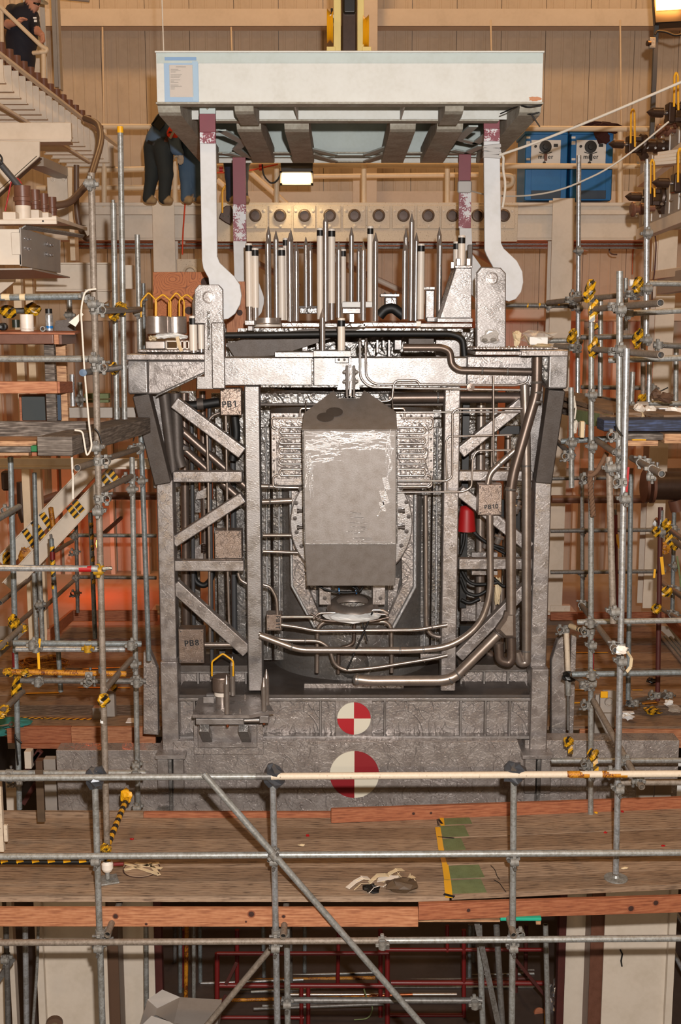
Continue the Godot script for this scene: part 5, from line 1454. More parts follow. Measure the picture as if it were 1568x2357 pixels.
func rods()->void:
	var rd:=[
		["tall, on the round flange, its point highest of that pair",620,521,738,11.55],["paired in front of the taller one on the round flange",618,541,739,11.35],["just past the flange pair, its neighbour a white tube",637,531,731,11.5],
		["standing behind another with a second point showing",671,529,739,11.6],["third along from the flange, in front of a taller one",668,536,740,11.3],["short one between the paired rods and the dark box",683,558,739,11.4],
		["rising from the dark box, the taller of two",705,545,708,11.9],["rising from the dark box, the shorter of two",715,558,708,12.1],["tallest of the near half, beside the fourth port plate",750,490,740,11.2],
		["plain short one by a white tube near the middle",780,555,731,11.3],["slender one in the middle behind the white plastic block",809,523,700,11.9],["thin dark one almost hidden behind its middle neighbour",826,560,700,12.0],
		["dark-topped one right of the white plastic block's end",836,556,738,11.2],["in front of the tall black-banded tube past the middle",864,535,739,11.2],["thicker-looking one behind the far half's tallest",933,527,735,11.7],
		["dark-topped one beside the far half's tallest",931,557,735,11.4],["tallest of the far half",946,491,738,11.2],["thin one just beyond the far half's tallest",957,535,738,11.6],
		["standing before the square post near the pedestal",1009,523,730,11.8],["shorter twin of the one near the tapered pedestal",1011,545,730,11.6],
	]
	for q in rd:
		rod("pointed steel guide rod, "+q[0],q[1],q[2],q[3],0.0255 if q[4]<11.55 else 0.024,q[4],"steel guide rods on the machine's top")
	rod("short pointed steel guide rod standing on the head beam's step plate",743,710,810,0.0245,10.5,"steel guide rods on the machine's top")
	rod("pointed steel guide rod beside the near lug, above the white tubes",450,677,790,0.024,10.4,"steel guide rods on the machine's top")
	var sl:=[
		["nearest the maroon rear strap arm, on a steel foot",575,560,742,11.35,0.15],["second from the maroon rear strap arm, on a steel foot",589,571,742,11.35,0.14],["short, between two guide rods near the flange",650,571,737,11.5,0.0],
		["mostly hidden behind a paired guide rod",659,548,737,11.8,0.0],["before the near half's tallest guide rod",738,525,735,11.5,0.0],["past the near half's tallest rod, steel-footed",764,527,736,11.5,0.16],
		["slim and half hidden by the white plastic block",790,573,705,11.9,0.0],["tall and black-banded just past the middle",852,521,705,11.6,0.0],["beyond the far half's tallest guide rod",968,561,735,11.5,0.0],
		["standing at the tapered pedestal's clevis",1062,542,612,11.25,0.0],["behind the one at the pedestal's clevis",1051,556,615,11.5,0.0],
	]
	for q in sl:
		sleeve("white black-banded tube, "+q[0].replace("left of","on the near side of").replace("right of","on the far side of"),q[1],q[2],q[3],0.0345 if q[4]<11.6 else 0.030,q[4],q[5])
	sleeve("short white plastic tube with black band on the head beam's step plate",786,732,808,0.034,10.5)
	sleeve("white plastic tube with black band beside the near lug, outer of two",446,727,812,0.035,10.25,0.02)
	sleeve("white plastic tube with black band beside the near lug, inner of two",464,727,811,0.028,10.3,0.03)
# ---------------------------------------------------------------- the plank deck nearest the viewer
func plank(o:Node3D,called:String,a:Vector3,b:Vector3,w:float,th:float,m:Material,ch:=0.004)->MeshInstance3D:
	var x:=(b - a).normalized()
	var z:=x.cross(Vector3.UP).normalized()
	var y:=z.cross(x)
	return part(o,called,geo().box((a+b)/2.0 - y*th/2.0,Vector3(a.distance_to(b),th,w),Basis(x,y,z),ch),m)
func deck()->void:
	var seam:=level(1022,1960,DECK).x
	var near:=thing("plank_deck","worn plywood-faced plank deck before the machine, under the masking-tape cross","plank deck",Vector3(-1.0,DECK - 0.05,-8.7))
	var w:=0.2417
	for k in 6:
		var z:=-8.03 - w*(k+0.5)
		var end:=lerpf(level(1036,2070,DECK).x,level(1006,1885,DECK).x,(k+0.5)/6.0)
		plank(near,"plank",Vector3(-3.4,DECK - 0.002*(k % 2),z),Vector3(end,DECK - 0.002*(k % 3),z),w - 0.004,0.045,M.deck_wood if k % 3 != 1 else M.deck_wood_dark)
	var yaw:=Basis(Vector3.UP,0.094)
	var far:=thing("plank_deck","worn plank deck with green-painted plank ends and yellow seam tape before the machine","plank deck",Vector3(seam+1.2,DECK - 0.05,-8.8),"",yaw)
	for k in 6:
		var s:=Vector3(lerpf(level(1038,2070,DECK).x,level(1008,1885,DECK).x,(k+0.5)/6.0),DECK+0.004 - 0.002*(k % 2),-8.05 - w*(k+0.5))
		plank(far,"plank",s,s+yaw*Vector3(2.9,0,0),w - 0.004,0.045,M.deck_wood_dark if k % 3==0 else M.deck_wood)
		if k in [0,1,3,4,5]:
			var len:float=[0.26,0.27,0,0.17,0.22,0.27][k]
			plank(far,"painted_end",s+Vector3(0.01,0.0015,0),s+Vector3(0.01,0.0015,0)+yaw*Vector3(len,0,0),w - 0.03,0.002,M.green_paint,0.0).set_meta("label","faded green paint")
	var board:=func(label:String,a:Vector3,b:Vector3,h:float,m:Material,knots:=[])->Node3D:
		var o:=thing("toe_board",label,"toe board",(a+b)/2.0 - Vector3(0,h/2,0),"",Basis(Vector3.UP,atan2(a.z - b.z,b.x - a.x)))
		var x:=(b - a).normalized()
		var z:=x.cross(Vector3.UP).normalized()
		part(o,"board",geo().box((a+b)/2.0,Vector3(a.distance_to(b),h,0.04),Basis(x,z.cross(x),z),0.004),m)
		for q in knots:
			var p:Vector3=a.lerp(b,q[0])+Vector3(0,q[1],0)+z*0.0195
			part(o,"knot",geo().lathe(p,z,[[q[2]*1.7,0],[q[2],0.0012]],12),M.knot_ring)
			part(o,"knot",geo().lathe(p,z,[[q[2],0.001],[0,0.002]],12),M.knot)
		return o
	var fa:=at(-80,2109,7.98)
	var fb:=at(963,2110,7.98)
	board.call("long orange fir toe board along the deck's near edge under the rag pile",fa,fb,0.145,M.fir,[[0.333,0.012,0.018],[0.632,0.03,0.022],[0.62,-0.03,0.007],[0.703,0.012,0.012],[0.40,-0.05,0.009]])
	board.call("reddish fir toe board along the green-painted deck's near edge",at(963,2097,7.99),at(1640,2077,8.23),0.133,M.fir_red,[[0.165,0.005,0.014],[0.715,-0.02,0.022],[0.80,0.02,0.02]])
	board.call("short dull brown toe board at the deck's back, behind the striped pole",at(4,1879,9.44),at(331,1880,9.44),0.10,M.deck_wood_dark)
	board.call("orange-brown toe board at the back of the near deck, middle length",at(331,1880,9.45),at(1000,1880,9.45),0.095,M.fir_red,[[0.9,0.0,0.012]])
	board.call("long fir toe board at the back of the green-painted deck",at(762,1877,9.33),at(1640,1847,9.66),0.125,M.fir_red,[[0.21,0.0,0.012],[0.255,0.0,0.01],[0.74,0.02,0.016],[0.735,-0.02,0.012]])
	solo("toe_plank","thin plank edge under the reddish fir toe board","plank",rect(963,2119,1152,2123,8.02,0.2),M.fir_pale)
	solo("teal_board","teal-painted board end under the reddish fir toe board","plank",rect(1152,2113,1247,2120,8.03,0.2),M.teal)
	solo("end_cleat","short fir cleat at the teal board's end","cleat",rect(1234,2119,1246,2129,8.06,0.05),M.fir_pale)
	var st:=thing("seam_tape","yellow striped tape strip stuck down the seam between the two decks","tape",level(1022,1960,DECK+0.008))
	for q in [[1016,1874,1019,1900,0.035],[1008,1904,1016,1957,0.045],[1019,1972,1024,1990,0.04],[1025,1990,1030,2024,0.05],[1030,2026,1034,2066,0.055]]:
		part(st,"strip",geo().strip([level(q[0],q[1],DECK+0.009),level(q[2],q[3],DECK+0.009)],Vector3.RIGHT,q[4]),M.yellow)
	for q in [[1010,1886,1018,1896,0.02],[1008,1926,1046,1929,0.012],[1022,2058,1046,2064,0.03]]:
		part(st,"black_print",geo().strip([level(q[0],q[1],DECK+0.0105),level(q[2],q[3],DECK+0.0105)],Vector3(0,0,1),q[4]),M.ink)
	var c:=level(326,2000,DECK)
	var hc:=thing("hole_cover","round cut-out lid held by a cross of masking tape on the deck","hole cover",c)
	part(hc,"lid",geo().lathe(c,Vector3.UP,[[0.138,0],[0.136,0.006],[0.0,0.007]],32),M.deck_wood)
	part(hc,"gap",geo().lathe(c,Vector3.UP,[[0.147,0.0],[0.147,0.002],[0.138,0.002]],32),M.knot)
	for q in [[286,2002,366,1986],[285,1986,364,2012],[312,1986,372,1999],[344,1986,366,2014]]:
		part(hc,"tape_strip",geo().strip([level(q[0],q[1],DECK+0.011),level(q[2],q[3],DECK+0.011)],Vector3(0,0,1),0.032,0.003),M.masking)
	var rc:=level(884,2050,DECK)
	var rp:=thing("tape_heap","heap of torn masking tape and brown tape crumpled on the deck","tape heap",rc)
	var strips:=[[800,2044,850,2026,0.05],[806,2036,870,2030,0.045],[850,2032,905,2022,0.05],[848,2056,880,2044,0.045],[880,2030,928,2006,0.04],[905,2020,938,2040,0.05],[870,2025,935,2035,0.06],[815,2048,860,2040,0.04],[938,2028,958,2034,0.05],[880,2042,925,2030,0.055]]
	for k in strips.size():
		var q=strips[k]
		var a:=level(q[0],q[1],DECK+0.012)
		var b:=level(q[2],q[3],DECK+0.012)
		part(rp,"masking_strip",geo().strip([a,a.lerp(b,0.35)+Vector3(0,0.03+0.01*(k % 3),0),a.lerp(b,0.7)+Vector3(0,0.045 - 0.012*(k % 2),0.01),b+Vector3(0,0.015,0)],Vector3(0.2,0.5*(k % 2),1),q[4],0.003),M.masking if k % 3 else M.pvc)
	part(rp,"brown_wad",geo().lump(level(923,2050,DECK)+Vector3(0,0.045,0),Vector3(0.26,0.1,0.16),22,0.3),M.brown_paper)
	part(rp,"brown_wad",geo().lump(level(855,2052,DECK)+Vector3(0,0.025,0),Vector3(0.14,0.06,0.09),23,0.4),M.black)
	var lit:=[["red scrap of tape on the deck near the striped pole",304,1933,0],["red scrap of tape on the deck by the middle railing post",708,1925,0],["yellow tape scrap near the fir toe board beyond the railing",1372,1872,1],["red chip by the round-footed pole",1433,1870,0],["red chip on the deck near the railing's far end",1394,1918,0],["torn paper bit beside the round-footed pole",1438,2000,2],["red chip at the deck's far end",1527,1949,0],["pale chip on the deck beyond the diagonal brace",695,1947,2]]
	for q in lit:
		solo("scrap",q[0],"scrap",geo().lump(level(q[1],q[2],DECK)+Vector3(0,0.008,0),Vector3(0.035 if q[3]<2 else 0.06,0.014,0.03),40+int(q[1]),0.5),[M.red,M.yellow,M.masking][q[3]],"small scraps on the deck")
	for q in [["thin dark wire lying on the deck by the railing post, farther one",[[1130,1992],[1140,2002],[1144,2016],[1150,2024]]],["thin dark wire lying on the deck by the railing post, nearer one",[[1137,2025],[1150,2032],[1158,2044],[1165,2053]]]]:
		var pts:=[]
		for p in q[1]:
			pts.append(level(p[0],p[1],DECK+0.01))
		solo("wire",q[0],"wire",geo().tube(bent(pts,0.05),0.003,5),M.black)
# ---------------------------------------------------------------- scaffold tubes
const TUBE:=0.02415
func tube_run(o:Node3D,a:Vector3,b:Vector3,r:float,m:Material)->void:
	var ax:=(b - a).normalized()
	var l:=a.distance_to(b)
	var t:=part(o,"tube",geo().lathe(a,ax,[[r*0.84,0.06],[r*0.84,0.0],[r,0.0],[r,l],[r*0.84,l],[r*0.84,l - 0.06]],12),m)
	part(t,"bore",geo().lathe(a,ax,[[r*0.84,0.06],[0.0,0.06]],10).lathe(b,-ax,[[r*0.84,0.06],[0.0,0.06]],10),M.black)
func coupler_mesh()->ArrayMesh:
	if not N.has("coupler"):
		var g:=geo()
		var r:=TUBE
		for s in 2:
			var ax:=Vector3(0,0,1) if s==0 else Vector3(1,0,0)
			var c:=Vector3(0,0.0 if s==0 else 0.058,0)
			g.lathe(c,ax,[[r*1.02,-0.03],[r*1.28,-0.03],[r*1.32,-0.01],[r*1.32,0.01],[r*1.28,0.03],[r*1.02,0.03]],14)
			var side:=ax.cross(Vector3.UP)
			for q in [-1.0,1.0]:
				g.box(c+side*q*r*1.55,Vector3(0.03,0.03,0.03) ,Basis(),0.006)
		g.box(Vector3(0,0.03,0),Vector3(0.05,0.02,0.05),Basis(),0.005)
		N.coupler=g.mesh()
		N.coupler_bolt=geo().lathe(Vector3(0,-0.045,0),Vector3.UP,[[0.0,0],[0.012,0],[0.012,0.016],[0.007,0.016],[0.007,0.075],[0.013,0.075],[0.013,0.09],[0.0,0.09]],6).mesh()
	return N.coupler
# a clamp at p on a tube running along axis, holding another that runs along other; toward says on which side the other lies
func coupler(o:Node3D,p:Vector3,axis:Vector3,other:Vector3,toward:=Vector3(0,0,1),m:Material=null)->void:
	var z:=axis.normalized()
	var x:=(other - z*other.dot(z)).normalized()
	var y:=z.cross(x)
	if y.dot(toward)<0.0:
		x=-x
		y=-y
	var c:=piece(o,"coupler",coupler_mesh(),m if m else M.coupler,Transform3D(Basis(x,y,z),p))
	piece(c,"bolt",N.coupler_bolt,M.zinc_dark,Transform3D(Basis(x,y,z),p - x*TUBE*1.6))
	piece(c,"bolt",N.coupler_bolt,M.zinc_dark,Transform3D(Basis(x,y,z),p+y*0.058+z*TUBE*1.6))
# one scaffold tube measured from a to b, each [x, y, distance]; clamps: [share along, "x" "y" or "z", side, material]
func scaffold(label:String,a:Array,b:Array,m:Material,clamps:=[],r:=TUBE,called:="scaffold_tube",category:="scaffold tube")->Node3D:
	var pa:=at(a[0],a[1],a[2])
	var pb:=at(b[0],b[1],b[2])
	var o:=thing(called,label,category,pa if pa.y<pb.y else pb)
	tube_run(o,pa,pb,r,m)
	for q in clamps:
		var ax:Vector3={"x":Vector3.RIGHT,"y":Vector3.UP,"z":Vector3(0,0,1)}[q[1]]
		coupler(o,pa.lerp(pb,q[0]),pb - pa,ax,Vector3(0,0,1) if q.size()<3 or q[2]>0 else Vector3(0,0,-1),q[3] if q.size()>3 else null)
	return o
# striped or plain tape wound and crumpled round p, on a tube along axis
func wrapping(o:Node3D,p:Vector3,axis:Vector3,len:float,m:Material,seed_:=1,fat:=1.0,tail:=Vector3.ZERO)->void:
	var z:=axis.normalized()
	var x:=z.cross(Vector3.UP if absf(z.y)<0.9 else Vector3.RIGHT).normalized()
	part(o,"tape_wrap",geo().lump(p,Vector3(0.085*fat,len,0.085*fat),seed_,0.28,Basis(x,z,x.cross(z)),8,9),m)
	if tail != Vector3.ZERO:
		part(o,"tape_tail",geo().strip([p,p+tail*0.5+Vector3(0.01,0,0.015),p+tail],Vector3(1,0.3,0.2),0.045,0.003),m)
func banded(o:Node3D,p:Vector3,q:Vector3,r:float,bands:int,m:Material)->void:
	for k in bands:
		part(o,"band",geo().lathe(p.lerp(q,(k+0.25)/bands),q - p,[[r,0],[r,p.distance_to(q)/bands*0.5]],10),m)
func railing()->void:
	var d:=7.86
	var ends:=func(o:Node3D,pts:Array,m:Material)->void:
		for q in pts:
			wrapping(o,at(q[0],q[1],d),Vector3.UP,0.14,m,int(q[0]),1.35)
	var top:=scaffold("galvanized top rail with cream-painted far length along the deck railing",[-400,1793,d],[618,1787,d],M.zinc)
	tube_run(top,at(618,1787,d),at(2000,1778,d),TUBE*1.04,M.cream_chipped)
	part(top,"joint_pin",geo().lathe(at(618,1787,d),Vector3(-1,0,0),[[TUBE*1.1,-0.02],[TUBE*1.1,0.09]],12),M.zinc_dark)
	part(top,"yellow_stain",geo().lathe(at(1350,1782.4,d),Vector3(1,0,0),[[TUBE*1.05,-0.14],[TUBE*1.05,0.02]],12).lathe(at(1405,1782,d),Vector3(1,0,0),[[TUBE*1.05,-0.06],[TUBE*1.05,0.12]],12),M.yellow_worn)
	scaffold("galvanized middle rail of the deck railing",[-400,1974,d],[2000,1960,d],M.zinc)
	scaffold("galvanized lower rail below the toe boards",[-400,2172,d],[880,2165,d],M.zinc_brown)
	scaffold("galvanized lower rail length beyond the splice, below the toe boards",[880,2165,d],[2000,2156,d],M.zinc,[[0.0,"y"]])
	var posts:=[["railing post beside the masking-tape cross",218,1796,238,2420],["railing post crossed by the long diagonal brace",628,1792,640,2420],["railing post at the green-painted plank ends",1183,1786,1178,2420]]
	var n:=0
	for p in posts:
		var dd:=d+0.052
		var o:=scaffold("galvanized "+p[0],[p[1],p[2] - 10,dd],[p[3],p[4],dd],M.zinc if n != 1 else M.zinc_bright)
		var pa:=at(p[1],p[2],dd)
		var pb:=at(p[3],p[4],dd)
		part(o,"silver_tape",geo().lump(at(p[1]+2,p[2] - 6,dd),Vector3(0.17,0.17,0.17),3+n,0.3),M.duct_tape)
		coupler(o,pa.lerp(pb,(1970.0 - p[2])/(p[4] - p[2])),pb - pa,Vector3.RIGHT)
		coupler(o,pa.lerp(pb,(2168.0 - p[2])/(p[4] - p[2])),pb - pa,Vector3.RIGHT)
		coupler(o,pa.lerp(pb,(2142.0 - p[2])/(p[4] - p[2])),pb - pa,Vector3(0,0,1),Vector3(1,0,0))
		var s:=at(p[1]+[25,20,-4][n]+4,2148+[4,8,6][n],dd - 0.12)
		part(o,"ledger_stub",geo().lathe(s,Vector3(0,0,-1),[[0.015,0.03],[TUBE*0.85,0.0],[TUBE,0.0],[TUBE,0.7]],12),M.zinc_brown)
		part(o,"stub_bore",geo().lathe(s,Vector3(0,0,1),[[TUBE*0.84,-0.02],[0,-0.02]],10),M.black)
		n+=1
	var db:=scaffold("long galvanized diagonal brace leaning across the deck railing",[470,1782,d - 0.06],[985,2374,d - 0.06],M.zinc)
	coupler(db,at(630,1969,d - 0.06),at(985,2374,d) - at(470,1782,d),Vector3.UP,Vector3(0,0,-1))
	scaffold("short second post behind the middle railing post, below the deck",[660,2100,d+0.5],[663,2420,d+0.5],M.zinc,[[0.63,"x"]])
	scaffold("level tube below the deck from the short second post to the grey one",[650,2302,d+0.55],[1110,2303,d+0.55],M.zinc_dark,[[0.96,"y"]])
	scaffold("sloping tube below the deck down towards the viewer's side",[470,2368,d+0.3],[626,2180,d+0.3],M.zinc_brown)
	scaffold("grey post under the deck by the flat leaning bar",[1103,2128,d+0.6],[1114,2420,d+0.6],M.zinc)
	scaffold("grey tube leaning a little beneath the green-painted deck",[1143,2130,d+0.5],[1160,2420,d+0.5],M.zinc_dark)
	solo("flat_bar","flat grey bar leaning under the deck beside two tubes","bar",geo().bar(at(1098,2124,d+0.45),at(1150,2370,d+0.45),0.008,0.045,Vector3(1,0,0)),M.zinc_dark)
# ---------------------------------------------------------------- the scaffold on the paper notice's side
func tape_on(o:Node3D,list:Array)->void:
	for q in list:
		wrapping(o,at(q[0],q[1],q[2]),Vector3(0.2,1,0.1),q[3],M.caution,q[4],1.15,Vector3(0.02,-q[5],0.03) if q[5]>0 else Vector3.ZERO)
func side_deck(label:String,xa:float,xb:float)->Node3D:
	var o:=thing("side_deck",label,"plank deck",Vector3((xa+xb)/2,3.02,-13.6))
	var n:=12
	for k in n:
		var z:=lerpf(-11.5,-15.6,(k+0.5)/n)
		plank(o,"plank",Vector3(xa,3.08 - 0.003*(k % 3),z),Vector3(xb,3.08 - 0.003*(k % 2),z),4.1/n - 0.006,0.045,[M.deck_wood_dark,M.grey_wood,M.deck_wood_dark,M.deck_wood][k % 4])
	return o
func scaffold_west()->void:
	var s:="grey scaffold standard "
	var a:=scaffold("tall weathered scaffold standard footed on the near deck beside the striped pole",[210,398,8.27],[247,1975,8.27],M.zinc_brown,[[0.015,"x"]])
	part(a,"foot_stem",geo().tube([at(247,1975,8.27),at(248,2022,8.27)],0.018,10),M.zinc)
	part(a,"foot_sleeve",geo().lathe(at(247.5,2004,8.27),Vector3.UP,[[0.035,0],[0.045,0.02],[0.045,0.06],[0.03,0.08]],12),M.pvc)
	part(a,"base_plate",geo().box(level(249,2025,DECK+0.008),Vector3(0.15,0.012,0.15),Basis(Vector3.UP,0.35),0.003),M.zinc)
	for q in [[700,"x",1],[714,"z",1],[826,"x",1],[846,"z",1],[1028,"x",1],[1062,"z",1],[1148,"z",1],[1175,"x",1]]:
		var p:=at(210+(q[0] - 398)*37.0/1577.0,q[0],8.27)
		coupler(a,p,Vector3.UP,Vector3.RIGHT if q[1]=="x" else Vector3(0,0,1),Vector3(0,0,1) if q[1]=="x" else Vector3(1,0,0))
	coupler(a,at(230,1310,8.27),Vector3.UP,Vector3.RIGHT,Vector3(0,0,1),M.coupler_yellow)
	part(a,"paint_ring",geo().lathe(at(238,1663,8.27),Vector3.UP,[[0.0246,0],[0.0246,0.02]],12),M.white)
	part(a,"sleeve_dent",geo().lathe(at(234,1548,8.27),Vector3.UP,[[0.0247,0],[0.0247,0.05]],12),M.zinc_dark)
	tape_on(a,[[238,1612,8.2,0.11,61,0.0],[243,1955,8.2,0.08,62,0.08]])
	part(a,"bolt_stub",geo().tube(ats([[230,1310,8.22],[258,1308,8.22]],8.2),0.014,8),M.chrome)
	var w:=scaffold(s+"with yellow tape on its tip, tallest beside the lifting frame",[277,300,9.8],[287,965,9.8],M.zinc,[])
	part(w,"yellow_tape",geo().lathe(at(277,306,9.8),Vector3.UP,[[0.026,0],[0.026,0.05],[0,0.051]],10),M.yellow)
	scaffold("grey scaffold standard with pinned top between two taller ones",[261,468,9.9],[269,965,9.9],M.zinc,[[0.51,"x"]])
	solo("spigot","loose spigot pin in the top of the middle grey standard","pin",geo().tube(ats([[260,460],[261,476]],9.9),0.014,8),M.zinc)
	scaffold(s+"cut off short near the plywood board",[316,540,10.6],[326,965,10.6],M.zinc,[[0.42,"x"]])
	scaffold("thin grey standard far behind the steel canisters",[330,652,14.0],[334,900,14.0],M.zinc_blue,[[0.15,"x"]])
	scaffold("grey standard rising past the sloping dark plank's end to the gusset",[304,1053,9.9],[318,1866,9.9],M.zinc,[[0.055,"z"],[0.085,"x"],[0.57,"x"],[0.615,"x"],[0.86,"x"],[0.985,"x"]])
	scaffold("blue-grey standard tight beside the machine's near post",[324,985,10.4],[343,1520,10.4],M.zinc_blue,[[0.08,"x"],[0.22,"x"]])
	var e:=scaffold("blue-grey standard near the photo's edge, below the plank shelf",[24,1052,9.5],[45,1862,9.5],M.zinc_blue,[[0.145,"z"],[0.92,"z"]])
	tape_on(e,[[33,1432,9.45,0.1,63,0.1],[40,1580,9.4,0.22,64,0.0]])
	part(e,"red_paint",geo().lathe(at(35,1535,9.5),Vector3.UP,[[0.0247,0],[0.0247,0.13]],12),M.red_paint)
	scaffold("slim blue-grey standard between the white sloping channels and the edge",[79,1088,11.5],[88,1420,11.5],M.zinc_blue)
	scaffold("pair of close grey standards under the striped tape, nearer one",[91,1315,11.0],[98,1480,11.0],M.zinc,[[0.45,"x"]])
	scaffold("pair of close grey standards under the striped tape, farther one",[78,1320,11.4],[86,1500,11.4],M.zinc,[[0.9,"x"]])
	var j:=scaffold("standard with caution tape below its pinned tip, standing on the side deck",[118,1240,10.8],[140,1592,10.8],M.zinc_blue)
	banded(j,at(119,1250,10.8),at(125,1362,10.8),TUBE*1.04,4,M.caution)
	part(j,"red_tape",geo().lathe(at(121,1288,10.8),Vector3.UP,[[TUBE*1.06,0],[TUBE*1.06,0.08]],10),M.red_paint)
	part(j,"pin",geo().tube(ats([[117,1230],[118,1242]],10.8),0.014,8),M.zinc_dark)
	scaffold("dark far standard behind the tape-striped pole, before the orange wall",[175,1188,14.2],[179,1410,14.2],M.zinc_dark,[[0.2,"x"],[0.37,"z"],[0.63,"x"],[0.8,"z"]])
	var t:=scaffold("slender standard striped with caution tape before the orange wall",[208,1180,11.6],[219,1470,11.6],M.zinc_blue)
	banded(t,at(209,1196,11.6),at(215,1350,11.6),TUBE*1.04,6,M.caution)
	var h:="level scaffold tube "
	var l1:=scaffold(h+"with paper tape, crossing above the cup table",[-30,685,8.55],[205,682,8.55],M.zinc_blue,[[0.98,"y"]])
	part(l1,"masking_tape",geo().lathe(at(14,684,8.55),Vector3(1,0,0),[[0.0252,-0.03],[0.0252,0.03]],12),M.masking)
	part(l1,"masking_tape",geo().lathe(at(54,684,8.55),Vector3(1,0,0),[[0.0252,-0.025],[0.0252,0.015]],12),M.masking)
	var l2:=scaffold("dark transom running back from the tall standard, taped at its far end",[224,716,8.3],[322,712,10.4],M.zinc_dark)
	tape_on(l2,[[279,708,9.5,0.1,65,0.06],[262,726,9.3,0.09,66,0.0]])
	scaffold(h+"just below the brown-edged table",[-30,826,8.5],[204,826,8.5],M.zinc)
	var l4:=scaffold("dark transom with blue plastic end cap below the level tube",[190,858,8.0],[290,844,10.1],M.zinc_dark)
	part(l4,"end_cap",geo().lathe(at(191,858,7.99),Vector3(0,0,1),[[0.026,-0.03],[0.026,0.0],[0.0,0.002]],12),mat("cap_blue",Color(0.28,0.36,0.45),0.5))
	tape_on(l4,[[262,848,9.6,0.1,67,0.0]])
	scaffold("transom poking out beneath the sloping dark plank",[178,1077,7.8],[320,1032,10.4],M.zinc_brown,[[0.98,"y"]])
	scaffold("short transom below the plank shelf by the white channels",[228,1132,8.3],[303,1096,9.9],M.zinc_brown)
	scaffold("stub transom running out at the edge below the plank shelf",[-20,1204,8.6],[44,1166,9.4],M.zinc)
	var l8:=scaffold("bright aluminium guard tube with a red-painted end and yellow clamp",[-30,1307,8.18],[226,1309,8.18],M.zinc_bright)
	part(l8,"red_paint",geo().lathe(at(197,1309,8.18),Vector3(1,0,0),[[0.0246,-0.045],[0.0246,0.045]],12),M.red)
	scaffold(h+"joined to the machine-side standard, upper of the stacked pair",[32,1480,9.0],[325,1482,9.0],M.zinc_blue,[[0.16,"x"],[0.93,"y"]])
	var l10:=scaffold("bright level tube clamped under another by a yellow coupler",[37,1494,9.05],[287,1494,9.05],M.zinc_bright)
	coupler(l10,at(206,1488,9.02),Vector3.RIGHT,Vector3.UP,Vector3(0,0,1),M.coupler_yellow)
	coupler(l10,at(87,1488,9.02),Vector3.RIGHT,Vector3.UP)
	part(l10,"tape_tail",geo().strip(ats([[92,1470,8.95],[88,1500,8.95],[90,1540,8.95]],8.95),Vector3.RIGHT,0.02),M.yellow)
	var l11:=scaffold("rusty yellow-painted level tube with taped end before the coiled line",[8,1546,9.1],[290,1551,9.1],M.yellow_worn)
	tape_on(l11,[[20,1547,9.1,0.06,68,0.0],[62,1548,9.1,0.06,69,0.0]])
	coupler(l11,at(206,1552,9.1),Vector3.RIGHT,Vector3(0,0,1))
	scaffold(h+"under the rusty yellow one",[48,1566,9.3],[335,1568,9.3],M.zinc_dark,[[0.15,"y"],[0.54,"y"],[0.94,"y"]])
	var l13:=scaffold("transom end wrapped with caution tape, poking out low at the edge",[-20,1660,8.4],[52,1592,9.4],M.zinc_brown)
	tape_on(l13,[[12,1632,8.8,0.07,70,0.0],[3,1645,8.6,0.06,71,0.0]])
	scaffold("brown brace sloping from the tall standard up to the gusset's clamp",[240,1588,8.4],[302,1517,9.8],M.zinc_brown)
	scaffold(h+"just behind the top rail, at the low end",[-20,1779,9.0],[335,1779,9.0],M.zinc,[[0.12,"z"],[0.94,"y"]])
	var y:=scaffold("yellow-striped far level tube with yellow tip before the orange wall, upper",[150,1232,14.2],[360,1233,14.2],M.zinc_blue,[[0.1,"y"]])
	part(y,"yellow_tip",geo().lathe(at(151,1232,14.2),Vector3(1,0,0),[[0.025,0.0],[0.025,0.08]],10),M.yellow_worn)
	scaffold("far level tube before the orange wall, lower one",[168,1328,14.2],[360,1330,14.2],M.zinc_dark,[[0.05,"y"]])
	var dd:=[[0,1388,11.0,85,1318,12.5,"near the edge, upper"],[100,1400,12.5,168,1338,14.0,"meeting the dark far standard, lower"],[120,1272,12.5,166,1246,14.0,"meeting the dark far standard, upper"],[40,1436,11.5,86,1396,12.4,"ending at the pair of close standards"]]
	for q in dd:
		scaffold("sloping far transom "+q[6],[q[0],q[1],q[2]],[q[3],q[4],q[5]],M.zinc_brown)
	var l14:=scaffold("thick brown transom with caution-taped end beside the edge",[-20,1506,8.6],[54,1440,9.4],M.zinc_brown)
	tape_on(l14,[[4,1484,8.9,0.08,72,0.0],[30,1430,9.3,0.12,73,0.1],[52,1446,9.35,0.07,74,0.0]])
	var sp:=scaffold("yellow and black striped short pole leaning on the deck's tall standard",[246,1950,8.35],[292,1838,9.3],M.black)
	banded(sp,at(246,1950,8.35),at(292,1838,9.3),TUBE*1.04,8,M.yellow)
	part(sp,"yellow_flag",geo().lump(at(291,1832,9.3),Vector3(0.1,0.13,0.06),75,0.4),M.yellow)
	var st:=scaffold("yellow and black striped level tube just under the middle rail",[-30,1982,8.1],[212,1983,8.1],M.black)
	for k in 6:
		part(st,"band",geo().lathe(at(4+k*36,1982,8.1),Vector3(1,0.25,0),[[TUBE*1.05,0],[TUBE*1.05,0.055]],10),M.yellow)
	part(st,"red_tip",geo().tube(ats([[262,1989,8.3],[285,1988,8.3]],8.3),0.016,8),M.red_paint)
	var tb:=thing("table","rough timber table of brown boards holding cups and a spray can","table",at(85,970,8.9))
	part(tb,"top_board",geo().prism([at(-30,764,8.7),at(172,766,8.7),at(188,761,9.3),at(-30,758,9.3)],Vector3(0,-0.014,0)),M.fir_red)
	part(tb,"apron",pbox(geo(),-30,768,124,793,8.75,0.05,0.01),M.brown_pvc)
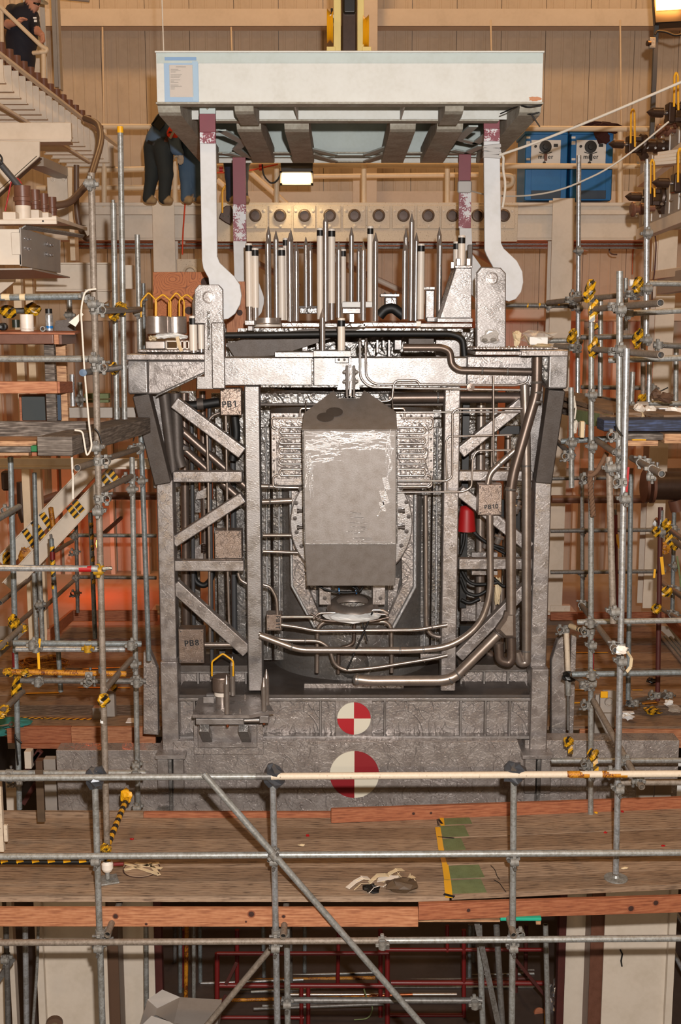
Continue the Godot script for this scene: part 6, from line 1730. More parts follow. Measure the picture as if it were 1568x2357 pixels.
	part(tb,"apron_end",pbox(geo(),124,769,135,793,8.75,0.05),M.fir)
	part(tb,"apron_side",geo().bar(at(136,781,8.77),at(170,779,9.3),0.04,0.08),M.brown_pvc)
	part(tb,"rail",pbox(geo(),-30,878,131,906,8.75,0.05,0.004),M.fir)
	part(tb,"rail_end",geo().bar(at(132,892,8.77),at(162,891,9.3),0.04,0.09),M.fir_red)
	for q in [[104,127,8.85,0],[131,154,9.1,1]]:
		part(tb,"leg",pbox(geo(),q[0],793,q[1],972,q[2],0.05,0.004),M.grey_wood if q[3]==0 else M.fir_pale)
	var fr:=part(tb,"back_frame",pbox(geo(),44,907,106,970,9.35,0.02),M.fir_red)
	part(fr,"dark_panel",pbox(geo(),50,911,104,968,9.3,0.03),mat("slate",Color(0.20,0.22,0.22),0.7))
	part(tb,"blue_strip",pbox(geo(),130,908,140,968,9.0,0.02),M.blue_dark)
	var sh:=thing("plank_shelf","weathered scaffold planks laid beyond the table, one with a green end","plank shelf",at(90,1045,8.8))
	part(sh,"upright_plank",pbox(geo(),-30,970,203,1014,8.7,0.045,0.006),M.grey_wood)
	part(sh,"plank",pbox(geo(),-30,1015,121,1027,8.35,0.35,0.004),M.fir_pale)
	part(sh,"plank",pbox(geo(),-30,1028,71,1041,8.3,0.25,0.004),M.grey_wood)
	part(sh,"green_end",pbox(geo(),71,1026,121,1040,8.28,0.25,0.004),mat("green_end",Color(0.10,0.40,0.22),0.7))
	part(sh,"plank",pbox(geo(),-30,1042,66,1049,8.32,0.2,0.003),M.fir_pale)
	part(sh,"plank",pbox(geo(),73,1041,119,1050,8.34,0.2,0.003),M.fir_red)
	var sp2:=thing("plank","thick dark plank sloping back from above the hanging rope to the strut","plank",at(128,1050,8.0),"",Basis(Vector3.UP,0.9))
	part(sp2,"plank",geo().bar(at(126,1027,8.0),at(315,978,10.3),0.25,0.135),M.grey_wood)
	solo("beam","white painted level beam behind the plank shelf","beam",rect(-30,1056,345,1078,12.0,0.08).join(rect(-30,1074,345,1080,11.96,0.2)),M.cream)
	for q in [[[5,1298],[228,1062],12.4,"upper white sloping channel with round bolt heads and caution tape"],[[20,1352],[262,1090],12.1,"lower white sloping channel taped yellow and black at its upper end"]]:
		var c:=thing("sloping_channel",q[3],"channel",at(q[0][0],q[0][1],q[2]))
		var pa:=at(q[0][0],q[0][1],q[2])
		var pb:=at(q[1][0],q[1][1],q[2])
		var nn:=(pb - pa).cross(Vector3(0,0,1)).normalized()
		part(c,"web",geo().bar(pa,pb,0.012,0.16,nn),M.cream)
		part(c,"flange",geo().bar(pa+nn*0.08,pb+nn*0.08,0.08,0.012,nn),M.cream)
		part(c,"flange",geo().bar(pa - nn*0.08,pb - nn*0.08,0.08,0.012,nn),M.cream)
		if q[2]>12.2:
			for p in [[58,1252],[178,1128],[190,1115],[205,1100]]:
				part(c,"bolt_head",geo().lathe(at(p[0],p[1],q[2] - 0.006),Vector3(0,0,1),[[0.03,0],[0.03,0.006],[0,0.008]],12),M.cream)
			tape_on(c,[[15,1285,12.3,0.2,76,0.0]])
			for p in [[68,1238],[88,1218],[108,1200]]:
				part(c,"caution_tape",geo().strip([at(p[0] - 12,p[1] - 18,12.36),at(p[0]+12,p[1]+18,12.36)],Vector3(1,1,0),0.07,0.004),M.caution)
			part(c,"yellow_sleeve",geo().lathe(at(124,1225,12.2),Vector3(-0.08,1,0),[[0.03,0],[0.026,0.27],[0,0.28]],10),M.yellow_worn)
			part(c,"yellow_flap",geo().lump(at(58,1280,12.2),Vector3(0.14,0.2,0.05),77,0.3),M.yellow_worn)
		else:
			for p in [[168,1178],[180,1165],[245,1108],[258,1092]]:
				part(c,"caution_tape",geo().strip([at(p[0] - 10,p[1] - 12,12.06),at(p[0]+10,p[1]+12,12.06)],Vector3(1,1,0),0.07,0.004),M.caution)
	side_deck("worn side deck of grey-brown planks beyond the near posts, with coiled line",-4.3,-1.82)
	var tbd:=func(label:String,x0:float,y0:float,x1:float,y1:float,d:float,m:Material)->void:
		solo("toe_board",label,"toe board",rect(x0,y0,x1,y1,d,0.04),m)
	tbd.call("brown fir toe board at the side deck's near edge, by the edge",16,1673,164,1711,11.4,M.fir_red)
	tbd.call("orange fir toe board at the side deck's near edge, beside the post sleeve",164,1674,358,1712,11.38,M.fir)
	tbd.call("thin plank edge under the orange toe board, painted green at one end",48,1713,372,1724,11.35,M.fir_red)
	tbd.call("dark fir toe board at the far edge of the side deck, before the orange wall",165,1405,362,1430,15.6,M.fir_red)
	solo("toe_board","toe board along the side deck's outer edge, running back","toe board",geo().bar(at(112,1462,13.2),at(166,1416,15.6),0.04,0.15),M.fir)
	solo("green_block","green-painted plank end beside the near post sleeve","plank",rect(418,1707,441,1725,11.0,0.15),M.green_paint)
	var coil:=geo()
	var rng:=RandomNumberGenerator.new()
	rng.seed=3
	for k in 7:
		var ring:=[]
		var rx:=rng.randf_range(0.2,0.3)
		for q in 15:
			var ag:=TAU*q/14.0
			ring.append(level(100,1546,3.1)+Vector3(cos(ag)*rx+rng.randf_range(-0.03,0.03),0.03+0.014*k+0.05*absf(sin(ag*1.5)),sin(ag)*0.17))
		coil.tube(ring,0.008,5)
	solo("coiled_line","yellow cord coiled loosely on the side deck under the striped tapes","cord",coil,M.yellow_worn)
	for q in [[60,1596,135,1594,0.05,3],[180,1582,300,1583,0.03,0],[100,1653,210,1655,0.05,2],[30,1652,100,1653,0.05,2],[190,1540,280,1536,0.03,3]]:
		solo("floor_tape",["thin yellow","","yellow and black striped","yellow"][q[5]]+[" line of tape on the side deck beyond the standards",""," tape strip on the side deck"," tape strip on the side deck"][q[5]]+(" near its outer edge" if q[0]<100 else " near the machine's gusset"),"tape",geo().strip([level(q[0],q[1],3.087),level(q[2],q[3],3.087)],Vector3(0,0,1),q[4]),M.caution if q[5]==2 else M.yellow,"tape lines on the side deck")
	var gb:=thing("steel_blocks","two grey upright steel blocks on the side deck behind the tall standard","steel block",at(238,1672,11.6))
	for q in [[213,1630,240,1672,0],[242,1590,264,1672,1],[230,1598,246,1672,1]]:
		part(gb,"block",pbox(geo(),q[0],q[1],q[2],q[3],11.7+q[3]*0.0+q[4]*0.1,0.1),M.beam_grey)
	part(gb,"tape_flag",geo().lump(at(262,1582,11.6),Vector3(0.08,0.09,0.05),78,0.4),M.caution)
	solo("white_carton","small white flat carton beside the orange toe board","carton",rect(289,1663,310,1673,11.6,0.15),M.white)
	var tc:=thing("teal_cloth","teal cloth with a chrome wrench lying on it at the deck's edge","cloth",at(30,1690,11.3))
	part(tc,"cloth",geo().lump(at(30,1663,11.5),Vector3(0.42,0.08,0.3),79,0.2).lump(at(-5,1685,11.2),Vector3(0.2,0.1,0.2),80,0.2),M.teal_cloth)
	var wr:=geo().tube(ats([[-10,1674],[22,1668]],11.25),0.012,6).lathe(at(27,1667,11.25),Vector3(0,0.5,1),[[0.014,-0.01],[0.03,-0.01],[0.03,0.01],[0.014,0.01],[0.014,-0.01]],10)
	solo("wrench","chrome ring wrench on the teal cloth","wrench",wr,M.chrome)
	var un:=thing("deck_support","steel props and gusset plates under the side deck's near edge","support",at(150,1870,10.9))
	for q in [[102,1748,130,1870,0],[131,1800,172,1868,1],[84,1752,100,1870,2],[56,1730,72,1770,3],[14,1800,40,1870,3]]:
		part(un,"prop",pbox(geo(),q[0],q[1],q[2],q[3],10.9+0.1*q[4],0.1),[M.beam_grey,M.beam_grey,M.hose_brown,M.cream][q[4]])
	for q in [[50,1790,90,1728],[54,1850,84,1800],[95,1728,60,1768]]:
		part(un,"brace",geo().bar(at(q[0],q[1],11.3),at(q[2],q[3],11.3),0.05,0.05),M.red_rust)
	solo("strap_board","brown strap hanging over the rail by the fir boards","strap",rect(83,1772,101,1893,8.95,0.02),M.brown_paper)
	solo("edge_ladder","paint-spattered upright board with yellow tag at the near deck's end","board",rect(-20,1800,5,1962,8.6,0.05).join(rect(8,1900,17,1938,8.5,0.03)),M.cream_chipped)
	solo("rope","white rope looped over the tall standard's clamp, hanging past the planks","rope",geo().tube(bent(ats([[222,665],[196,668],[186,710],[195,860],[206,985],[212,1030],[200,1052],[196,1030],[190,992],[172,990]],8.0),0.12),0.007,6),M.rope)
	solo("rope","knotted white rope end hanging under the sloping dark plank","rope",geo().tube(ats([[165,1040],[168,1100],[168,1148]],8.2),0.009,6),M.rope)
	solo("wire_tie","dark wire tied round the standard and the sloping plank","wire",geo().tube(bent(ats([[218,986],[228,996],[234,1020]],8.1),0.05),0.005,5).tube(bent(ats([[312,985,10.1],[310,1005,10.1],[306,1016,10.1]],10.1),0.05),0.005,5),M.black)
	solo("wire_tie","black cable tie hanging off the standard nearest the edge","wire",geo().tube(ats([[34,1690,9.3],[38,1725,9.3],[42,1760,9.3]],9.3),0.008,5).tube(ats([[34,1696,9.3],[50,1710,9.3]],9.3),0.007,5),M.black)
	on_table()
func on_table()->void:
	var c:=at(63,763,9.0)
	var cup:=thing("cup","pale plastic pot with crumpled film at its base on the timber table","cup",c)
	part(cup,"pot",geo().lathe(c,Vector3.UP,[[0.05,0],[0.052,0.13],[0.047,0.13],[0.045,0.02],[0,0.02]],20),M.pvc)
	part(cup,"film",geo().lump(c+Vector3(0,0.02,0),Vector3(0.12,0.04,0.12),90,0.3),M.film)
	c=at(114,762,9.0)
	var sp:=thing("spray_can","spray can with black cap on the timber table","spray can",c)
	part(sp,"can",geo().lathe(c,Vector3.UP,[[0.027,0],[0.029,0.005],[0.029,0.12],[0.024,0.135],[0,0.136]],16),M.zinc_bright)
	part(sp,"cap",geo().lathe(c+Vector3(0,0.135,0),Vector3.UP,[[0.027,0],[0.026,0.035],[0,0.036]],16),M.black)
	part(sp,"print_band",geo().lathe(c+Vector3(0,0.02,0),Vector3.UP,[[0.0295,0],[0.0295,0.02]],16),M.blue)
	var g:=thing("tin","dark green tin beside the pale pot","tin",at(37,754,9.1))
	part(g,"tin",geo().lathe(at(37,754,9.1),Vector3.UP,[[0.03,0],[0.03,0.06],[0.026,0.06],[0.026,0.01],[0,0.01]],14),mat("tin_green",Color(0.12,0.15,0.12),0.4))
	solo("black_plug","round black cap with a tape strip on the timber table","cap",geo().lathe(at(8,752,8.9),Vector3(0,0,1),[[0.03,-0.02],[0.03,0.03],[0.02,0.035],[0,0.03]],14),M.black)
	solo("pipe_ring","short steel pipe ring lying between pot and spray can","ring",geo().lathe(at(98,757,8.9),Vector3(0,0,1),[[0.014,0],[0.021,0],[0.021,-0.06],[0.014,-0.06],[0.014,0]],14),M.zinc)
	solo("metal_offcut","grey bent sheet offcut at the end of the timber table","offcut",geo().prism(ats([[124,763],[128,738],[168,734],[172,764]],9.15),Vector3(0,0,-0.06)),M.steel_scale)
	solo("paper_slip","stiff paper slip leaning off the table's end by the clamp","paper",geo().prism(ats([[158,742],[188,718],[192,724],[174,752]],8.5),Vector3(0,0,-0.003)),M.pvc)
	for q in [[18,717],[75,712]]:
		solo("taped_tube","dark tube end wrapped in caution tape behind the table, "+("by the edge" if q[0]<40 else "above the spray can"),"tube",geo().lump(at(q[0],q[1],9.8),Vector3(0.14,0.11,0.08),int(q[0]),0.3),M.caution,"taped tube ends behind the table")
	scaffold("dark level tube behind the table with caution-taped ends",[-20,718,10.0],[84,714,10.0],M.zinc_dark)
	scaffold("short grey standard behind the table, above the metal offcut",[160,688,11.0],[162,750,11.0],M.zinc,[[0.6,"x"]])
	scaffold("white-topped upright tube behind the timber legs",[166,862,10.5],[168,935,10.5],M.zinc_bright)
	scaffold("grey stub standard with yellow tape beyond the timber legs",[184,880,10.8],[186,936,10.8],M.zinc,[[0.7,"x"]])
	solo("steel_ledge","level grey steel channel behind the tall standard, above the dark plank","channel",rect(155,938,312,962,10.8,0.1),M.beam_grey)
	solo("green_bar","green board stacked on planks behind the tall standard","board",rect(194,906,250,918,11.4,0.1).join(rect(192,920,250,927,11.3,0.1)),M.green_paint)
# ---------------------------------------------------------------- the scaffold on the welding machines' side
func scaffold_east()->void:
	var s:="scaffold standard "
	var a:=scaffold("bright front scaffold standard on a round foot plate, with a red paint streak",[1443,802,8.25],[1418,2010,8.25],M.zinc_bright,[[0.24,"z"],[0.27,"x"],[0.575,"x"],[0.795,"z"],[0.825,"x"]])
	part(a,"foot_plate",geo().lathe(level(1418,2022,DECK+0.006),Vector3.UP,[[0.09,0],[0.09,0.008],[0.03,0.012],[0.02,0.03],[0.0,0.03]],24),M.zinc)
	part(a,"red_streak",geo().bar(at(1447,1075,8.228),at(1442,1140,8.228),0.008,0.016,Vector3.RIGHT),M.red)
	scaffold("grey front "+s+"beside the bright one, ending above the dusty tube",[1427,624,8.45],[1425,1106,8.45],M.zinc,[[0.18,"x"],[0.365,"x"],[0.78,"z"],[0.86,"x"],[0.93,"x"]])
	scaffold("slim bright "+s+"rising past the blue welding machines with a pinned tip",[1333,358,12.0],[1330,910,12.0],M.zinc_bright,[[0.39,"x"],[0.57,"z"],[0.63,"x"],[0.77,"x"]])
	var pin:=scaffold("shiny drilled "+s+"rising before the cable couplings",[1490,378,9.9],[1488,790,9.9],M.zinc_bright,[[0.38,"x"],[0.69,"x"],[0.98,"x"]])
	part(pin,"spigot",geo().tube(ats([[1490,366],[1490,380]],9.9),0.014,8),M.zinc_bright)
	var b:=scaffold("long grey "+s+"with hanging brown rope and a red lower edge",[1362,680,9.5],[1360,1875,9.5],M.zinc,[[0.18,"x"],[0.275,"x"],[0.335,"z"],[0.63,"z"],[0.655,"x"],[0.73,"x"],[0.775,"z"],[0.895,"z"],[0.91,"x"]])
	part(b,"red_paint",geo().bar(at(1367,1470,9.48),at(1366,1560,9.48),0.01,0.012,Vector3.RIGHT),M.red_paint)
	tape_on(b,[[1358,668,9.45,0.2,101,0.25],[1366,715,9.45,0.17,102,0.0],[1366,752,9.6,0.08,103,0.0],[1368,800,9.4,0.16,104,0.0],[1366,1738,9.4,0.12,105,0.14],[1366,1550,9.42,0.05,115,0.0]])
	scaffold("grey "+s+"just behind the roped one, cut off above the planks",[1383,690,11.0],[1382,912,11.0],M.zinc)
	scaffold("thin grey "+s+"behind the open-ended tubes, beside the front pair",[1441,640,12.2],[1441,760,12.2],M.zinc)
	scaffold("short pinned "+s+"standing on the stacked planks beside the bright one",[1457,856,10.6],[1453,940,10.6],M.zinc,[[0.95,"x"]])
	scaffold("brownish "+s+"behind the planks with a white cup",[1481,700,11.0],[1481,915,11.0],M.zinc_brown)
	scaffold("bright short "+s+"by the yellow-taped corner of the planks",[1495,832,10.6],[1494,925,10.6],M.zinc_bright)
	scaffold("grey "+s+"at the far edge of the planks",[1557,800,10.8],[1556,940,10.8],M.zinc)
	scaffold("dull "+s+"close beside the machine's outer strut",[1315,892,9.9],[1316,1122,9.9],M.zinc,[[0.55,"x"],[0.68,"z"]])
	scaffold("slender far "+s+"between strut and roped one",[1340,1090,12.8],[1341,1400,12.8],M.zinc,[[0.03,"x"],[0.42,"x"],[0.74,"x"]])
	scaffold("dusty brown tube hanging upright, clamped low to the bright front standard",[1402,1052,8.1],[1412,1434,8.1],M.zinc_brown,[[0.06,"x"],[0.92,"x"]])
	scaffold("blue-grey "+s+"half hidden behind the bright front one",[1453,1092,10.9],[1446,1610,10.9],M.zinc_blue)
	var mr:=scaffold("maroon-painted "+s+"with yellow and red tape, before the far columns",[1521,1168,10.8],[1514,1612,10.8],M.red_rust,[[0.12,"x"],[0.97,"z"]])
	part(mr,"grey_top",geo().lathe(at(1520,1222,10.8),Vector3.UP,[[TUBE*1.03,0],[TUBE*1.03,0.2],[0,0.21]],12),M.zinc_blue)
	tape_on(mr,[[1534,1210,10.75,0.13,106,0.0],[1512,1225,10.75,0.1,107,0.0],[1512,1402,10.75,0.1,108,0.0]])
	part(mr,"tag",geo().strip(ats([[1523,1282,10.75],[1527,1322,10.74]],10.7),Vector3.RIGHT,0.03),M.yellow)
	part(mr,"tag",geo().strip(ats([[1508,1310,10.75],[1506,1330,10.74]],10.7),Vector3.RIGHT,0.02),M.yellow)
	scaffold("blue-grey "+s+"behind the maroon one by the green strap",[1552,1180,12.4],[1548,1420,12.4],M.zinc_blue,[[0.5,"x"]])
	solo("green_strap","narrow green strap hanging in the scaffold's outer bay","strap",geo().strip(ats([[1559,1280],[1566,1330],[1569,1380]],12.0),Vector3.RIGHT,0.02),M.green_paint)
	var rp:=scaffold("red-taped slim pole behind the dusty tube",[1418,1185,11.5],[1420,1420,11.5],M.red_paint,[],0.016)
	part(rp,"dark_tip",geo().tube(ats([[1417,1172],[1418,1188]],11.5),0.012,8),M.zinc_dark)
	part(rp,"yellow_tail",geo().strip(ats([[1421,1230,11.45],[1423,1250,11.44],[1427,1262,11.44]],11.45),Vector3.RIGHT,0.025),M.yellow)
	var h:="level scaffold tube "
	var g1:=scaffold("dark yellow-flecked level tube running from the broad lug to the scaffold",[1166,702,12.1],[1322,704,12.1],M.zinc_dark,[[0.62,"y"],[0.98,"y"]])
	for x in [1212,1240,1284,1312]:
		part(g1,"yellow_fleck",geo().lathe(at(x,703,12.1),Vector3(1,0.1,0),[[0.0247,0],[0.0247,0.02]],10),M.yellow)
	scaffold("dark transom climbing back from the yellow-flecked tube",[1262,696,11.6],[1480,675,10.0],M.zinc_brown,[[0.3,"y"],[0.93,"y"]])
	scaffold("open-ended transom thrust towards the viewer, upper of two beside the front standards",[1372,711,9.4],[1521,697,7.6],M.zinc_brown,[[0.42,"y"]])
	scaffold(h+"at the edge, below the upper open-ended transom",[1438,722,9.6],[1600,713,9.6],M.zinc,[[0.05,"y"]])
	var g5:=scaffold(h+"with white cap and caution tape by the drilled standard",[1480,652,10.0],[1600,653,10.0],M.zinc)
	part(g5,"white_cap",geo().lathe(at(1460,651,10.0),Vector3(1,0,0),[[0.0,-0.04],[0.03,-0.04],[0.03,0.03]],12),M.white)
	tape_on(g5,[[1468,656,9.95,0.14,109,0.0]])
	var g6:=scaffold("dark level tube with caution-taped ends between the slim and drilled standards",[1338,776,10.8],[1462,774,10.8],M.zinc_dark)
	tape_on(g6,[[1318,774,10.9,0.15,110,0.0],[1470,778,10.0,0.2,111,0.0]])
	scaffold("open-ended transom thrust towards the viewer, lower of two beside the front standards",[1372,804,9.3],[1522,817,7.6],M.zinc_brown,[[0.42,"y"]])
	scaffold("dark tube end level with the corner plate's wrappings",[1262,784,11.2],[1316,783,11.2],M.zinc)
	scaffold("brown tube sloping from the corner plate to the slim bright standard",[1278,796,10.9],[1332,800,10.6],M.zinc_brown,[[0.95,"y"]])
	scaffold("light paint-marked level tube behind the lower open-ended transom",[1402,829,9.0],[1600,823,9.0],M.zinc)
	scaffold("dark level tube at the edge, under the tall couplings",[1512,794,9.9],[1600,798,9.9],M.zinc_dark,[[0.02,"y"]])
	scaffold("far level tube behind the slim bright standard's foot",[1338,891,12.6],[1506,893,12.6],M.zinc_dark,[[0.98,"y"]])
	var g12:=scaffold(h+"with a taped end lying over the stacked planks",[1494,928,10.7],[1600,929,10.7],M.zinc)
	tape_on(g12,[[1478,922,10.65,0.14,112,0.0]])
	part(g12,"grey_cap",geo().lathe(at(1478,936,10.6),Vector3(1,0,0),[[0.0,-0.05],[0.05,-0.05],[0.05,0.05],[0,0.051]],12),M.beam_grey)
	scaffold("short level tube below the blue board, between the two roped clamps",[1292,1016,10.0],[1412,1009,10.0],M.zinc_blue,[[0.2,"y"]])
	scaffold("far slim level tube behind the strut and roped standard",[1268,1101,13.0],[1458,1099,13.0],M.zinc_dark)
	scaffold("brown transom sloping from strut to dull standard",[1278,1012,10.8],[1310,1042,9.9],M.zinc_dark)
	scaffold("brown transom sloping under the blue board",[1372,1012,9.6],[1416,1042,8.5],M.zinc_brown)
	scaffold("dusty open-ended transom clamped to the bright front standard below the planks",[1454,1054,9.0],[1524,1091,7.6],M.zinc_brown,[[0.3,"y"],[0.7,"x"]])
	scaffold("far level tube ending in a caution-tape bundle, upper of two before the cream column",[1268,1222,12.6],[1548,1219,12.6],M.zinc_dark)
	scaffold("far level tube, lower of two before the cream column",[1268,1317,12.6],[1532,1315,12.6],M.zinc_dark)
	var g19:=scaffold("sloping transom whose open end faces the viewer beside a torn paper tag",[1336,1390,10.8],[1418,1497,8.1],M.zinc_brown,[[0.03,"y"],[0.95,"y"]])
	part(g19,"paper_tag",geo().lump(at(1432,1497,8.0),Vector3(0.09,0.07,0.03),113,0.4),M.pvc)
	part(g19,"paper_tail",geo().strip(ats([[1444,1500,8.0],[1454,1515,7.98],[1452,1535,7.97],[1443,1546,7.98]],8.0),Vector3(0.5,0,1),0.03),M.masking)
	scaffold(h+"crossing the front standards above the floor planks",[1330,1432,9.3],[1600,1427,9.3],M.zinc,[[0.1,"y"]])
	scaffold(h+"low in the outer bay with blue stain, above the paper scraps",[1318,1552,9.3],[1600,1547,9.3],M.zinc_blue,[[0.15,"y"]])
	scaffold("flattened dusty brace sloping down to the top rail",[1366,1612,9.3],[1478,1812,8.0],M.zinc_brown,[[0.72,"y"],[0.94,"x"]])
	var g23:=scaffold(h+"behind the front standards at the base plate's height",[1270,1751,9.7],[1600,1750,9.7],M.zinc,[[0.27,"y"]])
	tape_on(g23,[[1362,1752,9.6,0.1,114,0.12],[1308,1708,9.9,0.1,116,0.1]])
	scaffold(h+"just under the top rail's far end",[1424,1801,8.3],[1600,1800,8.3],M.zinc_brown)
	scaffold("dark short tube lying aslant among the floor planks",[1446,1617,11.0],[1540,1596,12.0],M.zinc_dark,[[0.9,"y"],[0.05,"y"]])
	var wp:=scaffold("short cream chipped post beside the machine's side gusset, black wad at its foot",[1304,1448,10.2],[1308,1545,10.2],M.cream_chipped,[[0.0,"z"]])
	part(wp,"black_wad",geo().lump(at(1311,1556,10.15),Vector3(0.14,0.1,0.1),117,0.4),M.black)
	part(wp,"lower_sleeve",geo().tube(ats([[1308,1566],[1309,1600]],10.2),0.027,12),M.zinc)
	part(wp,"thin_leg",geo().tube(ats([[1308,1600],[1308,1680]],10.2),0.014,10),M.zinc_dark)
	var bs:=scaffold("short transom banded with black tape beside the cream chipped post",[1314,1441,10.0],[1354,1456,9.6],M.masking)
	banded(bs,at(1316,1442,10.0),at(1352,1455,9.6),TUBE*1.03,5,M.black)
	scaffold("black-wadded stub transom low beside the cream chipped post",[1318,1553,9.9],[1362,1580,9.4],M.zinc_brown,[[0.9,"y"]])
	var n:=0
	for q in [[1512,1196,12.0,1600,1262,9.8],[1530,1225,11.6,1600,1285,9.9],[1522,1340,12.0,1600,1395,10.4],[1540,1352,11.6,1600,1388,10.2],[1518,1398,12.4,1600,1448,11.0]]:
		scaffold("brown transom sloping to the edge in the outer bay, "+["topmost, with a white cap","second from the top","third, under a caution tape wrap","fourth, doubled beside the third","lowest, over the fir toe board"][n],[q[0],q[1],q[2]],[q[3],q[4],q[5]],M.zinc_brown,[[0.35,"y"]] if n % 2==0 else [])
		n+=1
	var tp:=thing("tape_bundle","caution tape bundle drooping over the outer transoms","tape",at(1546,1265,11.0))
	for q in [[1540,1244,0.16],[1556,1250,0.13],[1531,1262,0.12],[1535,1362,0.12]]:
		part(tp,"loop",geo().lump(at(q[0],q[1],11.0),Vector3(0.1,q[2],0.06),int(q[0]),0.35),M.caution if q[0] != 1531 else M.yellow_worn)
	solo("white_plug","white plastic cap on the topmost outer transom","cap",geo().lathe(at(1508,1199,12.0),Vector3(1,-0.7,0.5),[[0,0],[0.05,0.0],[0.05,0.1],[0,0.1]],12),M.white)
	var pk:=thing("plank_stack","stacked dusty scaffold planks behind the blue board, running back to the strut","plank stack",at(1380,985,9.8))
	for q in [[1290,905,11.5,1445,955,9.4,0],[1300,925,11.4,1440,965,9.2,1],[1290,915,11.9,1420,948,9.8,2],[1340,912,11.9,1560,960,9.6,0]]:
		part(pk,"plank",geo().bar(at(q[0],q[1],q[2]),at(q[3],q[4],q[5]),0.24,0.04),[M.deck_wood_dark,M.deck_wood,M.grey_wood][q[6]])
	part(pk,"side_board",geo().bar(at(1292,938,11.5),at(1425,966,9.6),0.05,0.12),M.grey_wood)
	part(pk,"back_board",geo().bar(at(1325,915,12.2),at(1420,930,11.0),0.05,0.1),M.grey_wood)
	part(pk,"green_board",geo().bar(at(1326,957,10.2),at(1400,970,9.4),0.04,0.11),M.green_paint)
	part(pk,"steel_box",pbox(geo(),1336,972,1348,1006,9.8,0.1),M.steel)
	part(pk,"fir_block",pbox(geo(),1337,970,1346,1008,9.7,0.06),M.masking)
	part(pk,"bolt_scraps",geo().lump(at(1342,920,11.0),Vector3(0.14,0.06,0.12),118,0.5),M.tubing)
	var bb:=thing("blue_board","blue-stained plank laid nearest the viewer in the upper scaffold","plank",at(1480,995,8.9))
	part(bb,"board",pbox(geo(),1390,966,1620,993,8.7,0.24,0.006),M.blue_wood)
	part(bb,"under_board",pbox(geo(),1430,998,1528,1013,8.75,0.22,0.005),M.grey_wood)
	part(bb,"under_board",pbox(geo(),1530,998,1620,1021,8.72,0.24,0.005),M.fir_pale)
	part(bb,"under_board",pbox(geo(),1440,1014,1516,1027,8.74,0.22,0.004),M.fir_pale)
	part(bb,"yellow_tape",pbox(geo(),1456,1011,1488,1014,8.72,0.05,0.002),M.yellow)
	var cl:=thing("clutter","bagged parts, white cup and a red-brown block on the upper planks","clutter",at(1530,955,10.0))
	part(cl,"block",pbox(geo(),1484,942,1540,958,10.2,0.12),M.fir_red)
	part(cl,"white_strip",pbox(geo(),1518,939,1568,942,10.1,0.06,0.002),M.white)
	part(cl,"cup",geo().lathe(at(1512,922,10.9),Vector3.UP,[[0.03,0],[0.035,0.05],[0,0.05]],12),M.white)
	for q in [[1554,950,0.22,119,0],[1498,946,0.12,120,0],[1472,940,0.1,121,0],[1472,958,0.08,122,1],[1510,908,0.1,123,2],[1535,915,0.14,124,2]]:
		part(cl,["bag","roll","rag"][q[4]],geo().lump(at(q[0],q[1],10.0),Vector3(q[2],0.1,0.1),q[3],0.35),[M.pvc,M.masking,M.hose_brown][q[4]])
	solo("stick","thin dark stick leaning over the white cup","stick",geo().tube(ats([[1505,908],[1538,892]],10.8),0.006,5),M.black)
	var jr:=geo()
	for k in 3:
		var pts:=[]
		for q in 24:
			var t:=q/23.0
			var p:=at(1358+8*t,1100+88*t,9.35)
			pts.append(p+Vector3(cos(t*22+k*TAU/3),0,sin(t*22+k*TAU/3))*0.012)
		jr.tube(pts,0.014,6)
	jr.tube(bent(ats([[1398,1042],[1375,1085],[1362,1095],[1352,1093]],9.4),0.05),0.02,8).lathe(at(1362,1096,9.5),Vector3(0.1,1,0),[[0.03,-0.05],[0.042,-0.02],[0.042,0.02],[0.03,0.05]],12)
	solo("brown_rope","thick brown twisted rope tied to the roped standard, its end hanging","rope",jr,M.jute)
	solo("rope","frayed white rope tassel hanging by the strut's upper planks","rope",geo().tube(ats([[1322,915,9.9],[1326,940,9.9],[1323,965,9.9]],9.9),0.008,6).lump(at(1324,983,9.9),Vector3(0.05,0.13,0.05),125,0.3).lump(at(1322,925,9.9),Vector3(0.03,0.1,0.03),126,0.3),M.rope)
	solo("wire_tie","dark wire tied round the front pair of standards","wire",geo().tube(bent(ats([[1417,972],[1420,985],[1434,1004]],8.2),0.05),0.005,5),M.black)
	side_deck("worn side deck of grey-brown planks beyond the far posts, littered with paper",1.92,4.4)
	solo("toe_board","bright fir toe board at the littered side deck's near edge","toe board",rect(1334,1680,1640,1722,11.38,0.04),M.fir)
	solo("toe_board","brown fir toe board at the littered side deck's far edge, under the cream column","toe board",rect(1268,1410,1530,1428,15.6,0.04),M.fir_red)
	solo("toe_board","fir toe board along the littered side deck's outer edge, running back","toe board",geo().bar(at(1640,1530,12.0),at(1535,1420,15.5),0.04,0.17),M.fir_red)
	var m:=0
	for q in [[1322,1502,1400,1502],[1318,1588,1354,1588],[1312,1618,1352,1617],[1450,1622,1512,1617],[1456,1588,1480,1588]]:
		solo("floor_tape","yellow tape line on the littered side deck, "+["farthest","second from the far end near the gusset","nearest to the gusset","under the dark short tube","short one by the maroon standard"][m],"tape",geo().strip([level(q[0],q[1],3.087),level(q[2],q[3],3.087)],Vector3(0,0,1),0.035),M.yellow,"tape lines on the littered deck")
		m+=1
	var lt:=[["yellow crumple of caution tape on the littered side deck",1503,1642,0.2,M.caution],["white crumpled paper by the dark short tube",1445,1655,0.14,M.white],["clear bag lying at the littered deck's outer edge",1556,1637,0.2,M.film],["white rag at the littered deck's outer edge",1540,1623,0.12,M.white],["small black scrap of wire beyond the maroon standard",1500,1572,0.12,M.black]]
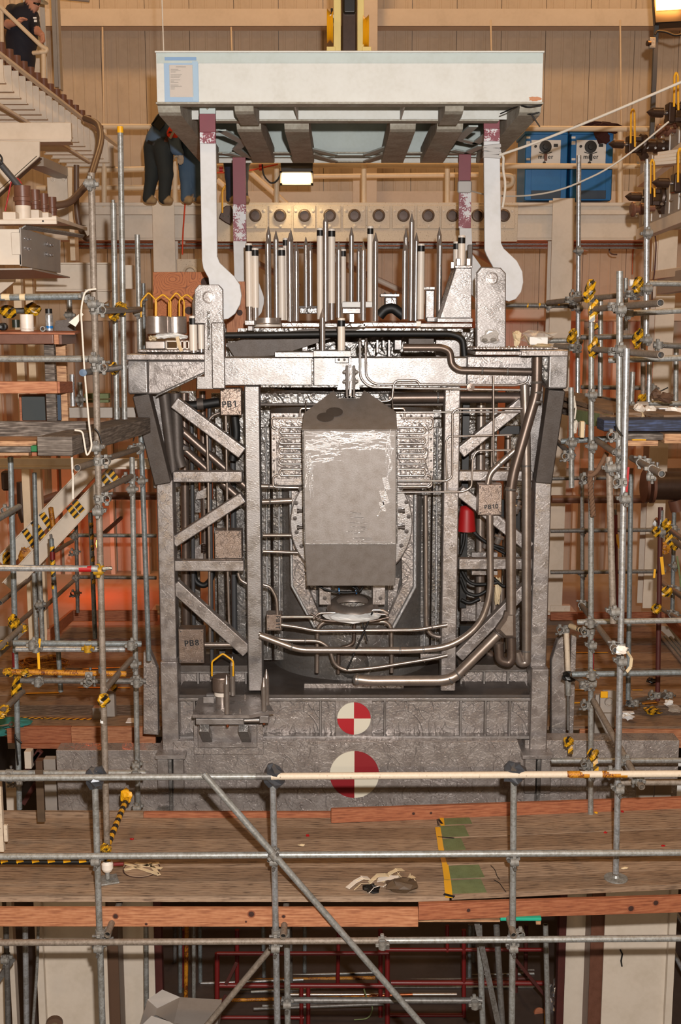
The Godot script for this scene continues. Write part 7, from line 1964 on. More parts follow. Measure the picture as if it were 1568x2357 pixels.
	for q in lt:
		solo("litter",q[0],"litter",geo().lump(level(q[1],q[2],3.1)+Vector3(0,0.03,0),Vector3(q[3],0.07,q[3]*0.8),int(q[1]),0.45),q[4])
	solo("metal_strip","thin white metal strip lying on the littered side deck","strip",geo().strip([level(1434,1640,3.09),level(1458,1640,3.09)],Vector3(0,0,1),0.05,0.012),M.white)
	var bk:=thing("base_jack","grey base jack with round boss and yellow tag standing on the littered deck","base jack",at(1400,1640,10.6))
	part(bk,"plate",geo().prism(ats([[1382,1600],[1390,1590],[1418,1590],[1420,1622],[1408,1640],[1382,1640]],10.6),Vector3(0,0,-0.03)),M.beam_grey)
	part(bk,"boss",geo().lathe(at(1402,1615,10.6),Vector3(0,0,1),[[0.045,0],[0.04,0.03],[0.03,0.03],[0.028,0.01],[0,0.01]],16),M.beam_grey)
	part(bk,"yellow_tag",pbox(geo(),1383,1592,1400,1607,10.55,0.02),M.yellow)
	part(bk,"post",pbox(geo(),1370,1600,1416,1690,10.8,0.05),M.beam_grey)
	for k in 4:
		solo("loose_tube",["innermost","second","third","outermost"][k]+" galvanized tube of the bundle lying along the littered deck's outer edge","scaffold tube",geo().lathe(level(1520+k*12,1462+k*3,3.11),level(1600+k*14,1560+k*4,3.11) - level(1520+k*12,1462+k*3,3.11),[[0.0,0],[TUBE,0],[TUBE,3.0],[0,3.0]],10),M.zinc,"loose tubes on the littered deck")
	var fp:=thing("pipe","large rusty brown flanged pipe at the edge behind the open-ended transoms","pipe",at(1530,1155,13.6))
	part(fp,"barrel",geo().lathe(at(1500,1118,13.6),Vector3(1,0,0),[[0.0,0],[0.17,0],[0.17,0.9]],24),M.valve_brown)
	for x in [1482,1497]:
		part(fp,"flange",geo().lathe(at(x,1120,13.6),Vector3(1,0,0),[[0.0,0],[0.2,0],[0.2,0.035],[0.0,0.036]],24),M.brown_pvc)
	part(fp,"drop",geo().tube(ats([[1555,1150],[1562,1175]],13.6),0.09,14),M.brown_pvc)
	solo("pipe","dark level pipe running behind the scaffold to the brown flanged pipe","pipe",geo().tube(ats([[1270,1149],[1490,1149]],14.4),0.052,12),M.brown_pvc)
	solo("pipe","dark level pipe behind the white channels at the near scaffold","pipe",geo().tube(ats([[20,1180],[130,1140],[360,1142]],14.4),0.05,12),M.brown_pvc)
	solo("pipe","dark upright pipe stub behind the plank shelf","pipe",geo().tube(bent(ats([[50,1110],[52,1180],[60,1200]],13.0),0.1),0.06,12),M.valve_brown)
	solo("lamp_box","dark lamp box under the plank shelf at the edge","box",rect(2,1085,24,1130,12.5,0.12,0.02),M.valve_brown)
# ---------------------------------------------------------------- below the deck
func lower_level()->void:
	var d:=10.25
	var stand:=func(label:String,faces:Array,m:Array)->void:
		var o:=thing("support_column",label,"column",Vector3(at((faces[0][0]+faces[0][1])/2.0,2250,d).x,0,-d))
		for k in faces.size():
			var q=faces[k]
			var l:=at(q[0],2240,d+q[2]).x
			var r:=at(q[1],2240,d+q[2]).x
			part(o,["face_plate","side_lip","channel","web_plate"][q[3]],geo().box(Vector3((l+r)/2,1.25,-d - q[2] - q[4]/2),Vector3(r - l,2.5,q[4]),Basis(),0.006),m[k])
	stand.call("broad cream steel column under the base, beside the taped cross",[[100,248,0.0,0,0.02],[84,101,-0.06,1,0.3],[247,274,0.06,1,0.25],[274,357,0.3,0,0.02],[357,374,0.2,2,0.1]],[M.cream,M.cream,M.hose_brown,M.cream,M.red_rust])
	stand.call("broad cream steel column under the base at the green-painted deck's end",[[1388,1537,0.0,0,0.02],[1536,1553,-0.06,1,0.3],[1357,1389,0.06,1,0.25],[1300,1358,0.3,0,0.02],[1284,1301,0.2,2,0.1]],[M.cream,M.cream,M.brown_pvc,M.cream,M.red_rust])
	stand.call("narrow cream column face at the extreme edge under the deck",[[-60,12,0.0,0,0.02],[22,34,0.2,1,0.1]],[M.cream,M.cream])
	solo("torn_paint","dark curled tear in the cream paint under the far toe board","paint tear",geo().strip(ats([[1428,2186],[1433,2196],[1430,2212],[1432,2224]],d - 0.012),Vector3.RIGHT,0.014,0.006),M.rubber)
	solo("lifting_eye","dark round lifting eye on a lug at the bottom edge under the deck","lifting eye",geo().lathe(at(125,2362,9.4),Vector3(0.2,0,1),[[0.035,0],[0.075,0],[0.075,-0.05],[0.035,-0.05],[0.035,0]],20),M.hose_brown)
	solo("tarpaulin","grey folded tarpaulin peak at the bottom edge by the sloping tube","tarpaulin",geo().prism([at(322,2362,9.2),at(358,2336,9.5),at(400,2356,9.2),at(500,2362,9.2),at(500,2390,9.2),at(322,2390,9.2)],Vector3(0,0,-0.4)),M.beam_grey)
	for q in [[14,20,9.3,0,"dark"],[58,62,9.0,1,"bright"],[336,338,10.2,2,"grey"],[1256,1263,9.8,2,"grey"]]:
		scaffold(q[4]+" post under the deck "+["at the extreme edge","beside the broad cream column's lip","before the cream column's second face","at the maroon channel, red below"][[14,58,336,1256].find(q[0])],[q[0],2128,q[2]],[q[1],2420,q[2]],[M.zinc_dark,M.zinc_bright,M.zinc][q[3]],[[0.25,"x"]] if q[0]==14 else [])
	solo("pale_hose","pale slack hose hanging beside the broad cream column","hose",geo().tube(bent(ats([[88,2130],[86,2220],[76,2360]],9.7),0.3),0.014,8),M.zinc)
	solo("brace","dark brace sloping to the extreme edge post under the deck","brace",geo().bar(at(-10,2265,9.3),at(30,2205,9.35),0.03,0.05),M.zinc_dark)
	solo("brace","bright thin brace sloping past the far cream column's lip","brace",geo().tube(ats([[1548,2090],[1600,2170]],11.0),0.024,8),M.zinc_bright)
	solo("brace","second thin brace crossing behind the far cream column's lip","brace",geo().tube(ats([[1550,2190],[1580,2250]],11.0),0.024,8),M.zinc_bright)
	var f:=10.9
	var frame:=func(label:String,bars:Array,dd:float)->void:
		var o:=thing("red_trestle",label,"frame",at(bars[0][0],bars[0][3],dd))
		for q in bars:
			part(o,"upright" if q[0]==q[2] else "crossbar",geo().tube([at(q[0],q[1],dd),at(q[2],q[3],dd)],q[4],10),M.red_paint)
	frame.call("dark red tubular frame under the deck behind the middle railing post",[[500,2194,500,2420,0.026],[892,2194,892,2420,0.026],[500,2195,895,2194,0.022],[506,2268,892,2269,0.026],[506,2342,700,2342,0.02],[694,2270,694,2420,0.022],[710,2270,710,2420,0.022]],f)
	frame.call("dark red tubular frame under the green-painted deck",[[876,2140,876,2420,0.024],[888,2186,1258,2186,0.02],[900,2262,1258,2263,0.026],[890,2336,1066,2336,0.02],[1068,2140,1068,2420,0.024],[1030,2130,1030,2190,0.02],[1258,2290,1262,2420,0.026]],f+0.25)
	frame.call("dark red upright pair behind the middle red frame",[[422,2140,420,2420,0.02],[546,2140,546,2420,0.024],[780,2130,775,2420,0.022]],f+0.8)
	var rng:=RandomNumberGenerator.new()
	rng.seed=9
	for k in 26:
		var y0:=2214.0+6.5*(k % 17)
		var dd:=12.4 - (k % 17)*0.09
		var x0:=rng.randf_range(430,800) if k<17 else rng.randf_range(880,960)
		var x1:=x0+rng.randf_range(160,420)
		var tone:int=k % 7 if k % 5 else 1
		solo("stored_tube",["bright","grey","dark","red-brown","pale polished","copper-brown","yellowed"][tone]+[" metal tube low"," metal tube higher up"," metal tube on top"][(16 - k % 17)/6]+" in the racks under the deck","stored tube",geo().tube([at(x0,y0+4,dd),at(minf(x1,1230),y0+rng.randf_range(-8,4),dd)],rng.randf_range(0.012,0.024),8),[M.zinc_bright,M.zinc,M.zinc_dark,M.red_rust,M.tubing,M.copper,M.yellow_worn][tone],"stored tubes in the racks")
	var n:=0
	for q in [[403,12.2,0],[415,11.6,1],[430,11.4,3],[446,11.5,2],[460,11.8,1],[606,11.9,1],[668,11.6,0],[702,12.0,1],[1082,11.9,1],[1090,12.2,0],[1188,11.6,4],[1212,11.8,4]]:
		solo("prop",["dark","blue-grey","grey","yellow","brown"][q[2]]+" prop standing under the deck, "+["first beyond the maroon channel","second beyond the maroon channel","alone in its colour","fourth beyond the maroon channel","fifth beyond the maroon channel","behind the sloping tube","behind the middle railing post","beside the short second post","near the green cord","darkest by the flat bar","leaning before the grey post","near the maroon channel's far pair"][n],"prop",geo().tube([at(q[0],2128,q[1]),at(q[0]+rng.randf_range(-6,6),2420,q[1])],0.023,8),[M.zinc_dark,M.zinc_blue,M.zinc,M.yellow_worn,M.red_rust][q[2]])
		n+=1
	for q in [[520,2266,545,2215,"lower"],[500,2330,520,2290,"higher"],[1180,2200,1262,2300,"longer"]]:
		solo("latch_bar","brown hooked latch bar on the red frames, "+{"lower":"beside the sloping tube's middle","higher":"beside the red upright's foot","longer":"crossing towards the maroon channel"}[q[4]],"bar",geo().bar(at(q[0],q[1],f - 0.1),at(q[2],q[3],f - 0.1),0.01,0.035,Vector3(1,0,0)),M.red_rust)
	solo("yellow_plate","yellow sheet lying under the deck behind the red frame's foot","sheet",geo().prism([at(575,2320,11.6),at(640,2320,11.6),at(640,2370,11.0),at(570,2370,11.0)],Vector3(0,-0.01,0)),M.yellow_worn)
	solo("green_line","green cord dangling from the racks under the deck","cord",geo().tube(bent(ats([[838,2276],[845,2300],[860,2318],[850,2345],[815,2347]],11.0),0.1),0.008,5),M.green_paint)
	solo("silver_scrap","heap of glittering metal clamps by the maroon channel below","clamp heap",geo().lump(at(1200,2320,11.6),Vector3(0.34,0.3,0.3),130,0.6,Basis(),10,14).lump(at(1275,2300,11.3),Vector3(0.2,0.4,0.2),131,0.6,Basis(),10,12),M.chrome)
	solo("wood_disc","pale round wooden disc leaning under the green-painted deck","disc",geo().lathe(at(1243,2333,11.2),Vector3(0.2,0.5,1),[[0,0],[0.06,0],[0.06,-0.03]],18),M.fir_red)
	var lad:=thing("yellow_tag","yellow printed tag strip on the red leg beside the maroon channel","tag",at(1258,2357,10.8))
	part(lad,"strip",pbox(geo(),1254,2318,1261,2370,11.0,0.02),M.yellow)
	var bl:=thing("white_board","two bright white panels at the edge beside the top rail","panel",at(1575,1820,11.8))
	part(bl,"panel",pbox(geo(),1548,1756,1620,1765,11.8,0.02),M.white)
	part(bl,"panel",pbox(geo(),1547,1808,1620,1839,11.8,0.02),M.white)
	solo("cream_sheet","cream upright panel and plates behind the top rail's far end","panel",rect(1464,1806,1505,1840,10.2,0.02).join(rect(1500,1725,1560,1740,10.6,0.03)).join(rect(1507,1806,1546,1842,10.2,0.03)),M.beam_grey)
# ---------------------------------------------------------------- the stepped cable stair and its hoses
func stairs()->void:
	var o:=thing("stepped_rack","long sloping rack of cream step plates with brown sleeves, under the leaning man","stair rack",at(120,385,15.0))
	var n:=18
	for k in n:
		var t:=k/(n - 1.0)
		var d:=lerpf(12.9,16.0,t)
		var xr:=lerpf(8.0,262.0,pow(t,0.92))
		var yb:=lerpf(190.0,382.0,pow(t,0.8))
		var yt:=130.0+xr*0.745
		var w:=lerpf(150.0,110.0,t)
		part(o,"step_plate",pbox(geo(),xr - w,yt,xr,yb,d,0.015,0.003),M.cream)
		part(o,"step_lip",geo().box((at(xr - w,yb,d)+at(xr,yb,d))/2.0+Vector3(0,0,-0.03),Vector3(w*d/FOCAL,0.012,0.06),Basis(),0.002),M.cream)
		if k<16:
			var c:=at(xr - 4,yt - 4,d+0.1)
			part(o,"brown_sleeve",geo().lathe(c+Vector3(0,-0.05,0),Vector3.UP,[[0.045,0],[0.045,lerpf(0.2,0.1,t)],[0.03,lerpf(0.2,0.1,t)]],12),M.brown_pvc)
	part(o,"upper_edge",geo().bar(at(-10,117,12.75),at(272,336,16.0),0.06,0.03),M.cream_rail)
	part(o,"lower_edge",geo().bar(at(-5,238,12.6),at(206,372,15.4),0.03,0.03),M.cream)
	var hr:=thing("stair_rail","cream stair handrail the man in black leans on","handrail",at(100,200,14.7))
	part(hr,"rail",geo().tube(bent(ats([[-20,-4],[95,106],[108,113],[106,119],[92,120]],14.7),0.05),0.026,10),M.cream_rail)
	part(hr,"post",geo().tube([at(3,14,14.72),at(5,140,14.72)],0.026,10),M.cream_rail)
	part(hr,"post",geo().tube([at(100,108,14.72),at(101,200,14.72)],0.03,10),M.cream_rail)
	part(hr,"lower_rail",geo().tube([at(76,122,14.8),at(100,120,14.75)],0.026,10),M.cream_rail)
	column("column","tall cream column behind the leaning man, with a grey channel beside it",84,120,16.4,-60,240,0.3)
	solo("channel_post","grey and cream slender channel post beside the tall cream column","post",rect(120,-60,130,200,16.6,0.1).join(rect(130,-60,135,205,16.5,0.15)),M.beam_grey)
	var b:=thing("box_beam","cream box beam with a cut gusset beneath, carrying the sloping rack","beam",at(60,445,12.3))
	part(b,"web",pbox(geo(),-30,282,164,322,12.2,0.05,0.004),M.cream)
	part(b,"bottom_flange",geo().prism([at(-30,323,12.1),at(163,321,12.1),at(168,330,12.8),at(-30,330,12.8)],Vector3(0,-0.02,0)),M.cream)
	part(b,"gusset",geo().prism(ats([[-30,325],[91,325],[91,360],[40,405],[-30,470]],12.0),Vector3(0,0,-0.03),0.003),M.cream)
	part(b,"gusset_edge",geo().bar(at(91,362,12.1),at(-20,462,12.1),0.2,0.012,Vector3(0.6,0.7,0)),M.hose_brown)
	var c:=thing("carrier","bolted grey and cream beam carrying brown cable sleeves on a cream plate","carrier beam",at(60,640,9.8))
	part(c,"end_face",pbox(geo(),-30,527,48,610,9.5,0.02,0.006),M.cream)
	part(c,"end_panel",pbox(geo(),26,535,46,586,9.48,0.02,0.004),M.cream)
	part(c,"side_plate",geo().prism([at(48,524,9.5),at(50,612,9.5),at(139,628,10.7),at(139,553,10.7)],Vector3(-0.015,0,0)),M.beam_grey)
	part(c,"bottom_flange",geo().prism([at(-30,618,9.4),at(74,617,9.4),at(161,637,10.8),at(-30,640,10.8)],Vector3(0,-0.012,0)),M.beam_grey)
	part(c,"top_angle",geo().prism([at(50,527,9.5),at(190,548,11.2),at(195,543,11.2),at(60,520,9.5)],Vector3(0,0.012,0)),M.zinc)
	for q in [[52,549,9.6],[52,571,9.6],[104,562,10.2],[104,585,10.2]]:
		for e in 2:
			part(c,"bolt",geo().lathe(at(q[0]+e*8,q[1]+e*2,q[2]+e*0.08),Vector3(1,0,0.35),[[0.0,0.0],[0.016,0.0],[0.016,0.025],[0.009,0.025],[0.009,0.045],[0.0,0.046]],6),M.chrome)
	var tp:=part(c,"top_plate",geo().prism([at(-30,516,9.3),at(130,508,9.3),at(201,531,11.2),at(60,520,11.2),at(-30,520,11.2)],Vector3(0,0.03,0)),M.cream)
	part(tp,"plate_edge",pbox(geo(),-30,506,130,516,9.28,0.03,0.004),M.cream)
	part(tp,"plate_hole",geo().lathe(at(99,509,9.275),Vector3(0,0,1),[[0.008,0],[0,0.001]],10),M.black)
	for q in [[5,487,36,506],[64,482,90,506],[90,488,112,505],[112,496,130,508],[6,494,20,500]]:
		part(c,"cream_clamp",pbox(geo(),q[0],q[1],q[2],q[3],9.55+q[0]*0.006,0.12,0.008),M.cream)
	part(c,"cream_socket",geo().lathe(at(54,505,9.75),Vector3.UP,[[0.063,0],[0.063,0.11]],20),M.cream)
	var m:=0
	for q in [[53,474,428,9.75,0.068],[82,482,437,10.3,0.043],[102,490,446,10.8,0.042],[121,498,454,11.2,0.042]]:
		var p:=at(q[0],q[1],q[3])
		var h:=at(q[0],q[2],q[3]).y - p.y
		part(c,"brown_sleeve",geo().lathe(p,Vector3.UP,[[q[4]*0.95,0],[q[4]*0.95,h*0.2],[q[4]*1.12,h*0.22],[q[4]*1.12,h*0.42],[q[4],h*0.45],[q[4],h],[q[4]*0.85,h]],20),M.brown_pvc)
	var hose:=func(label:String,pts:Array,dd:float,r:float,mm:Material)->void:
		solo("hose",label,"hose",geo().tube(bent(ats(pts,dd),0.5,8),r,12),mm)
	hose.call("thick grey hose sloping into the largest brown sleeve",[[-20,352],[10,388],[44,428],[54,445]],9.75,0.026,M.hose_grey)
	hose.call("brown doubled hose curving from the smallest sleeve up to the stepped rack",[[120,474,11.2],[160,468,11.3],[205,420,11.6],[236,320,12.5],[226,284,13.2],[196,272,13.6]],11.5,0.035,M.hose_brown)
	hose.call("grey-brown upright hose behind the tall standards, ending at the carrier",[[176,380],[176,480],[182,520],[198,552],[212,545]],12.6,0.03,M.hose_brown)
	hose.call("thin black hose loop beside the thick grey one",[[-20,340],[4,360],[6,375],[-6,382]],9.7,0.008,M.black)
	hose.call("thin red cord falling from the grey hose to the cream clamps",[[50,424],[40,408],[26,416],[12,486]],9.8,0.006,M.red)
	var o2:=thing("cream_stub_column","short cream stub column with two round bolts below the sloping rack","column",at(132,520,14.2))
	part(o2,"flange",pbox(geo(),110,408,160,524,14.2,0.02),M.cream)
	part(o2,"lip",pbox(geo(),158,385,170,600,14.0,0.2),M.cream_rail)
	for x in [121,147]:
		bolt(o2,at(x,413,14.2),0.022,Vector3(0,0,1),M.cream)
	part(o2,"slanted_arm",geo().bar(at(80,372,13.2),at(156,404,14.3),0.2,0.1),M.beam_grey)
	var o3:=thing("cream_girder","cream level girder with a cut gusset behind the tall weathered standard","girder",at(160,668,13.2))
	part(o3,"web",pbox(geo(),82,607,254,667,13.2,0.05),M.cream)
	part(o3,"top_flange",pbox(geo(),82,604,254,608,13.1,0.25),M.cream)
	part(o3,"bottom_flange",pbox(geo(),82,666,254,671,13.1,0.25),M.cream)
	part(o3,"end_box",pbox(geo(),285,610,307,665,13.2,0.1),M.cream)
	part(o3,"gusset",geo().prism(ats([[222,670],[254,670],[254,690],[226,705]],13.2),Vector3(0,0,-0.03)),M.cream)
	solo("cream_gusset","cream cut gusset below the carrier beam at the edge","gusset",geo().prism(ats([[-30,628],[34,628],[34,648],[-30,700]],11.6),Vector3(0,0,-0.03)),M.cream)
	for q in [[48,66,12.6,"behind the carrier beam"],[75,92,13.2,"left of the girder end".replace("left of","below")]]:
		solo("cream_stanchion","tan upright stanchion "+q[3]+" over the table","stanchion",rect(q[0],632,q[1],1500,q[2],0.1),M.cream_rail)
# ---------------------------------------------------------------- the sloping rack of cable couplings
func manifold()->void:
	var rk:=func(label:String,x0:float,y0:float,x1:float,y1:float,d0:float,d1:float,steps:int)->void:
		var o:=thing("coupling_rack",label,"rack",at(x0,y0+40,d0))
		var a:=at(x0,y0,d0)
		var b:=at(x1,y1,d1)
		part(o,"back_plate",geo().bar(a,b,0.02,0.34),M.beam_grey)
		part(o,"lower_channel",geo().bar(a+Vector3(0,-0.24,0.05),b+Vector3(0,-0.24,0.05),0.1,0.12),M.cream)
		for k in steps:
			var p:=a.lerp(b,(k+0.5)/steps)+Vector3(0,0,0.03)
			part(o,"slot_plate",geo().box(p,Vector3(0.035,0.3,0.03)),M.white)
			part(o,"dark_slot",geo().box(p+Vector3(0.025,0,0),Vector3(0.012,0.3,0.03)),M.blue_dark)
			part(o,"stud",geo().lathe(p+Vector3(-0.07,-0.06,0),Vector3(-0.6,0,1),[[0.006,0],[0.006,0.05],[0.015,0.05],[0.015,0.065],[0,0.066]],8),M.chrome)
	rk.call("tan sloping plate with white slots and studs, upper coupling rack",1476,372,1600,268,14.2,12.2,6)
	rk.call("tan sloping plate with white slots and studs, lower coupling rack",1474,490,1600,430,13.2,11.2,6)
	for q in [[355,375,"upper"],[505,532,"lower"]]:
		for k in 4:
			solo("cream_rung",["first (lowest)","second","third","fourth (highest)"][k]+" cream level slat under the %s coupling rack" % q[2],"slat",geo().bar(at(1498+k*8,q[0]+24 - k*8,12.6),at(1610,q[0]+14 - k*9,12.2),0.12,0.035),M.cream,"cream slats under the %s coupling rack" % q[2])
	var n:=0
	var where:=["topmost, under the bright work lamp","beside the dark red cloth, crossing the walkway rail","lower, in front of the lower rack's slots","lowest, its nose beside the shiny drilled standard"]
	for q in [[1488,258,12.0,1.0,1557,166],[1400,331,13.0,0.95,1457,250],[1500,420,11.6,0.95,1566,340],[1438,452,12.2,0.95,1502,366]]:
		var p:=at(q[0],q[1],q[2])
		var s:float=q[3]
		var ax:=Vector3(1,-0.02,-0.12).normalized()
		var o:=thing("cable_coupling","dark brown cable coupling with yellow hoop, "+where[n],"coupling",p+Vector3(0.2,-0.15,0),"heavy cable couplings")
		part(o,"nose",geo().lathe(p,ax,[[0.0,0.0],[0.05*s,0.06],[0.052*s,0.17],[0.0,0.171]],6),M.valve_brown)
		part(o,"neck",geo().lathe(p+ax*0.17,ax,[[0.022,0],[0.022,0.05]],10),M.chrome)
		part(o,"yoke",geo().box(p+ax*0.25,Vector3(0.08,0.2*s,0.12),Basis(Vector3.UP,0.12),0.02).box(p+ax*0.3+Vector3(0,0.06,0),Vector3(0.16,0.05,0.06),Basis(),0.01).box(p+ax*0.3+Vector3(0,-0.06,0),Vector3(0.16,0.05,0.06),Basis(),0.01),M.valve_brown)
		part(o,"collar",geo().lathe(p+ax*0.36,ax,[[0.0,0],[0.13*s,0.0],[0.14*s,0.025],[0.13*s,0.05],[0.0,0.051]],8),M.valve_brown)
		part(o,"barrel",geo().lathe(p+ax*0.4,ax,[[0.075*s,0],[0.075*s,0.12],[0.09*s,0.13],[0.09*s,0.22],[0.07*s,0.23],[0.07*s,0.4],[0,0.41]],12),M.valve_brown)
		part(o,"clamp_ear",geo().lathe(p+ax*0.4+Vector3(0,-0.13,0.05),Vector3(0.2,0,1),[[0.045,-0.03],[0.045,0.03],[0.0,0.031]],6),M.valve_brown)
		for k in 3:
			part(o,"bolt_head",geo().lathe(p+ax*(0.42+0.09*k)+Vector3(0,-0.04,0.09),Vector3(0,0,1),[[0.014,0],[0.014,0.02],[0,0.021]],6),M.zinc_bright)
		part(o,"hoop",geo().tube(bent(ats([[q[4] - 5,q[5]+80],[q[4] - 4,q[5]+8],[q[4],q[5]],[q[4]+4,q[5]+8],[q[4]+5,q[5]+88]],q[2] - 0.05),0.03),0.011,8),M.yellow)
		n+=1
	n=0
	for q in [[1452,482,12.0],[1512,302,12.8],[1532,282,12.5]]:
		var p:=at(q[0],q[1],q[2])
		solo("rusty_knob","rust-brown double flange knob of the coupling racks, "+["beside the shiny drilled standard's coupling","inner one above the white rope","outer one under the topmost coupling"][n],"flange knob",geo().lathe(p,Vector3(1,0.05,-0.1),[[0.0,0],[0.05,0.0],[0.075,0.015],[0.075,0.035],[0.04,0.05],[0.035,0.09],[0.06,0.1],[0.06,0.13],[0.03,0.14],[0.03,0.25],[0,0.25]],14),M.brown_pvc)
		n+=1
	var hc:=thing("hooked_clamp","small dark clamp on a yellow hook between the two near strap arms","clamp",at(524,516,15.7))
	part(hc,"body",geo().prism(ats([[514,478],[520,473],[534,473],[540,490],[538,505],[530,518],[518,512],[504,502],[506,494]],15.7),Vector3(0,0,-0.14),0.01),M.valve_brown)
	part(hc,"hook",geo().tube(bent(ats([[512,490],[512,438],[518,427],[530,427],[536,433]],15.68),0.06),0.012,8),M.yellow)
	for x in [515,527]:
		bolt(hc,at(x,498,15.7),0.012)
	solo("red_line","thin red-brown cord looping down beside the shiny drilled standard","cord",geo().tube(bent(ats([[1507,534],[1511,560],[1508,620],[1502,660],[1501,700]],13.2),0.3),0.008,6),M.red_rust)
	solo("copper_line","thin bent copper line on the far wall beyond the drilled standard","tube",geo().tube(bent(ats([[1472,560],[1460,566],[1457,580],[1456,632]],19.46),0.1),0.014,6),M.copper)
	solo("wall_hook","small curved hook under the walkway before the far wall","hook",geo().tube(bent(ats([[1412,566],[1404,570],[1402,580],[1410,586],[1421,586]],17.5),0.1),0.012,6),M.hose_brown)
	column("column","cream column with a bolted splice beyond the shiny drilled standard",1508,1552,15.0,530,1400,0.3)
	solo("cream_bracket_beam","tan beam with a splice plate at the edge beyond the scaffold","beam",geo().bar(at(1516,634,14.6),at(1610,622,13.0),0.2,0.1).join(rect(1509,622,1546,634,14.7,0.03)),M.cream)
	solo("grey_beam","dull tan beam sloping to the edge behind the capped level tube","beam",geo().bar(at(1526,655,14.4),at(1610,640,12.8),0.14,0.24),M.beam_grey)
# ---------------------------------------------------------------- people: one skin meshed round tapered bones
# bones: [a, b, radius at a, radius at b, colour]; the surface of their smooth union, found on a grid of the given cell
func body_mesh(bones:Array,cell:float,k:=0.035)->ArrayMesh:
	var box:=AABB(bones[0][0],Vector3.ZERO)
	for b in bones:
		for e in 2:
			box=box.merge(AABB(b[e],Vector3.ZERO).grow(b[2+e]+cell*3.0+k))
	var n:=Vector3i((box.size/cell).ceil())+Vector3i.ONE
	var f:=PackedFloat32Array()
	f.resize(n.x*n.y*n.z)
	f.fill(1.0)
	var own:=PackedByteArray()
	own.resize(f.size())
	var near:=PackedFloat32Array()
	near.resize(f.size())
	near.fill(9.0)
	for bi in bones.size():
		var b=bones[bi]
		var pa:Vector3=b[0]
		var ba:Vector3=b[1] - b[0]
		var l2:=maxf(ba.length_squared(),1e-8)
		var lo:=Vector3i(((AABB(b[0],Vector3.ZERO).expand(b[1]).position - Vector3.ONE*(maxf(b[2],b[3])+k*1.5+cell*2.0) - box.position)/cell).floor()).clamp(Vector3i.ZERO,n - Vector3i.ONE)
		var hi:=Vector3i(((AABB(b[0],Vector3.ZERO).expand(b[1]).end+Vector3.ONE*(maxf(b[2],b[3])+k*1.5+cell*2.0) - box.position)/cell).ceil()).clamp(Vector3i.ZERO,n - Vector3i.ONE)
		for z in range(lo.z,hi.z+1):
			for y in range(lo.y,hi.y+1):
				for x in range(lo.x,hi.x+1):
					var p:=box.position+Vector3(x,y,z)*cell
					var t:=clampf((p - pa).dot(ba)/l2,0.0,1.0)
					var d:=p.distance_to(pa+ba*t) - lerpf(b[2],b[3],t)
					var i:=(z*n.y+y)*n.x+x
					if d<near[i]:
						near[i]=d
						own[i]=bi
					var h:=maxf(k - absf(f[i] - d),0.0)/k
					f[i]=minf(f[i],d) - h*h*k*0.25
	var vid:={}
	var vs:=PackedVector3Array()
	var ns:=PackedVector3Array()
	var cs:=PackedColorArray()
	var ix:=PackedInt32Array()
	var step:=[1,n.x,n.x*n.y]
	for z in n.z - 1:
		for y in n.y - 1:
			for x in n.x - 1:
				var i:=(z*n.y+y)*n.x+x
				var inside:=0
				for c in 8:
					if f[i+(c & 1)+step[1]*((c >> 1) & 1)+step[2]*(c >> 2)]<0.0:
						inside+=1
				if inside==0 or inside==8:
					continue
				var sum:=Vector3.ZERO
				var cnt:=0
				for e in [[0,1],[2,3],[4,5],[6,7],[0,2],[1,3],[4,6],[5,7],[0,4],[1,5],[2,6],[3,7]]:
					var a:=Vector3(e[0] & 1,(e[0] >> 1) & 1,e[0] >> 2)
					var b2:=Vector3(e[1] & 1,(e[1] >> 1) & 1,e[1] >> 2)
					var fa:=f[i+int(a.x)+step[1]*int(a.y)+step[2]*int(a.z)]
					var fb:=f[i+int(b2.x)+step[1]*int(b2.y)+step[2]*int(b2.z)]
					if (fa<0.0) != (fb<0.0):
						sum+=a.lerp(b2,fa/(fa - fb))
						cnt+=1
				vid[i]=vs.size()
				vs.append(box.position+(Vector3(x,y,z)+sum/cnt)*cell)
				var g:=Vector3(f[i+1] - f[i],f[i+step[1]] - f[i],f[i+step[2]] - f[i])+Vector3(f[i+1+step[1]+step[2]] - f[i+step[1]+step[2]],f[i+1+step[1]+step[2]] - f[i+1+step[2]],f[i+1+step[1]+step[2]] - f[i+1+step[1]])
				ns.append(g.normalized())
				cs.append(bones[own[i]][4])
	for z in range(1,n.z - 1):
		for y in range(1,n.y - 1):
			for x in range(1,n.x - 1):
				var i:=(z*n.y+y)*n.x+x
				for ax in 3:
					var fa:=f[i]
					var fb:=f[i+step[ax]]
					if (fa<0.0)==(fb<0.0):
						continue
					var u:int=step[(ax+1) % 3]
					var w:int=step[(ax+2) % 3]
					var q:=[i,i - u,i - u - w,i - w]
					if not q.all(func(c):return vid.has(c)):
						continue
					var v4:=q.map(func(c):return vid[c])
					if fa>=0.0:
						v4.reverse()
					ix.append_array([v4[0],v4[2],v4[1],v4[0],v4[3],v4[2]])
	var a:=[]
	a.resize(Mesh.ARRAY_MAX)
	a[Mesh.ARRAY_VERTEX]=vs
	a[Mesh.ARRAY_NORMAL]=ns
	a[Mesh.ARRAY_COLOR]=cs
	a[Mesh.ARRAY_INDEX]=ix
	var r:=ArrayMesh.new()
	r.add_surface_from_arrays(Mesh.PRIMITIVE_TRIANGLES,a)
	return r
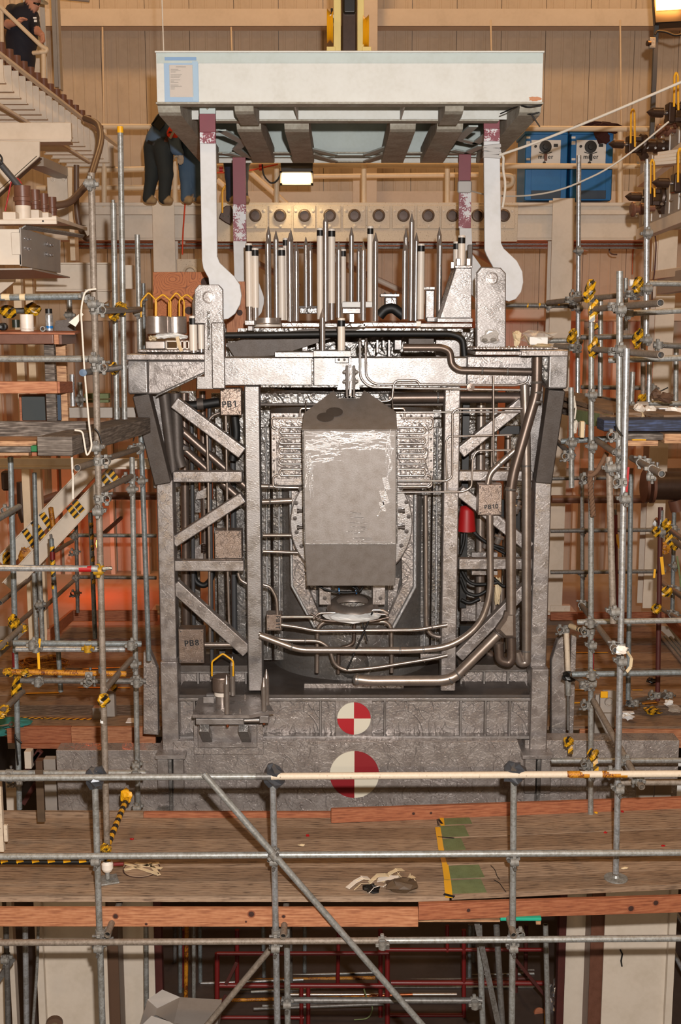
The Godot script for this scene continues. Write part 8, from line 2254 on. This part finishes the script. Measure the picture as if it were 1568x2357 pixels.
# a hand at p: fingers along dir, palm facing down, thumb on the side given
func hand_bones(p:Vector3,dir:Vector3,down:Vector3,thumb:float,c:Color,curl:=0.5)->Array:
	var side:=dir.cross(down).normalized()
	var r:=[[p,p+dir*0.05,0.026,0.03,c]]
	for q in 4:
		var s:=(q - 1.5)*0.021
		var l:float=[0.034,0.042,0.04,0.03][q]
		var a:=p+dir*0.055+side*s
		var d1:=(dir+down*curl).normalized()
		var d2:=(dir*(1.0 - curl)+down*curl*1.6).normalized()
		r.append([p+side*s*0.7,a,0.014,0.012,c])
		r.append([a,a+d1*l,0.0105,0.0095,c])
		r.append([a+d1*l,a+d1*l+d2*l*0.9,0.0095,0.008,c])
	var t:=p+side*thumb*0.03+dir*0.01
	r.append([t,t+(dir*0.5+side*thumb+down*0.4).normalized()*0.045,0.013,0.011,c])
	r.append([t+(dir*0.5+side*thumb+down*0.4).normalized()*0.045,t+(dir*1.0+side*thumb*0.8+down*0.9).normalized()*0.078,0.011,0.009,c])
	return r
func person(label:String,bones:Array,hands:Array,base:Vector3)->Node3D:
	if not M.has("figure"):
		mat("figure",Color.WHITE,0.85).vertex_color_use_as_albedo=true
	var o:=thing("person",label,"person",base)
	piece(o,"body",body_mesh(bones,0.022),M.figure,Transform3D())
	for h in hands:
		piece(o,"hand",body_mesh(h,0.007,0.012),M.figure,Transform3D())
	return o
func people()->void:
	var skin:=Color(0.50,0.24,0.16)
	var navy:=Color(0.010,0.011,0.018)
	var jean:=Color(0.014,0.017,0.019)
	var blue:=Color(0.045,0.085,0.14)
	var shirt:=Color(0.06,0.105,0.17)
	var glove:=Color(0.27,0.22,0.17)
	var tan_:=Color(0.30,0.20,0.10)
	var d:=15.2
	var p:=func(x:float,y:float,z:=0.0)->Vector3:return at(x,y,d+z)
	var b:=[
		[p.call(46,128),p.call(50,92),0.17,0.19,navy],[p.call(50,92),p.call(56,40),0.19,0.17,navy],[p.call(30,26,0.05),p.call(74,40,0.02),0.085,0.075,navy],[p.call(62,22,-0.02),p.call(70,8,-0.05),0.06,0.055,skin],
		[p.call(75,7,-0.06),p.call(77,-2,-0.06),0.085,0.095,skin],[p.call(79,15,-0.1),p.call(76,20,-0.1),0.055,0.045,skin],[p.call(87,9,-0.12),p.call(89,13,-0.14),0.018,0.022,skin],
		[p.call(28,26,0.02),p.call(12,46,-0.1),0.08,0.07,navy],[p.call(12,46,-0.1),p.call(14,54,-0.16),0.068,0.06,navy],[p.call(16,55,-0.18),p.call(40,52,-0.32),0.05,0.035,skin],
		[p.call(76,40,-0.02),p.call(82,70,-0.2),0.075,0.065,navy],[p.call(84,70,-0.22),p.call(97,80,-0.34),0.05,0.036,skin],
		[p.call(36,135),p.call(30,200),0.13,0.085,navy],[p.call(30,200),p.call(36,270),0.075,0.05,navy],[p.call(58,135,0.05),p.call(60,205),0.13,0.08,navy],[p.call(60,205),p.call(62,272),0.075,0.05,navy],
		[p.call(36,274),p.call(48,277,-0.08),0.045,0.04,tan_],[p.call(62,276),p.call(76,279,-0.08),0.045,0.04,tan_],
	]
	var dn:=Vector3(0.1,-1,-0.05).normalized()
	var o:=person("person in black sweatshirt and pale hard hat leaning on the stair handrail, looking down",b,[hand_bones(p.call(98,84,-0.36),Vector3(0.1,-0.9,0.25).normalized(),Vector3(-0.6,-0.2,0.4).normalized(),1.0,skin,0.7),hand_bones(p.call(41,51,-0.33),Vector3(0.75,0.5,0.1).normalized(),Vector3(0.4,-0.9,0.1).normalized(),-1.0,skin,0.4)],p.call(50,278))
	var hc:Vector3=p.call(79,1,-0.07)
	part(o,"hard_hat",geo().lathe(hc,Vector3(0.3,1,-0.1),[[0.115,0.02],[0.12,0.06],[0.105,0.11],[0.06,0.15],[0,0.16]],20,true).lathe(hc+Vector3(0.03,0.02,0.02),Vector3(0.3,1,-0.05),[[0.1,0],[0.155,-0.012],[0.155,-0.004],[0.1,0.014]],20),M.hat)
	part(o,"glasses",geo().tube(ats([[78,7,15.03],[87,9,15.0],[91,9,15.05]],d),0.012,6).lump(at(88,10,15.0),Vector3(0.03,0.035,0.03),7,0.1),M.black)
	part(o,"ear",geo().lump(p.call(69,5,-0.1),Vector3(0.02,0.06,0.04),8,0.15),M.skin)
	part(o,"chest_print",pbox(geo(),76,39,84,43,14.97,0.01).join(rect(78,45,85,51,14.98,0.01)),M.white)
	d=16.7
	b=[
		[p.call(362,338),p.call(366,322),0.15,0.155,jean],[p.call(364,325),p.call(385,288),0.155,0.165,shirt],[p.call(385,288),p.call(408,268),0.165,0.13,shirt],[p.call(408,268),p.call(424,258),0.06,0.055,skin],[p.call(432,254),p.call(440,258),0.10,0.09,skin],
		[p.call(352,342),p.call(350,405),0.12,0.085,jean],[p.call(350,405),p.call(341,455),0.085,0.07,jean],[p.call(376,342,-0.1),p.call(382,402,-0.12),0.13,0.09,jean],[p.call(382,402,-0.12),p.call(378,455,-0.1),0.09,0.075,jean],
		[p.call(340,459),p.call(354,462,-0.05),0.05,0.045,tan_],[p.call(377,459,-0.1),p.call(392,462,-0.15),0.05,0.045,tan_],
		[p.call(396,292,-0.18),p.call(406,344,-0.24),0.085,0.07,shirt],[p.call(406,344,-0.24),p.call(416,352,-0.26),0.065,0.045,shirt],
		[p.call(390,285,0.2),p.call(415,320,0.2),0.08,0.06,shirt],[p.call(415,320,0.2),p.call(430,335,0.1),0.055,0.04,shirt],
	]
	o=person("person in blue shirt, dark jeans and orange-trimmed vest bending over on the walkway",b,[hand_bones(p.call(415,355,-0.26),Vector3(0.05,-1,0).normalized(),Vector3(-0.2,0,1).normalized(),1.0,glove,0.25),hand_bones(p.call(430,335,0.1),Vector3(0.3,-1,0).normalized(),Vector3(-0.2,0,1).normalized(),-1.0,glove,0.3)],p.call(362,464))
	part(o,"vest_panel",geo().lump(p.call(398,306,-0.27),Vector3(0.17,0.16,0.06),9,0.1),M.vest)
	part(o,"vest_back",geo().strip([p.call(352,288,-0.12),p.call(368,266,-0.12)],Vector3(0,0,1),0.14,0.02).strip([p.call(360,292,-0.18),p.call(378,270,-0.18)],Vector3(0.5,0.3,0),0.12,0.02),M.black)
	part(o,"vest_trim",geo().tube([p.call(350,287,-0.17),p.call(366,265,-0.17)],0.012,6),M.vest)
	part(o,"strap",geo().strip([p.call(379,333,-0.17),p.call(388,312,-0.25),p.call(394,304,-0.3)],Vector3(1,0,0),0.05,0.01),M.brown_pvc)
	part(o,"strap",geo().strip([p.call(392,318,-0.31),p.call(400,302,-0.31)],Vector3(1,0,0),0.03,0.01),M.beam_grey)
	part(o,"belt",geo().strip([p.call(341,326,-0.12),p.call(352,331,-0.17),p.call(366,334,-0.18)],Vector3(0,1,0),0.04,0.01),M.rubber)
	part(o,"neck_cloth",geo().lump(p.call(432,246),Vector3(0.2,0.14,0.2),10,0.1),M.hat)
	d=17.0
	b=[
		[p.call(436,352),p.call(440,335),0.15,0.15,blue],[p.call(440,335),p.call(452,290),0.15,0.17,shirt],[p.call(452,282),p.call(456,270),0.06,0.055,skin],[p.call(458,262),p.call(458,252),0.095,0.1,skin],
		[p.call(428,355),p.call(429,405),0.12,0.085,blue],[p.call(429,405),p.call(428,455),0.08,0.065,blue],[p.call(450,355),p.call(452,405),0.12,0.085,blue],[p.call(452,405),p.call(456,455),0.08,0.065,blue],
		[p.call(427,458),p.call(436,461,-0.05),0.05,0.045,tan_],[p.call(455,458),p.call(464,461,-0.05),0.05,0.045,tan_],[p.call(434,294,-0.12),p.call(438,330,-0.2),0.075,0.055,shirt],[p.call(438,330,-0.2),p.call(462,340,-0.24),0.05,0.035,shirt],[p.call(470,294),p.call(474,340),0.075,0.05,shirt],[p.call(474,340),p.call(470,370),0.05,0.035,shirt],
	]
	person("person in light blue jeans standing behind the maroon-topped near strap arm",b,[hand_bones(p.call(464,341,-0.24),Vector3(1,0,0),Vector3(0,-1,0),1.0,glove)],p.call(442,462))
	for k in b.size():
		b[k]=[b[k][0]+Vector3(0.58,0,0),b[k][1]+Vector3(0.58,0,0),b[k][2],b[k][3],Color(0.012,0.02,0.045) if b[k][4]==blue or b[k][4]==shirt else b[k][4]]
	person("person in dark navy clothes behind the maroon and white rear strap arm",b,[hand_bones(p.call(464,341,-0.24)+Vector3(0.58,0,0),Vector3(1,0,0),Vector3(0,-1,0),1.0,glove)],p.call(534,462))
func small_things()->void:
	var d:=15.9
	solo("red_hose","thin red-orange hose tied to the walkway rail and hanging past the cream column","hose",geo().tube(bent(ats([[640,378],[560,396],[500,398],[440,395],[431,402],[426,470],[421,540],[420,586]],d),0.2),0.011,6),M.orange)
	for q in [[438,388],[509,391],[600,385]]:
		solo("red_tie","red tape tie holding the red-orange hose to the rail, "+{438:"by the bent worker's glove",509:"between the strap arms",600:"near the floodlight"}[q[0]],"tape tie",geo().lathe(at(q[0],q[1],d+0.05),Vector3(1,0,0),[[0.045,-0.02],[0.045,0.02]],10),M.red)
	solo("ceiling_pipe","grey level pipe end high on the far wall by the cream channel post","pipe",geo().tube(ats([[136,-6],[206,1]],18.6),0.03,8),M.beam_grey)
	var sg:=thing("window_unit","grey ventilation panel behind the cream column by the plywood","panel",at(428,522,17.4))
	part(sg,"frame",pbox(geo(),408,488,462,560,17.4,0.06),M.cream)
	part(sg,"pane",pbox(geo(),414,496,444,546,17.38,0.03),M.beam_grey)
	solo("ringed_plate","cream plate with a brown port ring behind the hooked strap and plywood","port plate",rect(407,596,464,626,15.9,0.05).lathe(at(438,628,15.88),Vector3(0,0,1),[[0.1,0],[0.1,0.03],[0.07,0.04],[0.06,0]],18),M.cream_chipped)
